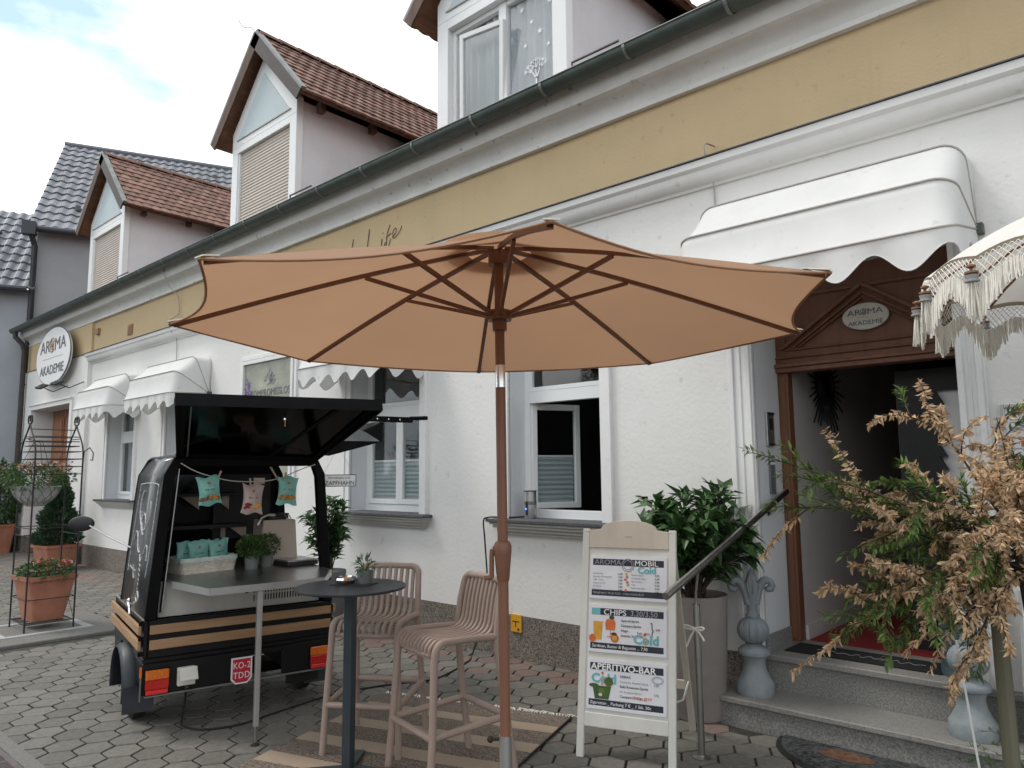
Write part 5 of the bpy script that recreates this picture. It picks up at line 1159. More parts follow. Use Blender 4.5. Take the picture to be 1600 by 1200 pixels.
# ---------------------------------------------------------------- foliage helper
def clump(mb,c,rad,n,L,w,rr,up=.3,shell=.55,bend=.2,fold=.25):
    for i in range(n):
        while True:
            p=Vector((rr.uniform(-1,1),rr.uniform(-1,1),rr.uniform(-1,1)))
            if shell<p.length<1: break
        q=Vector((p.x*rad[0],p.y*rad[1],p.z*rad[2])); d=(p+Vector((rr.uniform(-.6,.6),rr.uniform(-.6,.6),up+rr.uniform(-.5,.5)))).normalized()
        s=rr.uniform(.7,1.25); mb.leaf(Vector(c)+q,d,Vector((rr.uniform(-1,1),rr.uniform(-1,1),1)).normalized(),L*s,w*s,fold,bend)
def small_pot(loc,r,h,lab,k='potgrey',leaf='leafmid',fr=(.08,.08,.06),n=260,L=.028,w=.016,seed=1,group=None,name='potted_herb',flw=None,cat='potted plant'):
    t=thing(name,lab,cat,tuple(loc),0,group); c=Vector(loc)
    MB().use(k).lathe([(r*.86,0),(r*.9,.004),(r,h),(r*.92,h),(r*.88,h-.01)],c,28).build('pot',parent=t,smooth=True)
    MB().use('soil').lathe([(r*.9,h-.012),(0,h-.008)],c,20).build('soil',parent=t)
    rr=random.Random(seed); mb=MB().use(leaf); clump(mb,c+Vector((0,0,h+fr[2]*.75)),fr,n,L,w,rr); mb.build('foliage',parent=t)
    mb=MB().use('leafmid')
    for i in range(14): a=rr.random()*6.28; mb.tube([c+Vector((0,0,h-.01)),c+Vector((fr[0]*.7*math.cos(a),fr[1]*.7*math.sin(a),h+fr[2]*1.1))],.0015,4)
    mb.build('stems',parent=t)
    if flw:
        mb=MB().use(flw); clump(mb,c+Vector((0,0,h+fr[2]*.8)),fr,n//5,L*.9,w*1.1,rr,.8,.85); mb.build('flower_buds',parent=t)
    return t
small_pot(vm((-.22,.705,.940)),.047,.092,'left grey pot with pale budded herb on the counter',n=700,L=.024,w=.014,fr=(.098,.098,.078),seed=3,flw='leaflt',group='grey herb pots on the counter')
small_pot(vm((-.30,.835,.940)),.047,.092,'right grey pot with dark herb on the counter',leaf='leafdk',n=650,L=.022,w=.010,fr=(.09,.09,.078),seed=4,group='grey herb pots on the counter')
# flat card reader / scale
m=VM@Matrix.Translation((-.30,1.02,.941))@Matrix.Rotation(R(8),4,'Z')
T=thing('kitchen_scale','flat black and silver scale lying on the counter beside the herb pots','scale',tuple(m.translation)); MB(m).use('signblack').box((-.14,-.10,0),(.14,.14,.028)).build('body',parent=T,bevel=.004); MB(m).use('alu').box((-.135,-.095,.0285),(.135,.135,.042)).build('tray',parent=T,bevel=.003)
# beverage dispenser box
m=VM@Matrix.Translation((-.47,.94,.941))
T=thing('drinks_box','beige drinks box with black tap on top at the back of the counter','drinks box',tuple(m.translation))
MB(m).use('beige').add([(-.13,-.13,0),(.10,-.13,0),(.10,.15,0),(-.13,.15,0),(-.12,-.12,.32),(.09,-.11,.32),(.09,.13,.32),(-.12,.12,.32)],[(0,3,2,1),(4,5,6,7),(0,1,5,4),(1,2,6,5),(2,3,7,6),(3,0,4,7)]).build('box',parent=T,bevel=.006)
mb=MB(m).use('signblack'); mb.box((-.09,-.06,.321),(.05,.09,.345)); mb.box((-.02,-.03,.345),(.03,.10,.365)); mb.build('tap_body',parent=T,bevel=.004)
MB(m).use('steel').tube([(.05,-.02,.35),(.08,-.08,.36),(.09,-.13,.34),(.09,-.15,.29)],.014,10).build('spout',parent=T,smooth=True); mb=MB(m).use('alu')
for y in (.06,.09): mb.tube([(.04,y,.355),(.07,y+.01,.33),(.075,y+.015,.30)],.004,6)
mb.build('lever',parent=T)
# hanging sign ZAPFHAHN
T=thing('hanging_sign','small white hanging board lettered ZAPFHAHN beside the van','sign',tuple(vm((-.1,1.30,1.55))))
MB(VM).use('white').box((-.108,1.150,1.505),(-.10,1.428,1.590)).build('board',parent=T); mb=MB(VM).use('signblack'); 
for a,b in (((-.109,1.150,1.587),(-.0985,1.430,1.592)),((-.109,1.150,1.503),(-.0985,1.430,1.508)),((-.109,1.425,1.508),(-.0985,1.430,1.587))): mb.box(a,b)
mb.build('border',parent=T)
fx_=lambda y,z:VM@frame_xf((-.099,y,z),(0,1,0),(0,0,1)); text('ZAPFHAHN',.044,fx_(1.30,1.515),'signblack',T,align='CENTER',sx=1.02,ext=.0006); text('Mein Lieblingstier ist der',.020,fx_(1.297,1.562),'signgrey',T,align='CENTER',sx=.88,ext=.0004)
MB(VM).use('offwhite').tube([(-.104,1.17,1.59),(-.12,1.292,1.80),(-.104,1.41,1.59)],.0016,4).build('cord',parent=T); MB(VM).use('iron').tube([(-.12,1.292,1.80),(-.12,1.292,1.86)],.003,4).build('hook',parent=T)
# ================================================================ BROWN PARASOL
pc=Vector((-2.136,2.278,2.209)); pr_=1.352; ph=5.562
base=Vector((-2.100,2.262,0)); ax=(pc+Vector((-.012,.008,.45))-base); ax=(ax*(1/ax.z))
def pax(z): return base+ax*z
T=thing('parasol','large brown market parasol with eight ribs and a crank on its wooden pole','parasol',tuple(base))
tips=[Vector((pc.x+pr_*math.cos(ph+k*PI/4)*1.0,pc.y+pr_*math.sin(ph+k*PI/4),pc.z)) for k in range(8)]
# axes of the fitted canopy: x' = cross((0,1,0),n), y' = cross(n,x')
for k in range(8):
    a=ph+k*PI/4; tips[k]=Vector((pc.x+pr_*math.cos(a),pc.y+pr_*math.sin(a),pc.z+.004*math.cos(a)-.003*math.sin(a)))
hub=pax(2.53); apex=pax(2.575)
def rib_pt(k,t):   # slightly bowed rib from hub to tip
    a=apex.lerp(tips[k%8],t); a.z+=.022*math.sin(PI*t)*(1-t*.3)
    return a
mb=MB().use('parasol'); nS,nT=14,16
for k in range(8):
    V=[];F=[]
    for j in range(nT+1):
        t=.11+(1-.11)*j/nT; a,b=rib_pt(k,t),rib_pt(k+1,t)
        for i in range(nS+1):
            u=i/nS; p=a.lerp(b,u); e=4*u*(1-u)
            c=Vector((apex.x,apex.y,p.z)); inn=(c-p).normalized()
            p=p+inn*(.070*e*t**2.2)+Vector((0,0,-.020*e*t+.008*noise.noise((p.x*4,p.y*4,k))*e+.003*noise.noise((p.x*14,p.y*14,k))*e)); V.append(p)
    for j in range(nT):
        for i in range(nS): a_=j*(nS+1)+i; F.append((a_,a_+1,a_+nS+2,a_+nS+1))
    mb.add(V,F)
cn=mb.build('canopy',parent=T,smooth=True,auto=False)
mb=MB().use('parasol')   # hem
for k in range(8):
    P=[]
    for i in range(nS+1):
        u=i/nS; p=tips[k].lerp(tips[(k+1)%8],u); e=4*u*(1-u); c=Vector((apex.x,apex.y,p.z)); p=p+(c-p).normalized()*(.070*e)+Vector((0,0,-.020*e)); P.append(p)
    mb.tube(P,.0045,5)
mb.build('hem',parent=T,smooth=True)
mb=MB().use('parasol')   # vent cap on top
V=[apex+Vector((0,0,.042))]; n=32
for rr_,dz in ((.12,.028),(.25,-.016)):
    for i in range(n): a=2*PI*i/n; V.append(apex+Vector((rr_*math.cos(a),rr_*math.sin(a),dz)))
F=[(0,1+i,1+(i+1)%n) for i in range(n)]+[(1+i,1+n+i,1+n+(i+1)%n,1+(i+1)%n) for i in range(n)]
mb.add(V,F); mb.build('vent_cap',parent=T,smooth=True)
# pale pockets at the rib tips
for k in range(8):
    a=rib_pt(k,.955); b=tips[k]; d=(b-a).normalized(); sd=d.cross(Vector((0,0,1))).normalized()
    mb=MB().use('paratop'); mb.prism([a-sd*.006+Vector((0,0,.004)),a+sd*.006+Vector((0,0,.004)),b+sd*.022+Vector((0,0,.006)),b-sd*.022+Vector((0,0,.006))],(0,0,.004)); mb.build('rib_pocket',parent=T)
    mb=MB().use('parawood'); P=[rib_pt(k,t)+Vector((0,0,-.018)) for t in [.03+i*.955/12 for i in range(13)]]
    V=[];F=[]
    for p in P:
        for sx_,z_ in ((-.009,0),(.009,0),(.009,.016),(-.009,.016)): V.append(p+sd*sx_+Vector((0,0,z_)))
    for i in range(12):
        for j in range(4): F.append((4*i+j,4*i+(j+1)%4,4*i+4+(j+1)%4,4*i+4+j))
    F+=[(0,1,2,3),(48,49,50,51)]; mb.add(V,F).build('rib',parent=T)
    runner=pax(2.265); q=rib_pt(k,.42)+Vector((0,0,-.02)); dd=(q-runner); s0=runner+Vector((dd.x,dd.y,0)).normalized()*.045
    d2=(q-s0).normalized(); s2=d2.cross(Vector((0,0,1))).normalized(); u2=s2.cross(d2)
    MB().use('parawood').prism([s0-s2*.007-u2*.008,s0+s2*.007-u2*.008,s0+s2*.007+u2*.008,s0-s2*.007+u2*.008],q-s0).build('strut',parent=T)
def ring(z0,z1,r0_,r1_,k,name,n=20):
    a,b=pax(z0),pax(z1); return MB().use(k).tube([a,b],[r0_,r1_],n).build(name,parent=T,smooth=True)
ring(2.245,2.285,.052,.052,'parawood','runner'); ring(2.20,2.246,.031,.031,'parawood','runner_collar'); ring(2.49,2.55,.045,.045,'parawood','top_hub')
ring(2.05,2.50,.0205,.0205,'parawood','upper_pole'); ring(1.955,2.05,.0215,.0215,'chrome','tilt_joint')
ring(.56,1.955,.0215,.0215,'parapole','lower_pole'); ring(.0,.56,.0255,.0255,'alu','base_tube')
mb=MB().use('parapole'); A=[(1.155,.022),(1.165,.026),(1.22,.031),(1.27,.036),(1.30,.037),(1.315,.030),(1.318,.022)]
mb.tube([pax(z) for z,r in A],[r for z,r in A],20); ch=mb.build('crank_housing',parent=T,smooth=True)
hx=rt.copy(); hx.z=0; hx.normalize()
a=pax(1.285)-hx*.042; mb=MB().use('parapole'); mb.tube([pax(1.285)-hx*.02,a],.012,10); mb.tube([a,a+Vector((0,0,-.03))-hx*.004,a+Vector((0,0,-.115))-hx*.004],[.011,.010,.010],8); mb.tube([a+Vector((0,0,-.112)),a+Vector((0,0,-.116))-hx*.035],.009,8); mb.build('crank_handle',parent=T,smooth=True)
mb=MB().use('iron'); p=pax(.545); mb.tube([p-hx*.02,p-hx*.055],.006,8); mb.ball(tuple(p-hx*.06),.014,8); mb.build('clamp_knob',parent=T,smooth=True)
MB().use('iron').lathe([(.26,0),(.26,.03),(.22,.055),(.05,.07),(.03,.09)],(base.x,base.y,.004),40).build('base_plate',parent=T,smooth=True)
# ================================================================ RUG, TABLE, STOOLS
ra=R(18.5); rm=Matrix.Translation((-3.12,3.98,.006))@Matrix.Rotation(ra,4,'Z')   # origin: far right corner, x to the right, -y towards the camera
T=thing('striped_rug','beige and dark woven striped rug with white fringe under the stools','rug',(-3.3,3.2,.006))
bands=[(0,.20,'rugdark'),(.20,.32,'ruglight'),(.32,.52,'rugdark'),(.52,.66,'ruglight'),(.66,.86,'rugdark'),(.86,1.0,'ruglight'),(1.0,1.2,'rugdark'),(1.2,1.34,'ruglight'),(1.34,1.54,'rugdark'),(1.54,1.68,'ruglight'),(1.68,1.9,'rugdark'),(1.9,2.1,'ruglight')]
def rugz(x,y): return .006+.003*noise.noise((x*3,y*3,1))+.0015*noise.noise((x*9,y*9,2))
for kk in ('rugdark','ruglight'):
    mb=MB(rm).use(kk)
    for a,b,k in bands:
        if k!=kk: continue
        nx,ny=28,4; V=[];F=[]
        for j in range(ny+1):
            for i in range(nx+1):
                x=-1.42+1.42*i/nx; y=-(a+(b-a)*j/ny); yy=y+.010*noise.noise((x*2,a*3,4))
                if i in (0,nx): x+=.010*noise.noise((y*5,i,3))
                V.append((x,yy,rugz(x,yy)))
        for j in range(ny):
            for i in range(nx): p_=j*(nx+1)+i; F.append((p_,p_+nx+1,p_+nx+2,p_+1))
        mb.add(V,F)
    mb.build('dark_bands' if kk=='rugdark' else 'light_bands',parent=T,smooth=True,auto=False)
mb=MB(rm).use('yarn'); rr=random.Random(8)
for i in range(72):
    x=-1.42+1.42*i/71; L=rr.uniform(.025,.06); a=rr.uniform(-.8,.8)
    mb.tube([(x,0,.008),(x+L*.5*math.sin(a),L*.5,.014),(x+L*math.sin(a)+rr.uniform(-.02,.02),L,.004)],[.004,.0045,.003],4)
mb.build('fringe',parent=T)
mb=MB(rm).use('iron'); mb.box((-.004,-2.1,.001),(.004,0,.012)); mb.build('edge_binding',parent=T)
# table
tx,ty=-3.46,2.485
T=thing('bar_table','round black bistro bar table on a dark blue grey column','table',(tx,ty,0))
MB().use('tablemat').lathe([(.285,.972),(.298,.976),(.300,.982),(.298,.988),(.0,.988)],(tx,ty,0),64).build('table_top',parent=T,smooth=True)
MB().use('tablesteel').box((tx-.045,ty-.045,.935),(tx+.045,ty+.045,.972)).build('top_bracket',parent=T,bevel=.006)
tm=Matrix.Translation((tx,ty,0))@Matrix.Rotation(R(20),4,'Z')
MB(tm).use('tablesteel').box((-.0265,-.0265,.04),(.0265,.0265,.94)).build('column',parent=T,bevel=.006,seg=2)
for i in range(4):
    m=tm@Matrix.Rotation(R(90*i+20),4,'Z'); MB(m).use('tablesteel').prism([(.026,-.026,.012),(.026,-.026,.05),(.30,-.020,.030),(.30,-.020,.008)],(0,.05,0)).build('foot',parent=T,bevel=.003)
small_pot((tx-.01,ty+.10,.989),.045,.072,'small grey pot with succulent on the bar table',leaf='succulent',fr=(.045,.045,.035),n=70,L=.045,w=.012,seed=9,name='potted_succulent')
T=thing('ashtray','round polished steel ashtray on a dark coaster on the bar table','ashtray',(tx-.075,ty-.0,.989))
c=(tx-.075,ty+.02,.993); MB().use('chrome').lathe([(.045,.0),(.058,.012),(.062,.022),(.055,.034),(.040,.038),(.036,.030),(.0,.026)],c,32).build('bowl',parent=T,smooth=True)
MB(Matrix.Translation((tx-.02,ty+.04,.989))@Matrix.Rotation(R(25),4,'Z')).use('signblack').box((-.12,-.06,0),(.10,.075,.0035)).build('coaster',parent=T)
# stools: front at -y, width along x
def make_stool():
    o=thing('bar_stool','taupe ribbed plastic bar stool','bar stool',(0,0,0),0,'taupe bar stools at the table',world=False); r=.0195
    sw,sd_,sh_,bh_=.40,.40,.745,1.0
    def side(x):
        foot=x*1.13
        P=[(foot,-.245,0),(foot*.97,-.225,.25),(x,-.205,.62)]+[(x,-.20+.055*(1-math.cos(a))*1.0,.665+.06*math.sin(a)) for a in [i*PI/2/5 for i in range(6)]]+[(x,0,.722),(x,.13,.716)]
        return P
    for s_ in (-1,1):
        x=s_*sw/2
        MB().use('stool').tube(side(x)+[(x,.185,.712)],r,12).build('front_leg',parent=o,smooth=True)
        MB().use('stool').tube([(x*1.15,.275,0),(x*1.06,.215,.40),(x,.178,.70),(x*.985,.20,.86),(x*.96,.222,.955)]+[(x*.96-s_*.05*(1-math.cos(a)),.222+.012*math.sin(a),.955+.045*math.sin(a)) for a in [i*PI/2/4 for i in range(1,5)]],r,12).build('rear_leg',parent=o,smooth=True)
    MB().use('stool').tube([(-sw*.48+.05,.234,1.0),(0,.245,1.002),(sw*.48-.05,.234,1.0)],r*.95,10).build('top_rail',parent=o,smooth=True)
    MB().use('stool').tube([(-sw/2,-.185,.66),(-sw*.25,-.20,.655),(sw*.25,-.20,.655),(sw/2,-.185,.66)],r*.8,8).build('front_rail',parent=o,smooth=True)
    for i in range(9):
        x=-sw/2+.045+i*(sw-.09)/8
        P=[(x,-.20,.655),(x,-.205,.69)]+[(x,-.19+.03*(1-math.cos(a)),.70+.024*math.sin(a)) for a in (.5,1.0,1.57)]+[(x,-.08,.714),(x,.03,.708),(x,.11,.708),(x,.155,.722),(x,.183,.752),(x,.195,.79),(x,.215,.90),(x,.238,.985),(x,.240,1.0)]
        P=cr_spline(P,3); V=[];F=[]; n=len(P)
        for k,p in enumerate(P):
            d=((P[k+1] if k<n-1 else p)-(P[k-1] if k else p)).normalized(); nr=Vector((0,-d.z,d.y))
            for a in range(8): an=2*PI*a/8; V.append(p+Vector((1,0,0))*.0125*math.cos(an)+nr*.0115*math.sin(an))
        for k in range(n-1):
            for a in range(8): F.append((8*k+a,8*k+(a+1)%8,8*k+8+(a+1)%8,8*k+8+a))
        MB().use('stool').add(V,F).build('slat',parent=o,smooth=True)
    def L(x,y0,z):  # point on a leg at height z
        if y0<0: t=z/.62; return Vector((x*(1.13-.13*t),-.245+.04*t,z))
        t=z/.70; return Vector((x*(1.15-.15*t),.275-.097*t,z))
    for a,b in (((-1,-1),(1,-1)),((1,-1),(1,1)),((-1,-1),(-1,1)),((-1,1),(1,1))):
        za=.27; p=L(a[0]*sw/2,a[1],za if a[1]<0 else .30); q=L(b[0]*sw/2,b[1],za if b[1]<0 else .30); MB().use('stool').tube([p,q],r*.92,10).build('foot_rail',parent=o,smooth=True)
    return o
st=make_stool(); st.location=(-3.74,2.88,.008); st.rotation_euler=(0,0,R(32)); st['label']='bar stool behind the round table, seen straight on'
s2=ctree(st); s2.location=(-3.08,2.86,.008); s2.rotation_euler=(0,0,R(-12)); s2['label']='bar stool in front beside the parasol pole, turned side on'
# ================================================================ MENU A-FRAME
aw=.565; am=Matrix.Translation((-2.715,3.500,0))@Matrix.Rotation(R(18.4),4,'Z')@Matrix.Rotation(R(-9.5),4,'X')
T=thing('menu_board','white wooden A frame menu board with three printed drink posters','menu board',(-2.45,3.7,0))
fw_=.042; Hh=1.27
for x0 in (0,aw-fw_): MB(am).use('signwoodw').box((x0,0,0.0),(x0+fw_,.026,Hh)).build('upright',parent=T,bevel=.003)
mb=MB(am).use('signwood'); pts=[(fw_,0,1.16),(aw-fw_,0,1.16),(aw-fw_,0,Hh-.01),(aw-fw_-.06,0,Hh-.002)]+[(aw/2+.17*math.cos(a),0,Hh+.0+.055*math.sin(a)**1.0) for a in [i*PI/10 for i in range(11)]]+[(fw_+.06,0,Hh-.002),(fw_,0,Hh-.01)]
mb.prism(pts,(0,.024,0)); mb.build('top_board',parent=T,bevel=.002)
MB(am).use('signwoodw').box((fw_,.006,.24),(aw-fw_,.016,1.16)).build('back_panel',parent=T)
MB(am).use('signwoodw').box((fw_,0,.165),(aw-fw_,.022,.24)).build('bottom_rail',parent=T,bevel=.003)
MB(am).use('textgrey').box((aw/2-.02,-.001,1.225),(aw/2+.02,0,1.229)).build('maker_mark',parent=T)
bmx=Matrix.Translation((-2.715,3.500,0))@Matrix.Rotation(R(18.4),4,'Z')
for x0 in (0.01,aw-fw_-.01): MB(bmx).use('signwood').prism([(x0,.66,0),(x0,.70,0),(x0,.235,1.24),(x0,.205,1.24)],(.036,0,0)).build('rear_leg',parent=T,bevel=.002)
MB(bmx).use('signwood').box((.04,.535,.28),(aw-.04,.555,.33)).build('rear_rail',parent=T)
MB(bmx).use('signwoodw').tube([(aw-.02,.06,.33),(aw+.0,.25,.30),(aw-.02,.52,.33)],.006,5).build('stay',parent=T)
px0,pw=.058,.45
def A(x,z,y=-.001): return am@frame_xf((x,y,z),(1,0,0),(0,0,1))
def flat(parent,k,P,y=-.0015,name='patch'):
    return MB(am).use(k).prism([(x,y,z) for x,z in P],(0,.0008,0)).build(name,parent=parent)
def rect(x0,z0,x1,z1): return [(x0,z0),(x1,z0),(x1,z1),(x0,z1)]
def circ(x,z,r,n=18,ry=1): return [(x+r*math.cos(2*PI*i/n),z+r*ry*math.sin(2*PI*i/n)) for i in range(n)]
def cold(parent,x,z,s,full=True):
    text('Cold',s,A(x,z,-.0026),'teal',parent,sx=1.05,ext=.0008,name='cold_lettering',sp=1.05,off=.0028)
    q=MB(am)
    for i,(dx,dz) in enumerate(((.95,.75),(1.0,.45),(1.1,.2),(.95,-.1))): q.use('yelloworange' if i%2 else 'orange').prism([(a,-.0032,b) for a,b in circ(x+dx*s,z+dz*s,s*.11,12)],(0,.0006,0))
    q.build('citrus_slices',parent=parent)
for i,(z0,z1) in enumerate(((.865,1.115),(.568,.832),(.262,.530))):
    po=MB(am).use('paper').box((px0-.005,-.0012,z0),(px0+pw+.005,.006,z1)).build('poster',parent=T); po['label']=('upper','middle','lower')[i]+' price poster on the board'
    flat(po,'navy',rect(px0+.012,z1-.058,px0+pw-.012,z1-.020),name='heading_band'); flat(po,'navy',rect(px0+.008,z0+.018,px0+pw-.012,z0+.052),name='footer_band')
    if i==0:
        text('AROMA',.042,A(px0+.022,z1-.053,-.0026),'textgrey',po,sx=1.1,ext=.0006); text('MOBIL',.042,A(px0+.265,z1-.053,-.0026),'white',po,sx=1.15,ext=.0008)
        q=MB(am).use('textgrey'); swirl(q,(0,0),.03,0,.003) if False else None
        mb=MB(am).use('textgrey'); n=20
        for r_ in (.036,.026): mb.tube([(px0+.225+r_*math.cos(2*PI*k/n),-.002,z1-.052+r_*math.sin(2*PI*k/n)) for k in range(n)],.0022,4,closed=True)
        mb.build('ring_emblem',parent=po)
        text('Cold',.052,A(px0+.285,z1-.095,-.0024),'teal',po,sx=1.05,ext=.0006,name='cold_lettering',off=.002)
        L=['Espresso  2,00','Verlaengert  2,60','Cappuccino  3,20','Latte  3,60','Tee  2,40','Wasser  1,80','Soda  2,20']
        for k in range(7):
            zz=z1-.108-k*.0155*1.18
            text(('Espresso dp.','Espresso Verlaengerter','Caffe Creme','Cappuccino dp.','Ital. Eistee','Ital. Eistee','Mandel Eistee')[k],.0125,A(px0+.014,zz,-.0024),'textgrey',po,ext=.0003); text(('2,00','2,40','3,20','3,50','3,60','3,60','3,40')[k],.0135,A(px0+.168,zz,-.0024),'navy',po,ext=.0005,sx=1.15)
            text(('Weisser Spritz','Limoncello Spritz','Aperol Spritz','Hugo','Radler oder Bier','Frizzante dp. 0,1','Prosecco 0,1')[k],.0125,A(px0+.245,zz-.002,-.0024),'textgrey',po,ext=.0003); text(('3,90','5,90','5,90','5,90','3,90','3,90','3,90')[k],.0135,A(px0+.385,zz-.002,-.0024),'navy',po,ext=.0005,sx=1.15)
        text('Sirup nach Wahl 0,50 - Hafermilch 0,50',.019,A(px0+.02,z0+.028,-.0026),'textgrey',po,ext=.0004)
        mb=MB(am)
        for k,(dx,dz) in enumerate(((.218,.135),(.212,.105),(.225,.09),(.228,.075),(.215,.045),(.222,.12))): mb.use(('yelloworange','orange','bronze')[k%3]).prism([(a,-.003,b) for a,b in circ(px0+dx,z0+dz+.01,.008,10)],(0,.0006,0))
        mb.build('spice_picture',parent=po)
    elif i==1:
        flat(po,'teal',rect(px0+.012,z1-.058,px0+.065,z1-.020),-.0018,'corner_patch'); text('CHIPS',.045,A(px0+.085,z1-.055,-.0026),'white',po,sx=1.15,ext=.001); text('3,20/3,50',.042,A(px0+.245,z1-.053,-.0026),'textgrey',po,sx=1.02,ext=.0006)
        for k,s_ in enumerate(('Aperol-Spritz','Campari-Spritz','Hugo','Averna Sour, 4cl')): text(s_,.0195,A(px0+.19,z1-.088-k*.0275,-.0024),'navy',po,ext=.0006,shear=.12)
        text('}',.10,A(px0+.362,z1-.155,-.0024),'navy',po,ext=.0003,sx=.6); text('5,90',.015,A(px0+.392,z1-.125,-.0024),'navy',po); text('to go',.022,A(px0+.285,z1-.150,-.0028),'redtext',po,ext=.001,sx=1.6)
        text('Sardinen, Butter & Baguette ... 7,90',.0235,A(px0+.02,z0+.027,-.0026),'white',po,ext=.0007,sx=.98)
        mb=MB(am)
        mb.use('orange').prism([(a,-.003,b) for a,b in [(px0+.10,z0+.125),(px0+.155,z0+.125),(px0+.158,z0+.165),(px0+.15,z0+.185),(px0+.105,z0+.185),(px0+.096,z0+.165)]],(0,.001,0)); mb.box((px0+.126,-.003,z0+.09),(px0+.130,-.002,z0+.13)); mb.box((px0+.11,-.003,z0+.086),(px0+.146,-.002,z0+.090))
        mb.use('yelloworange').prism([(a,-.003,b) for a,b in [(px0+.030,z0+.07),(px0+.075,z0+.07),(px0+.082,z0+.17),(px0+.024,z0+.17)]],(0,.001,0)); mb.use('orange').prism([(a,-.0034,b) for a,b in circ(px0+.022,z0+.075,.022,16)],(0,.001,0)); mb.prism([(a,-.0034,b) for a,b in circ(px0+.155,z0+.082,.024,16)],(0,.001,0))
        mb.use('leafmid').prism([(a,-.0036,b) for a,b in circ(px0+.150,z0+.105,.018,10,.5)],(0,.001,0)); mb.prism([(a,-.0036,b) for a,b in circ(px0+.135,z0+.195,.016,10,.7)],(0,.001,0)); mb.use('yelloworange').prism([(a,-.0036,b) for a,b in circ(px0+.052,z0+.14,.013,12)],(0,.0008,0)); mb.prism([(a,-.0038,b) for a,b in circ(px0+.155,z0+.082,.014,12)],(0,.001,0))
        mb.build('drinks_picture',parent=po); cold(po,px0+.265,z0+.062,.068)
    else:
        text('APERITIVO-BAR',.048,A(px0+.018,z1-.056,-.0026),'white',po,sx=1.13,ext=.0012,off=.0008)
        for k,(s_,h_) in enumerate((('HERAX',1),('Frizzante, Blueten-Sirup',0),('Raki Kraeuter-Spritz',1),('Hl. Kraeuterlikoer',0),('Campari-Orange',1),('Campari',0))): text(s_,.0195 if h_ else .017,A(px0+.19,z1-.090-k*.0262,-.0024),'navy' if h_ else 'textgrey',po,ext=.0006 if h_ else .0003)
        for k in range(2): text('5,90',.016,A(px0+.385,z1-.118-k*.05,-.0024),'textgrey',po)
        text('to go',.026,A(px0+.27,z0+.075,-.0026),'orange',po,ext=.0006,sx=1.9)
        text('Zigaretten _ Packung 7 \u20ac _ 1 Stk. 50c',.0225,A(px0+.016,z0+.027,-.0026),'white',po,ext=.0008,sx=1.03)
        mb=MB(am); mb.use('leafmid').prism([(a,-.003,b) for a,b in [(px0+.045,z0+.055),(px0+.125,z0+.055),(px0+.14,z0+.125),(px0+.03,z0+.125)]],(0,.001,0)); mb.use('leafdk').prism([(a,-.0034,b) for a,b in circ(px0+.038,z0+.125,.030,12,.35)],(0,.001,0)); mb.use('leaflt').prism([(a,-.0036,b) for a,b in circ(px0+.125,z0+.150,.026,18)],(0,.001,0)); mb.prism([(a,-.0036,b) for a,b in circ(px0+.085,z0+.10,.018,9,.8)],(0,.001,0)); mb.use('offwhite').prism([(a,-.0038,b) for a,b in circ(px0+.078,z0+.078,.012,7,.8)],(0,.001,0))
        mb.build('mojito_picture',parent=po); cold(po,px0+.022,z1-.125,.068)
        mb=MB(am).use('textgrey'); n=9
        for r_ in (.034,.026): mb.tube([(px0+.405+r_*math.cos(2*PI*k/n),-.002,z1-.085+r_*.6*math.sin(2*PI*k/n)) for k in range(n)],.0014,4,closed=True)
        mb.build('ring_emblem',parent=po)
# ================================================================ PLANTS
def laurel(loc,pr,pz,lab,crown,seed,nst,hh,potk='taupe',name='laurel_planter',lean=(0,0),L=.12):
    t=thing(name,lab,'potted shrub',tuple(loc),0); c=Vector(loc)
    MB().use(potk).lathe([(pr*.80,0),(pr*.84,.01),(pr,pz),(pr*.94,pz),(pr*.92,pz-.03)],c,40).build('pot',parent=t,smooth=True)
    MB().use('soil').lathe([(pr*.93,pz-.035),(0,pz-.03)],c,20).build('soil',parent=t)
    rr=random.Random(seed); lf=MB().use('leafdk'); sm=MB().use('bark')
    for i in range(nst):
        a=rr.random()*6.28; q=rr.random()**.6; top=c+Vector((lean[0]+crown*q*math.cos(a),lean[1]+crown*q*math.sin(a),pz+hh*rr.uniform(.45,1)*(1-.35*q)))
        b=c+Vector((rr.uniform(-.05,.05),rr.uniform(-.05,.05),pz-.04)); mid=b.lerp(top,.5)+Vector((0,0,.08*hh)); P=bez(b,mid,mid.lerp(top,.5)+Vector((0,0,.03)),top,10); sm.tube(P,[.008-.0006*k for k in range(11)],5)
        for k in range(2,11):
            for j in range(3 if k<10 else 6):
                an=rr.random()*6.28; d=(P[min(k,10)]-P[k-1]).normalized(); o=d.orthogonal().normalized(); o.rotate(Matrix.Rotation(an,3,d))
                dr=(o*1.0+d*rr.uniform(.2,1.1)+Vector((0,0,rr.uniform(-.1,.35)))).normalized(); s=rr.uniform(.65,1.15)
                lf.leaf(P[k]+dr*.01,dr,Vector((rr.uniform(-.3,.3),rr.uniform(-.3,.3),1)).normalized(),L*s,L*.44*s,.20,.25)
    lf.build('foliage',parent=t); sm.build('stems',parent=t); return t
laurel((-2.53,4.60,.0),.205,.78,'glossy dark green cherry laurel in a tall taupe planter behind the menu board',.40,21,42,.84,L=.15)
laurel((-6.62,4.45,.0),.20,.62,'cherry laurel in a tall planter between the van and the wall',.24,22,26,.90,potk='potgrey',L=.12)
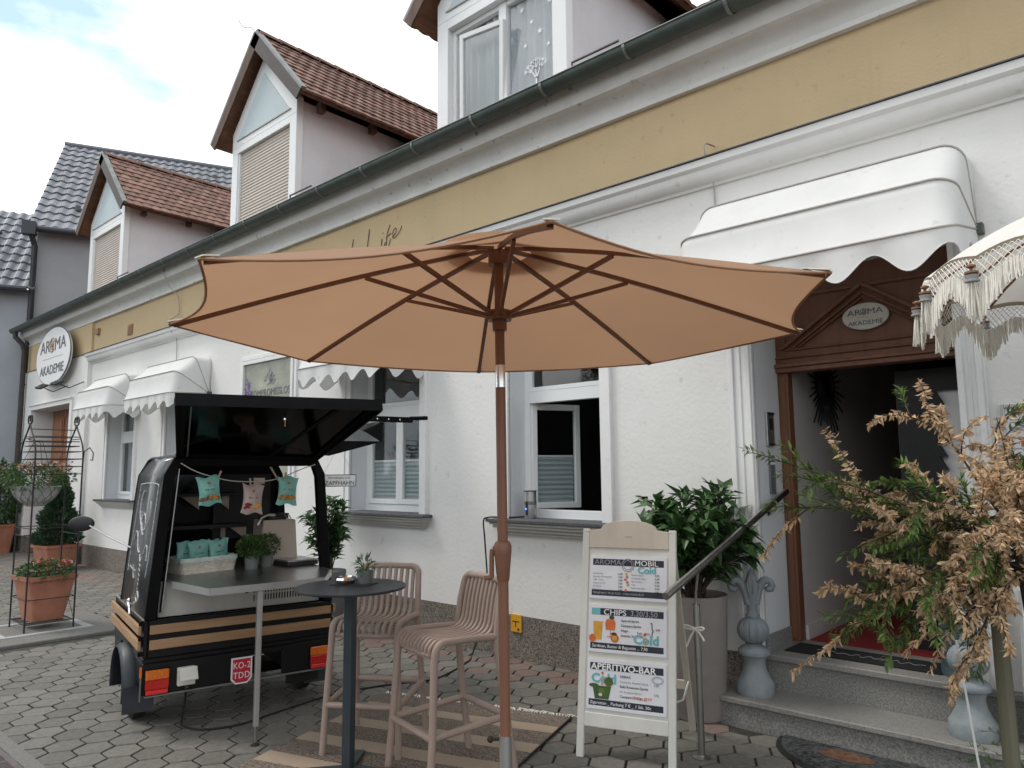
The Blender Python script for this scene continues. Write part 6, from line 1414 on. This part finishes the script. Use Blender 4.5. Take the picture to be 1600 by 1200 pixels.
# dried shrub on a stake
def curl(mb,p,d,L,w,rr):
    # a dry leaf: five-station curled blade
    d=d.normalized(); sd=d.cross(Vector((rr.uniform(-1,1),rr.uniform(-1,1),rr.uniform(-1,1)))).normalized(); nn=sd.cross(d); k=rr.uniform(.3,1.9)*rr.choice((-1,1)); cup=rr.uniform(.1,.7); V=[];q=p.copy()
    for i,ww in enumerate((.15,.8,1,.7,.05)):
        a=k*i/4; dd=d*math.cos(a)+nn*math.sin(a); n2=nn*math.cos(a)-d*math.sin(a)
        V+=[q+sd*w*ww/2+n2*w*ww*cup/2,q,q-sd*w*ww/2+n2*w*ww*cup/2]; q=q+dd*L/4
    mb.add(V,[(3*i+j,3*i+1+j,3*i+4+j,3*i+3+j) for i in range(4) for j in (0,1)])
def dry_shrub():
    base=Vector((-.50,3.16,0)); t=thing('dry_shrub','half dried staked shrub with brown curled leaves and green shoots by the door','shrub',tuple(base)); rr=random.Random(31)
    MB().use('bark').tube(cr_spline([base+Vector((.05,.03,0)),base+Vector((.03,.02,.5)),base+Vector((.045,.01,.95)),base+Vector((.02,0,1.36))],4),.014,8).build('trunk',parent=t,smooth=True)
    MB().use('stake').tube([base+Vector((-.015,-.03,0)),base+Vector((-.045,-.02,.6)),base+Vector((-.055,-.0,1.30))],[.030,.027,.025],9).build('stake',parent=t,smooth=True)
    dry=MB().use('leafdry'); grn=MB().use('leafmid'); lt=MB().use('leaflt'); tw=MB().use('bark')
    c=base+rt*.05+Vector((.0,0,1.36))
    L_=-rt; 
    def branch(p,d,L,depth,green,w=.005,sag=.25):
        P=[p]; dd=d.normalized(); n=12
        for k in range(n):
            dd=(dd+Vector((rr.uniform(-.10,.10),rr.uniform(-.10,.10),rr.uniform(-.08,.08)-sag*.05*(k/n)*2))).normalized(); P.append(P[-1]+dd*L/n)
        tw.tube(P,[w*(1-.8*k/n) for k in range(n+1)],4,cap=False)
        for k in range(3,n+1):
            m=(7 if green else 10) if depth else (5 if green else 9)
            for j in range(m):
                d2=(P[k]-P[k-1]).normalized(); o=d2.orthogonal().normalized(); o.rotate(Matrix.Rotation(rr.random()*6.28,3,d2)); s=rr.uniform(.6,1.3); q=P[k-1].lerp(P[k],rr.random())
                if green:
                    dr=(o*.9+d2*.9).normalized(); (lt if (k>n-4 or rr.random()<.5) else grn).leaf(q,dr,Vector((rr.uniform(-.4,.4),rr.uniform(-.4,.4),1)),.040*s,.0100*s,.2,.1)
                else:
                    dr=(o*.6+d2*.35+Vector((rr.uniform(-.4,.4),rr.uniform(-.4,.4),-.45))).normalized(); s*=rr.uniform(.55,1.15); curl(dry,q,dr,.031*s,.0088*s,rr)
        if depth:
            for k in range(3,n,1):
                if rr.random()<.8:
                    d2=(P[k]-P[k-1]).normalized(); o=d2.orthogonal().normalized(); o.rotate(Matrix.Rotation(rr.random()*6.28,3,d2)); branch(P[k],d2*.8+o*.8+Vector((0,0,.15)),L*rr.uniform(.25,.42),depth-1,green if rr.random()<.78 else not green,w*.5,sag*1.3)
    # direction (screen right, away, up)
    def D(a,b,u): v=rt*a+Vector((fw.x,fw.y,0)).normalized()*b+Vector((0,0,1))*u; return v.normalized()
    for (a,b,u_,L,g,s) in [(-1,.1,.05,.52,False,.8),(-1,-.1,.22,.50,False,.8),(-1,.3,.45,.52,False,.9),(-.8,.2,.75,.50,True,.4),(-1,.0,.36,.78,True,.15),(-1,.1,.22,.80,True,.35),(-1,.2,.10,.78,True,.5),(-1,.1,-.05,.60,False,1.0),(-1,0,-.15,.55,False,1.6),(-.8,-.3,-.05,.50,False,2.2),(-.5,-.3,.1,.42,False,2.6),
        (-.45,.0,.9,.42,False,1.6),(-.15,.1,1.0,.50,False,1.2),(.15,.2,1.0,.42,False,1.6),(.5,.1,.6,.50,False,1.2),(.9,0,.4,.55,False,1.2),(1,.2,.1,.55,False,1.6),(.8,-.4,.2,.5,False,1.8),(-.5,-.6,.25,.45,False,1.8),(-.2,-.8,.2,.42,False,2.2),(.2,-.7,.1,.45,False,2.4),(.4,.7,.4,.45,True,1),(-.3,.8,.3,.5,True,.8),
        (-.9,.3,-.35,.62,True,.1),(-1,.1,-.32,.72,True,-.2),(-.8,.2,-.55,.6,True,-.2),(-.4,-.2,-.2,.5,False,1.8),(.1,-.3,-.1,.5,False,2),(.5,-.2,-.2,.5,False,2),(-.7,-.1,.55,.48,False,1.6),(-.6,.3,.6,.5,True,.7),(.3,-.1,.7,.45,False,1.6),(.7,.3,.8,.5,False,1.4),(-.25,.2,.75,.6,False,1.8),(-.95,-.15,.12,.50,False,1.1),(-.9,-.25,-.12,.46,False,1.6),(-.7,-.45,.05,.42,False,2),(.2,-.4,.25,.45,False,1.6),(.6,-.5,.05,.45,False,1.8),(.3,-.2,.45,.48,False,1.5),(-.2,-.5,.5,.42,False,1.6),(.8,-.2,-.15,.5,False,1.8),(-.35,-.35,-.05,.45,False,2.0),(.1,.1,.8,.5,False,1.5),(.45,.4,.75,.5,True,.8),(-.15,-.3,.7,.40,False,1.6),(1,-.1,.5,.5,False,1.4)]:
        branch(c+Vector((rr.uniform(-.05,.05),rr.uniform(-.05,.05),rr.uniform(-.14,.04))),D(a,b,u_),L,1,g,.006,s)
    # long bare arching shoot on top
    P=cr_spline([c+D(-.6,.2,1)*.12,c+rt*-.07+Vector((0,0,.30)),c+rt*-.05+Vector((0,0,.40)),c+rt*.03+Vector((0,0,.455)),c+rt*.11+Vector((0,0,.45)),c+rt*.14+Vector((0,0,.40))],5); tw.tube(P,.003,4)
    for k in range(3,len(P)):
        for j in range(4): q=P[k]+Vector((rr.uniform(-.01,.01),rr.uniform(-.01,.01),0)); curl(dry,q,Vector((rr.uniform(-.6,.6),rr.uniform(-.6,.6),-.8)),.034,.010,rr)
    dry.build('dry_leaves',parent=t); grn.build('green_leaves',parent=t); lt.build('shoot_leaves',parent=t); tw.build('twigs',parent=t)
dry_shrub()
T=thing('garden_stick','thin white stick with a pale clip standing before the right finial','stick',(-.62,3.4,0))
a=Vector(pixz:=(0,0,0)) if False else None
def at(x,y,d):   # a point on the ray of a photo pixel at a depth, used once to measure where the thing stands
    v=fw*1.0+rt*((x-800)/1160)+up*((600-y)/1160); return Vector((0,0,H))+v*d
p1=at(1494,1000,3.0); p2=at(1533,1215,2.85); q=p2+(p2-p1)*((p2.z)/(p1.z-p2.z)); MB().use('white').tube([p1,q],.0045,6).build('stick',parent=T,smooth=True)
mb=MB().use('offwhite'); c=p1.lerp(p2,.13); mb.ball(tuple(c),(.016,.016,.026),10); mb.build('clip',parent=T,smooth=True)
mb=MB().use('leafmid'); rr=random.Random(5)   # low green plant at the foot of the shrub
T=thing('fern_plant','fine leaved green plant growing at the foot of the staked shrub','plant',(-.55,4.0,0))
for i in range(70):
    a=rr.random()*6.28; L=rr.uniform(.22,.46); b=Vector((-.62+rr.uniform(-.12,.3),4.02+rr.uniform(-.16,.18),0)); P=bez(b,b+Vector((0,0,L*.6)),b+Vector((.1*math.cos(a),.1*math.sin(a),L)),b+Vector((.2*math.cos(a),.2*math.sin(a),L*.85)),8); mb.tube(P,.0015,3,cap=False)
    for k in range(2,9):
        for j in range(5): d=Vector((rr.uniform(-1,1),rr.uniform(-1,1),rr.uniform(-.1,.9))).normalized(); mb.leaf(P[k],d,Vector((0,0,1)),.030,.006,.2,.2)
mb.build('fronds',parent=T)
# ================================================================ FRINGED PARASOL
bc=Vector((-.055,3.765,0)); br=.78; bz=2.36
T=thing('fringed_parasol','white boho parasol with macrame fringe and tassels at the right edge','parasol',tuple(bc))
nb_=16; a0=R(8)
def bp(t,a): # dome profile
    z=bz+.30*(1-t**2.0)+.02; return Vector((bc.x+br*t*math.cos(a),bc.y+br*t*math.sin(a),z))
mb=MB().use('bohocloth'); V=[];F=[]; nA,nR=nb_*6,12
for j in range(nR+1):
    t=.03+.97*j/nR
    for i in range(nA):
        a=a0+2*PI*i/nA; e=abs(math.sin((a-a0)*nb_/2)); p=bp(t*(1-.012*e*t),a); p.z+=.018*e*t*t; V.append(p)
for j in range(nR):
    for i in range(nA): F.append((j*nA+i,j*nA+(i+1)%nA,(j+1)*nA+(i+1)%nA,(j+1)*nA+i))
mb.add(V,F); mb.build('canopy',parent=T,smooth=True,auto=False)
MB().use('hemcloth').tube([bp(.985*(1-.012*abs(math.sin((2*PI*i/nA)*nb_/2))),a0+2*PI*i/nA)+Vector((0,0,.018*abs(math.sin((2*PI*i/nA)*nb_/2))-.012)) for i in range(nA)],.010,5,closed=True).build('hem',parent=T,smooth=True)
for k in range(nb_):
    a=a0+2*PI*k/nb_; MB().use('doorwood2').tube([bp(t,a)-Vector((0,0,.014)) for t in (.05,.3,.6,.85,.99)],.0055,6).build('rib',parent=T,smooth=True)
def rim(a,z=0): 
    e=abs(math.sin((a-a0)*nb_/2)); p=bp(1-.012*e,a); p.z+=.018*e-z; return p+Vector((math.cos(a),math.sin(a),0))*(.004+z*.05)-Vector((0,0,.012))
rr=random.Random(12); net=MB().use('yarn'); n=nb_*13
nh=.085
for i in range(n):     # diamond net of knotted cords
    a=a0+2*PI*i/n
    for s_ in (-1,1):
        P=[]
        for k in range(7):
            z=nh*k/6*(1+.25*math.cos((a-a0)*nb_)); P.append(rim(a+s_*2*PI/n*(k/6)*3.2,z))
        net.tube(P,.0017,3,cap=False)
net.build('macrame_net',parent=T)
fr1=MB().use('yarn')
for i in range(n*3):
    a=a0+2*PI*i/(n*3)+rr.uniform(-.002,.002); zb_=nh*(1+.25*math.cos((a-a0)*nb_)); L=rr.uniform(.085,.115)+.03*math.cos((a-a0)*nb_)
    P=[rim(a,zb_-.008),rim(a+rr.uniform(-.004,.004),zb_+L*.5),rim(a+rr.uniform(-.010,.010),zb_+L)]; fr1.tube(P,[.0034,.0044,.0034],4,cap=False)
fr1.build('fringe',parent=T)
for k in range(nb_):
    a=a0+2*PI*k/nb_; p=rim(a,.02)+Vector((math.cos(a),math.sin(a),0))*.02
    ts=MB().use('beads'); ts.lathe([(.005,0),(.016,-.006),(.016,-.012),(.006,-.018),(.006,-.026),(.024,-.030),(.024,-.037),(.008,-.042)],p,14); tb=ts.build('tassel_beads',parent=T,smooth=True)
    MB().use('greybead').lathe([(.024,-.043),(.020,-.060),(.026,-.062),(.026,-.068),(.012,-.070)],p,14).build('tassel_rings',parent=tb,smooth=True)
    y=MB().use('yarn')
    for j in range(22): an=rr.random()*6.28; q=rr.random()**.5; y.tube([p+Vector((.012*q*math.cos(an),.012*q*math.sin(an),-.068)),p+Vector((.020*q*math.cos(an),.020*q*math.sin(an),-.12)),p+Vector((.026*q*math.cos(an)+rr.uniform(-.005,.005),.026*q*math.sin(an),-.19-rr.random()*.02))],.0028,3,cap=False)
    y.build('tassel_yarn',parent=tb)
MB().use('doorwood2').tube([(bc.x,bc.y,0),(bc.x,bc.y,bz+.34)],.019,14).build('pole',parent=T,smooth=True); MB().use('doorwood2').lathe([(.03,0),(.035,.03),(.015,.06),(.0,.09)],(bc.x,bc.y,bz+.33),16).build('finial',parent=T,smooth=True)
MB().use('concrete').lathe([(.22,0),(.22,.06),(.04,.09)],(bc.x,bc.y,0),30).build('base',parent=T,smooth=True)
# ================================================================ LEFT SIDE: TRELLIS, POTS
T=thing('iron_trellis','dark iron trellis arch frame with curled tips around the flower pot','trellis',(-9.1,2.6,.02))
X0,X1,Y0,Y1=-9.38,-8.87,2.40,2.85; ir=.0085
for y in (Y0,Y1):
    for s_,x in ((-1,X0),(1,X1)):
        xm=(X0+X1)/2
        P=[(x,y,.022),(x,y,1.75)]+[tuple(p) for p in bez((x,y,1.80),(x,y,1.98),(xm+s_*.06,y,2.05),(xm,y,2.16),8)]
        MB().use('iron').tube(P,ir,7).build('leg',parent=T,smooth=True)
        MB().use('iron').tube([(xm+s_*(.035+.035*math.sin(a)),y,2.20-.045*math.cos(a)) for a in [i*5.2/12 for i in range(13)]],.008,6).build('curl',parent=T,smooth=True)
def xb(P,r,n): MB().use('iron').tube(P,r,n).build('cross_bar',parent=T)
for z in (.10,.34,.62,.98,1.06,1.62,1.70,1.78,1.86,1.92,2.0):
    for y in (Y0,Y1): 
        w_=1 if z<1.8 else .78 if z<1.9 else .5
        xm=(X0+X1)/2; xb([(xm-(xm-X0)*w_,y,z),(xm+(X1-xm)*w_,y,z)],.005,5)
for z in (.10,.34,.62,1.06,1.62,1.70,1.78,1.86,1.92,1.97,2.02):
    for x in (X0,X1):
        w_=1 if z<1.8 else .78 if z<1.9 else .5; xm=(X0+X1)/2; xb([(xm+(x-xm)*w_,Y0,z),(xm+(x-xm)*w_,Y1,z)],.005,5)
xb([(X0,Y1,.1),(X1,Y1,.62)],.003,4); xb([(X1,Y1,.1),(X0,Y1,.62)],.003,4); xb([((X0+X1)/2,Y0,2.1),((X0+X1)/2,Y1,2.1)],.005,5)
for i in range(7): xx=X0+.06+i*(X1-X0-.12)/6; xb([(xx,Y0,.10),(xx,Y1,.10)],.004,4)
MB().use('iron').tube([(X1,Y1,1.72),(X1+.03,Y1,1.86),(X1+.10,Y1+.03,1.90),(X1+.15,Y1+.05,1.84),(X1+.14,Y1+.05,1.76),(X1+.11,Y1+.04,1.77)],.006,6).build('side_hook',parent=T,smooth=True)
def squarepot(t,c,w0,w1,h,k='terracotta',rz=0,rim=.02):
    m=Matrix.Translation(c)@Matrix.Rotation(rz,4,'Z')
    def ringv(w,z,r=.03): return [(x,y,z) for x,y in rrect(w,w,r,3)]
    V=[];F=[]; L=[(w0,0),(w1,h-.045),(w1+rim*2,h-.045),(w1+rim*2.4,h),(w1+rim*.4,h),(w1*.93,h-.06)]
    for w,z in L: V+=ringv(w,z)
    n=len(V)//len(L)
    for j in range(len(L)-1):
        for i in range(n): F.append((j*n+i,j*n+(i+1)%n,(j+1)*n+(i+1)%n,(j+1)*n+i))
    F.append(tuple(range(n))[::-1]); F.append(tuple(range((len(L)-1)*n,len(L)*n))); MB(m).use(k).add(V,F).build('pot',parent=t,smooth=True); MB(m).use('soil').box((-w1*.44,-w1*.44,h-.06),(w1*.44,w1*.44,h-.035)).build('soil',parent=t)
def flowers(t,c,fr,n,rr,L=.045,w=.02,cols=(('fred',14),),leaf='leafmid'):
    mb=MB().use(leaf); clump(mb,c,fr,n,L,w,rr,.2,.3); mb.build('foliage',parent=t)
    for k,m in cols:
        mb=MB().use(k)
        for i in range(m):
            a=rr.random()*6.28; q=rr.random()**.5; p=Vector(c)+Vector((fr[0]*q*math.cos(a),fr[1]*q*math.sin(a),fr[2]*(.55+.5*rr.random())))
            for j in range(9): d=Vector((rr.uniform(-1,1),rr.uniform(-1,1),rr.uniform(-.3,1))).normalized(); mb.leaf(p+d*.008,d,Vector((0,0,1)),.026,.022,.1,.1)
        mb.build('flowers',parent=t)
rr=random.Random(41)
T=thing('flower_pot','tapered terracotta pot with red flowers inside the iron trellis','flower pot',(-9.1,2.63,.106)); squarepot(T,(-9.12,2.63,.106),.30,.44,.46,rz=R(6)); flowers(T,(-9.10,2.64,.60),(.30,.27,.10),900,rr,cols=(('fred',14),('fwhite',8)))
T=thing('hanging_planter','white net patterned bowl with pink flowers hanging in the iron trellis','hanging planter',(-9.2,2.45,1.3))
c=Vector((-9.22,2.52,1.28)); MB().use('hangpot').lathe([(.08,0),(.11,.02),(.19,.10),(.235,.20),(.245,.215),(.225,.21)],c,32).build('bowl',parent=T,smooth=True)
mb=MB().use('zinc')
for i in range(14):
    for s_ in (-1,1): mb.tube([c+Vector((r_*math.cos(2*PI*i/14+s_*k*.16),r_*math.sin(2*PI*i/14+s_*k*.16),z)) for k,(r_,z) in enumerate(((.112,.02),(.158,.06),(.192,.10),(.218,.15),(.238,.2)))],.003,4)
mb.build('net_pattern',parent=T)
for i in range(3): a=2*PI*i/3+.5; MB().use('iron').tube([c+Vector((.24*math.cos(a),.24*math.sin(a),.21)),c+Vector((.05*math.cos(a),.05*math.sin(a),.68)),Vector((-9.22,2.41,2.0))],.003,4).build('chain',parent=T)
flowers(T,c+Vector((-.02,0,.30)),(.40,.36,.15),1300,rr,L=.05,w=.018,cols=(('fpink',40),('fwhite',26),('leafdry',16)))
T=thing('conifer_pot','small green conifer in a square terracotta pot at the wall','potted conifer',(-14.9,4.5,0)); squarepot(T,(-14.75,4.40,0.0),.42,.55,.42,rz=R(8)); mb=MB().use('leafcon')
for i in range(4200):
    z=rr.random()**1.25; q=(.30*(1-z)**.7+.03)*rr.random()**.45*(1+.15*math.sin(z*20)); a=rr.random()*6.28; p=Vector((-14.75+q*math.cos(a),4.40+q*math.sin(a),.42+z*1.15)); d=Vector((math.cos(a),math.sin(a),rr.uniform(.3,1.5))).normalized(); mb.leaf(p,d,Vector((rr.uniform(-1,1),rr.uniform(-1,1),.3)).normalized(),.10,.032,.1,.1)
mb.build('foliage',parent=T); MB().use('bark').tube([(-14.75,4.4,.38),(-14.75,4.4,1.4)],[.02,.005],6).build('trunk',parent=T)
T=thing('hedge_pot','tall orange terracotta pot with a dense dark bush at the left edge','potted bush',(-18.6,4.45,0)); squarepot(T,(-18.75,4.45,0),.42,.55,.60); mb=MB().use('leafdk'); clump(mb,(-18.75,4.45,1.25),(.42,.42,.68),1500,.10,.055,rr,.2,.35); mb.build('foliage',parent=T); MB().use('bark').tube([(-18.75,4.45,.5),(-18.75,4.45,1.5)],.03,6).build('trunk',parent=T)
# thin climbing twig over the van roof
T=thing('wall_twig','thin leafy twig sticking out beside the far window above the van roof','twig',tuple(at(228,712,12.2)))
P=[at(224,718,12.3),at(236,712,12.3),at(250,708,12.3),at(262,700,12.4),at(270,690,12.5)]; mb=MB().use('bark'); mb.tube(P,.006,4); mb.build('stem',parent=T); mb=MB().use('leafdk')
for i in range(16): q=P[0].lerp(P[-1],rr.random()); mb.leaf(q,Vector((rr.uniform(-1,1),rr.uniform(-1,1),rr.uniform(-.2,1))),Vector((0,0,1)),.09,.05)
mb.build('leaves',parent=T)

# ================================================================ ACROSS THE STREET (reflected in the glass)
rr=random.Random(77)
for i,(x,y,h,lab) in enumerate(((-13,-11,7,'broad tree across the street, left'),(-7,-13,8.5,'tallest tree across the street'),(1,-12,7,'broad tree across the street, right'),(-3,-10,4,'low bush across the street'))):
    T=thing('street_tree',lab,'tree',(x,y,0),0,'trees across the street'); MB().use('bark').tube([(x,y,0),(x+.1,y,h*.35),(x,y+.1,h*.6)],[.22,.16,.08],8).build('trunk',parent=T,smooth=True)
    mb=MB().use('leafdk')
    for k in range(7): a=rr.random()*6.28; clump(mb,(x+1.3*math.cos(a),y+1.3*math.sin(a),h*rr.uniform(.45,.8)),(1.6,1.6,1.3),260,.34,.24,rr,.2,.3)
    mb.build('crown',parent=T)

# small weeds and moss in the joints
rr=random.Random(99); mb=MB().use('leafmid')
for i in range(260):
    if i<120: x=rr.uniform(-14,-2.6); y=YF-.02-abs(rr.gauss(0,.03))
    else:
        k=rr.randrange(-60,12); j=rr.randrange(-4,16); x=-4.604+k*.1732+rr.choice((-.1155,.1155)); y=1.94+j*.2+(k%2)*.1
        if not(-11<x<-2.0 and 1.5<y<4.8): continue
    for q in range(rr.randrange(3,9)):
        a=rr.random()*6.28; mb.leaf(Vector((x+rr.uniform(-.02,.02),y+rr.uniform(-.01,.01),-.006)),Vector((math.cos(a),math.sin(a),rr.uniform(.5,2.5))),Vector((0,0,1)),rr.uniform(.012,.035)*(1.6 if i<120 else .8),.005,.2,.3)
tag(mb.build('joint_weeds'),kind='stuff')
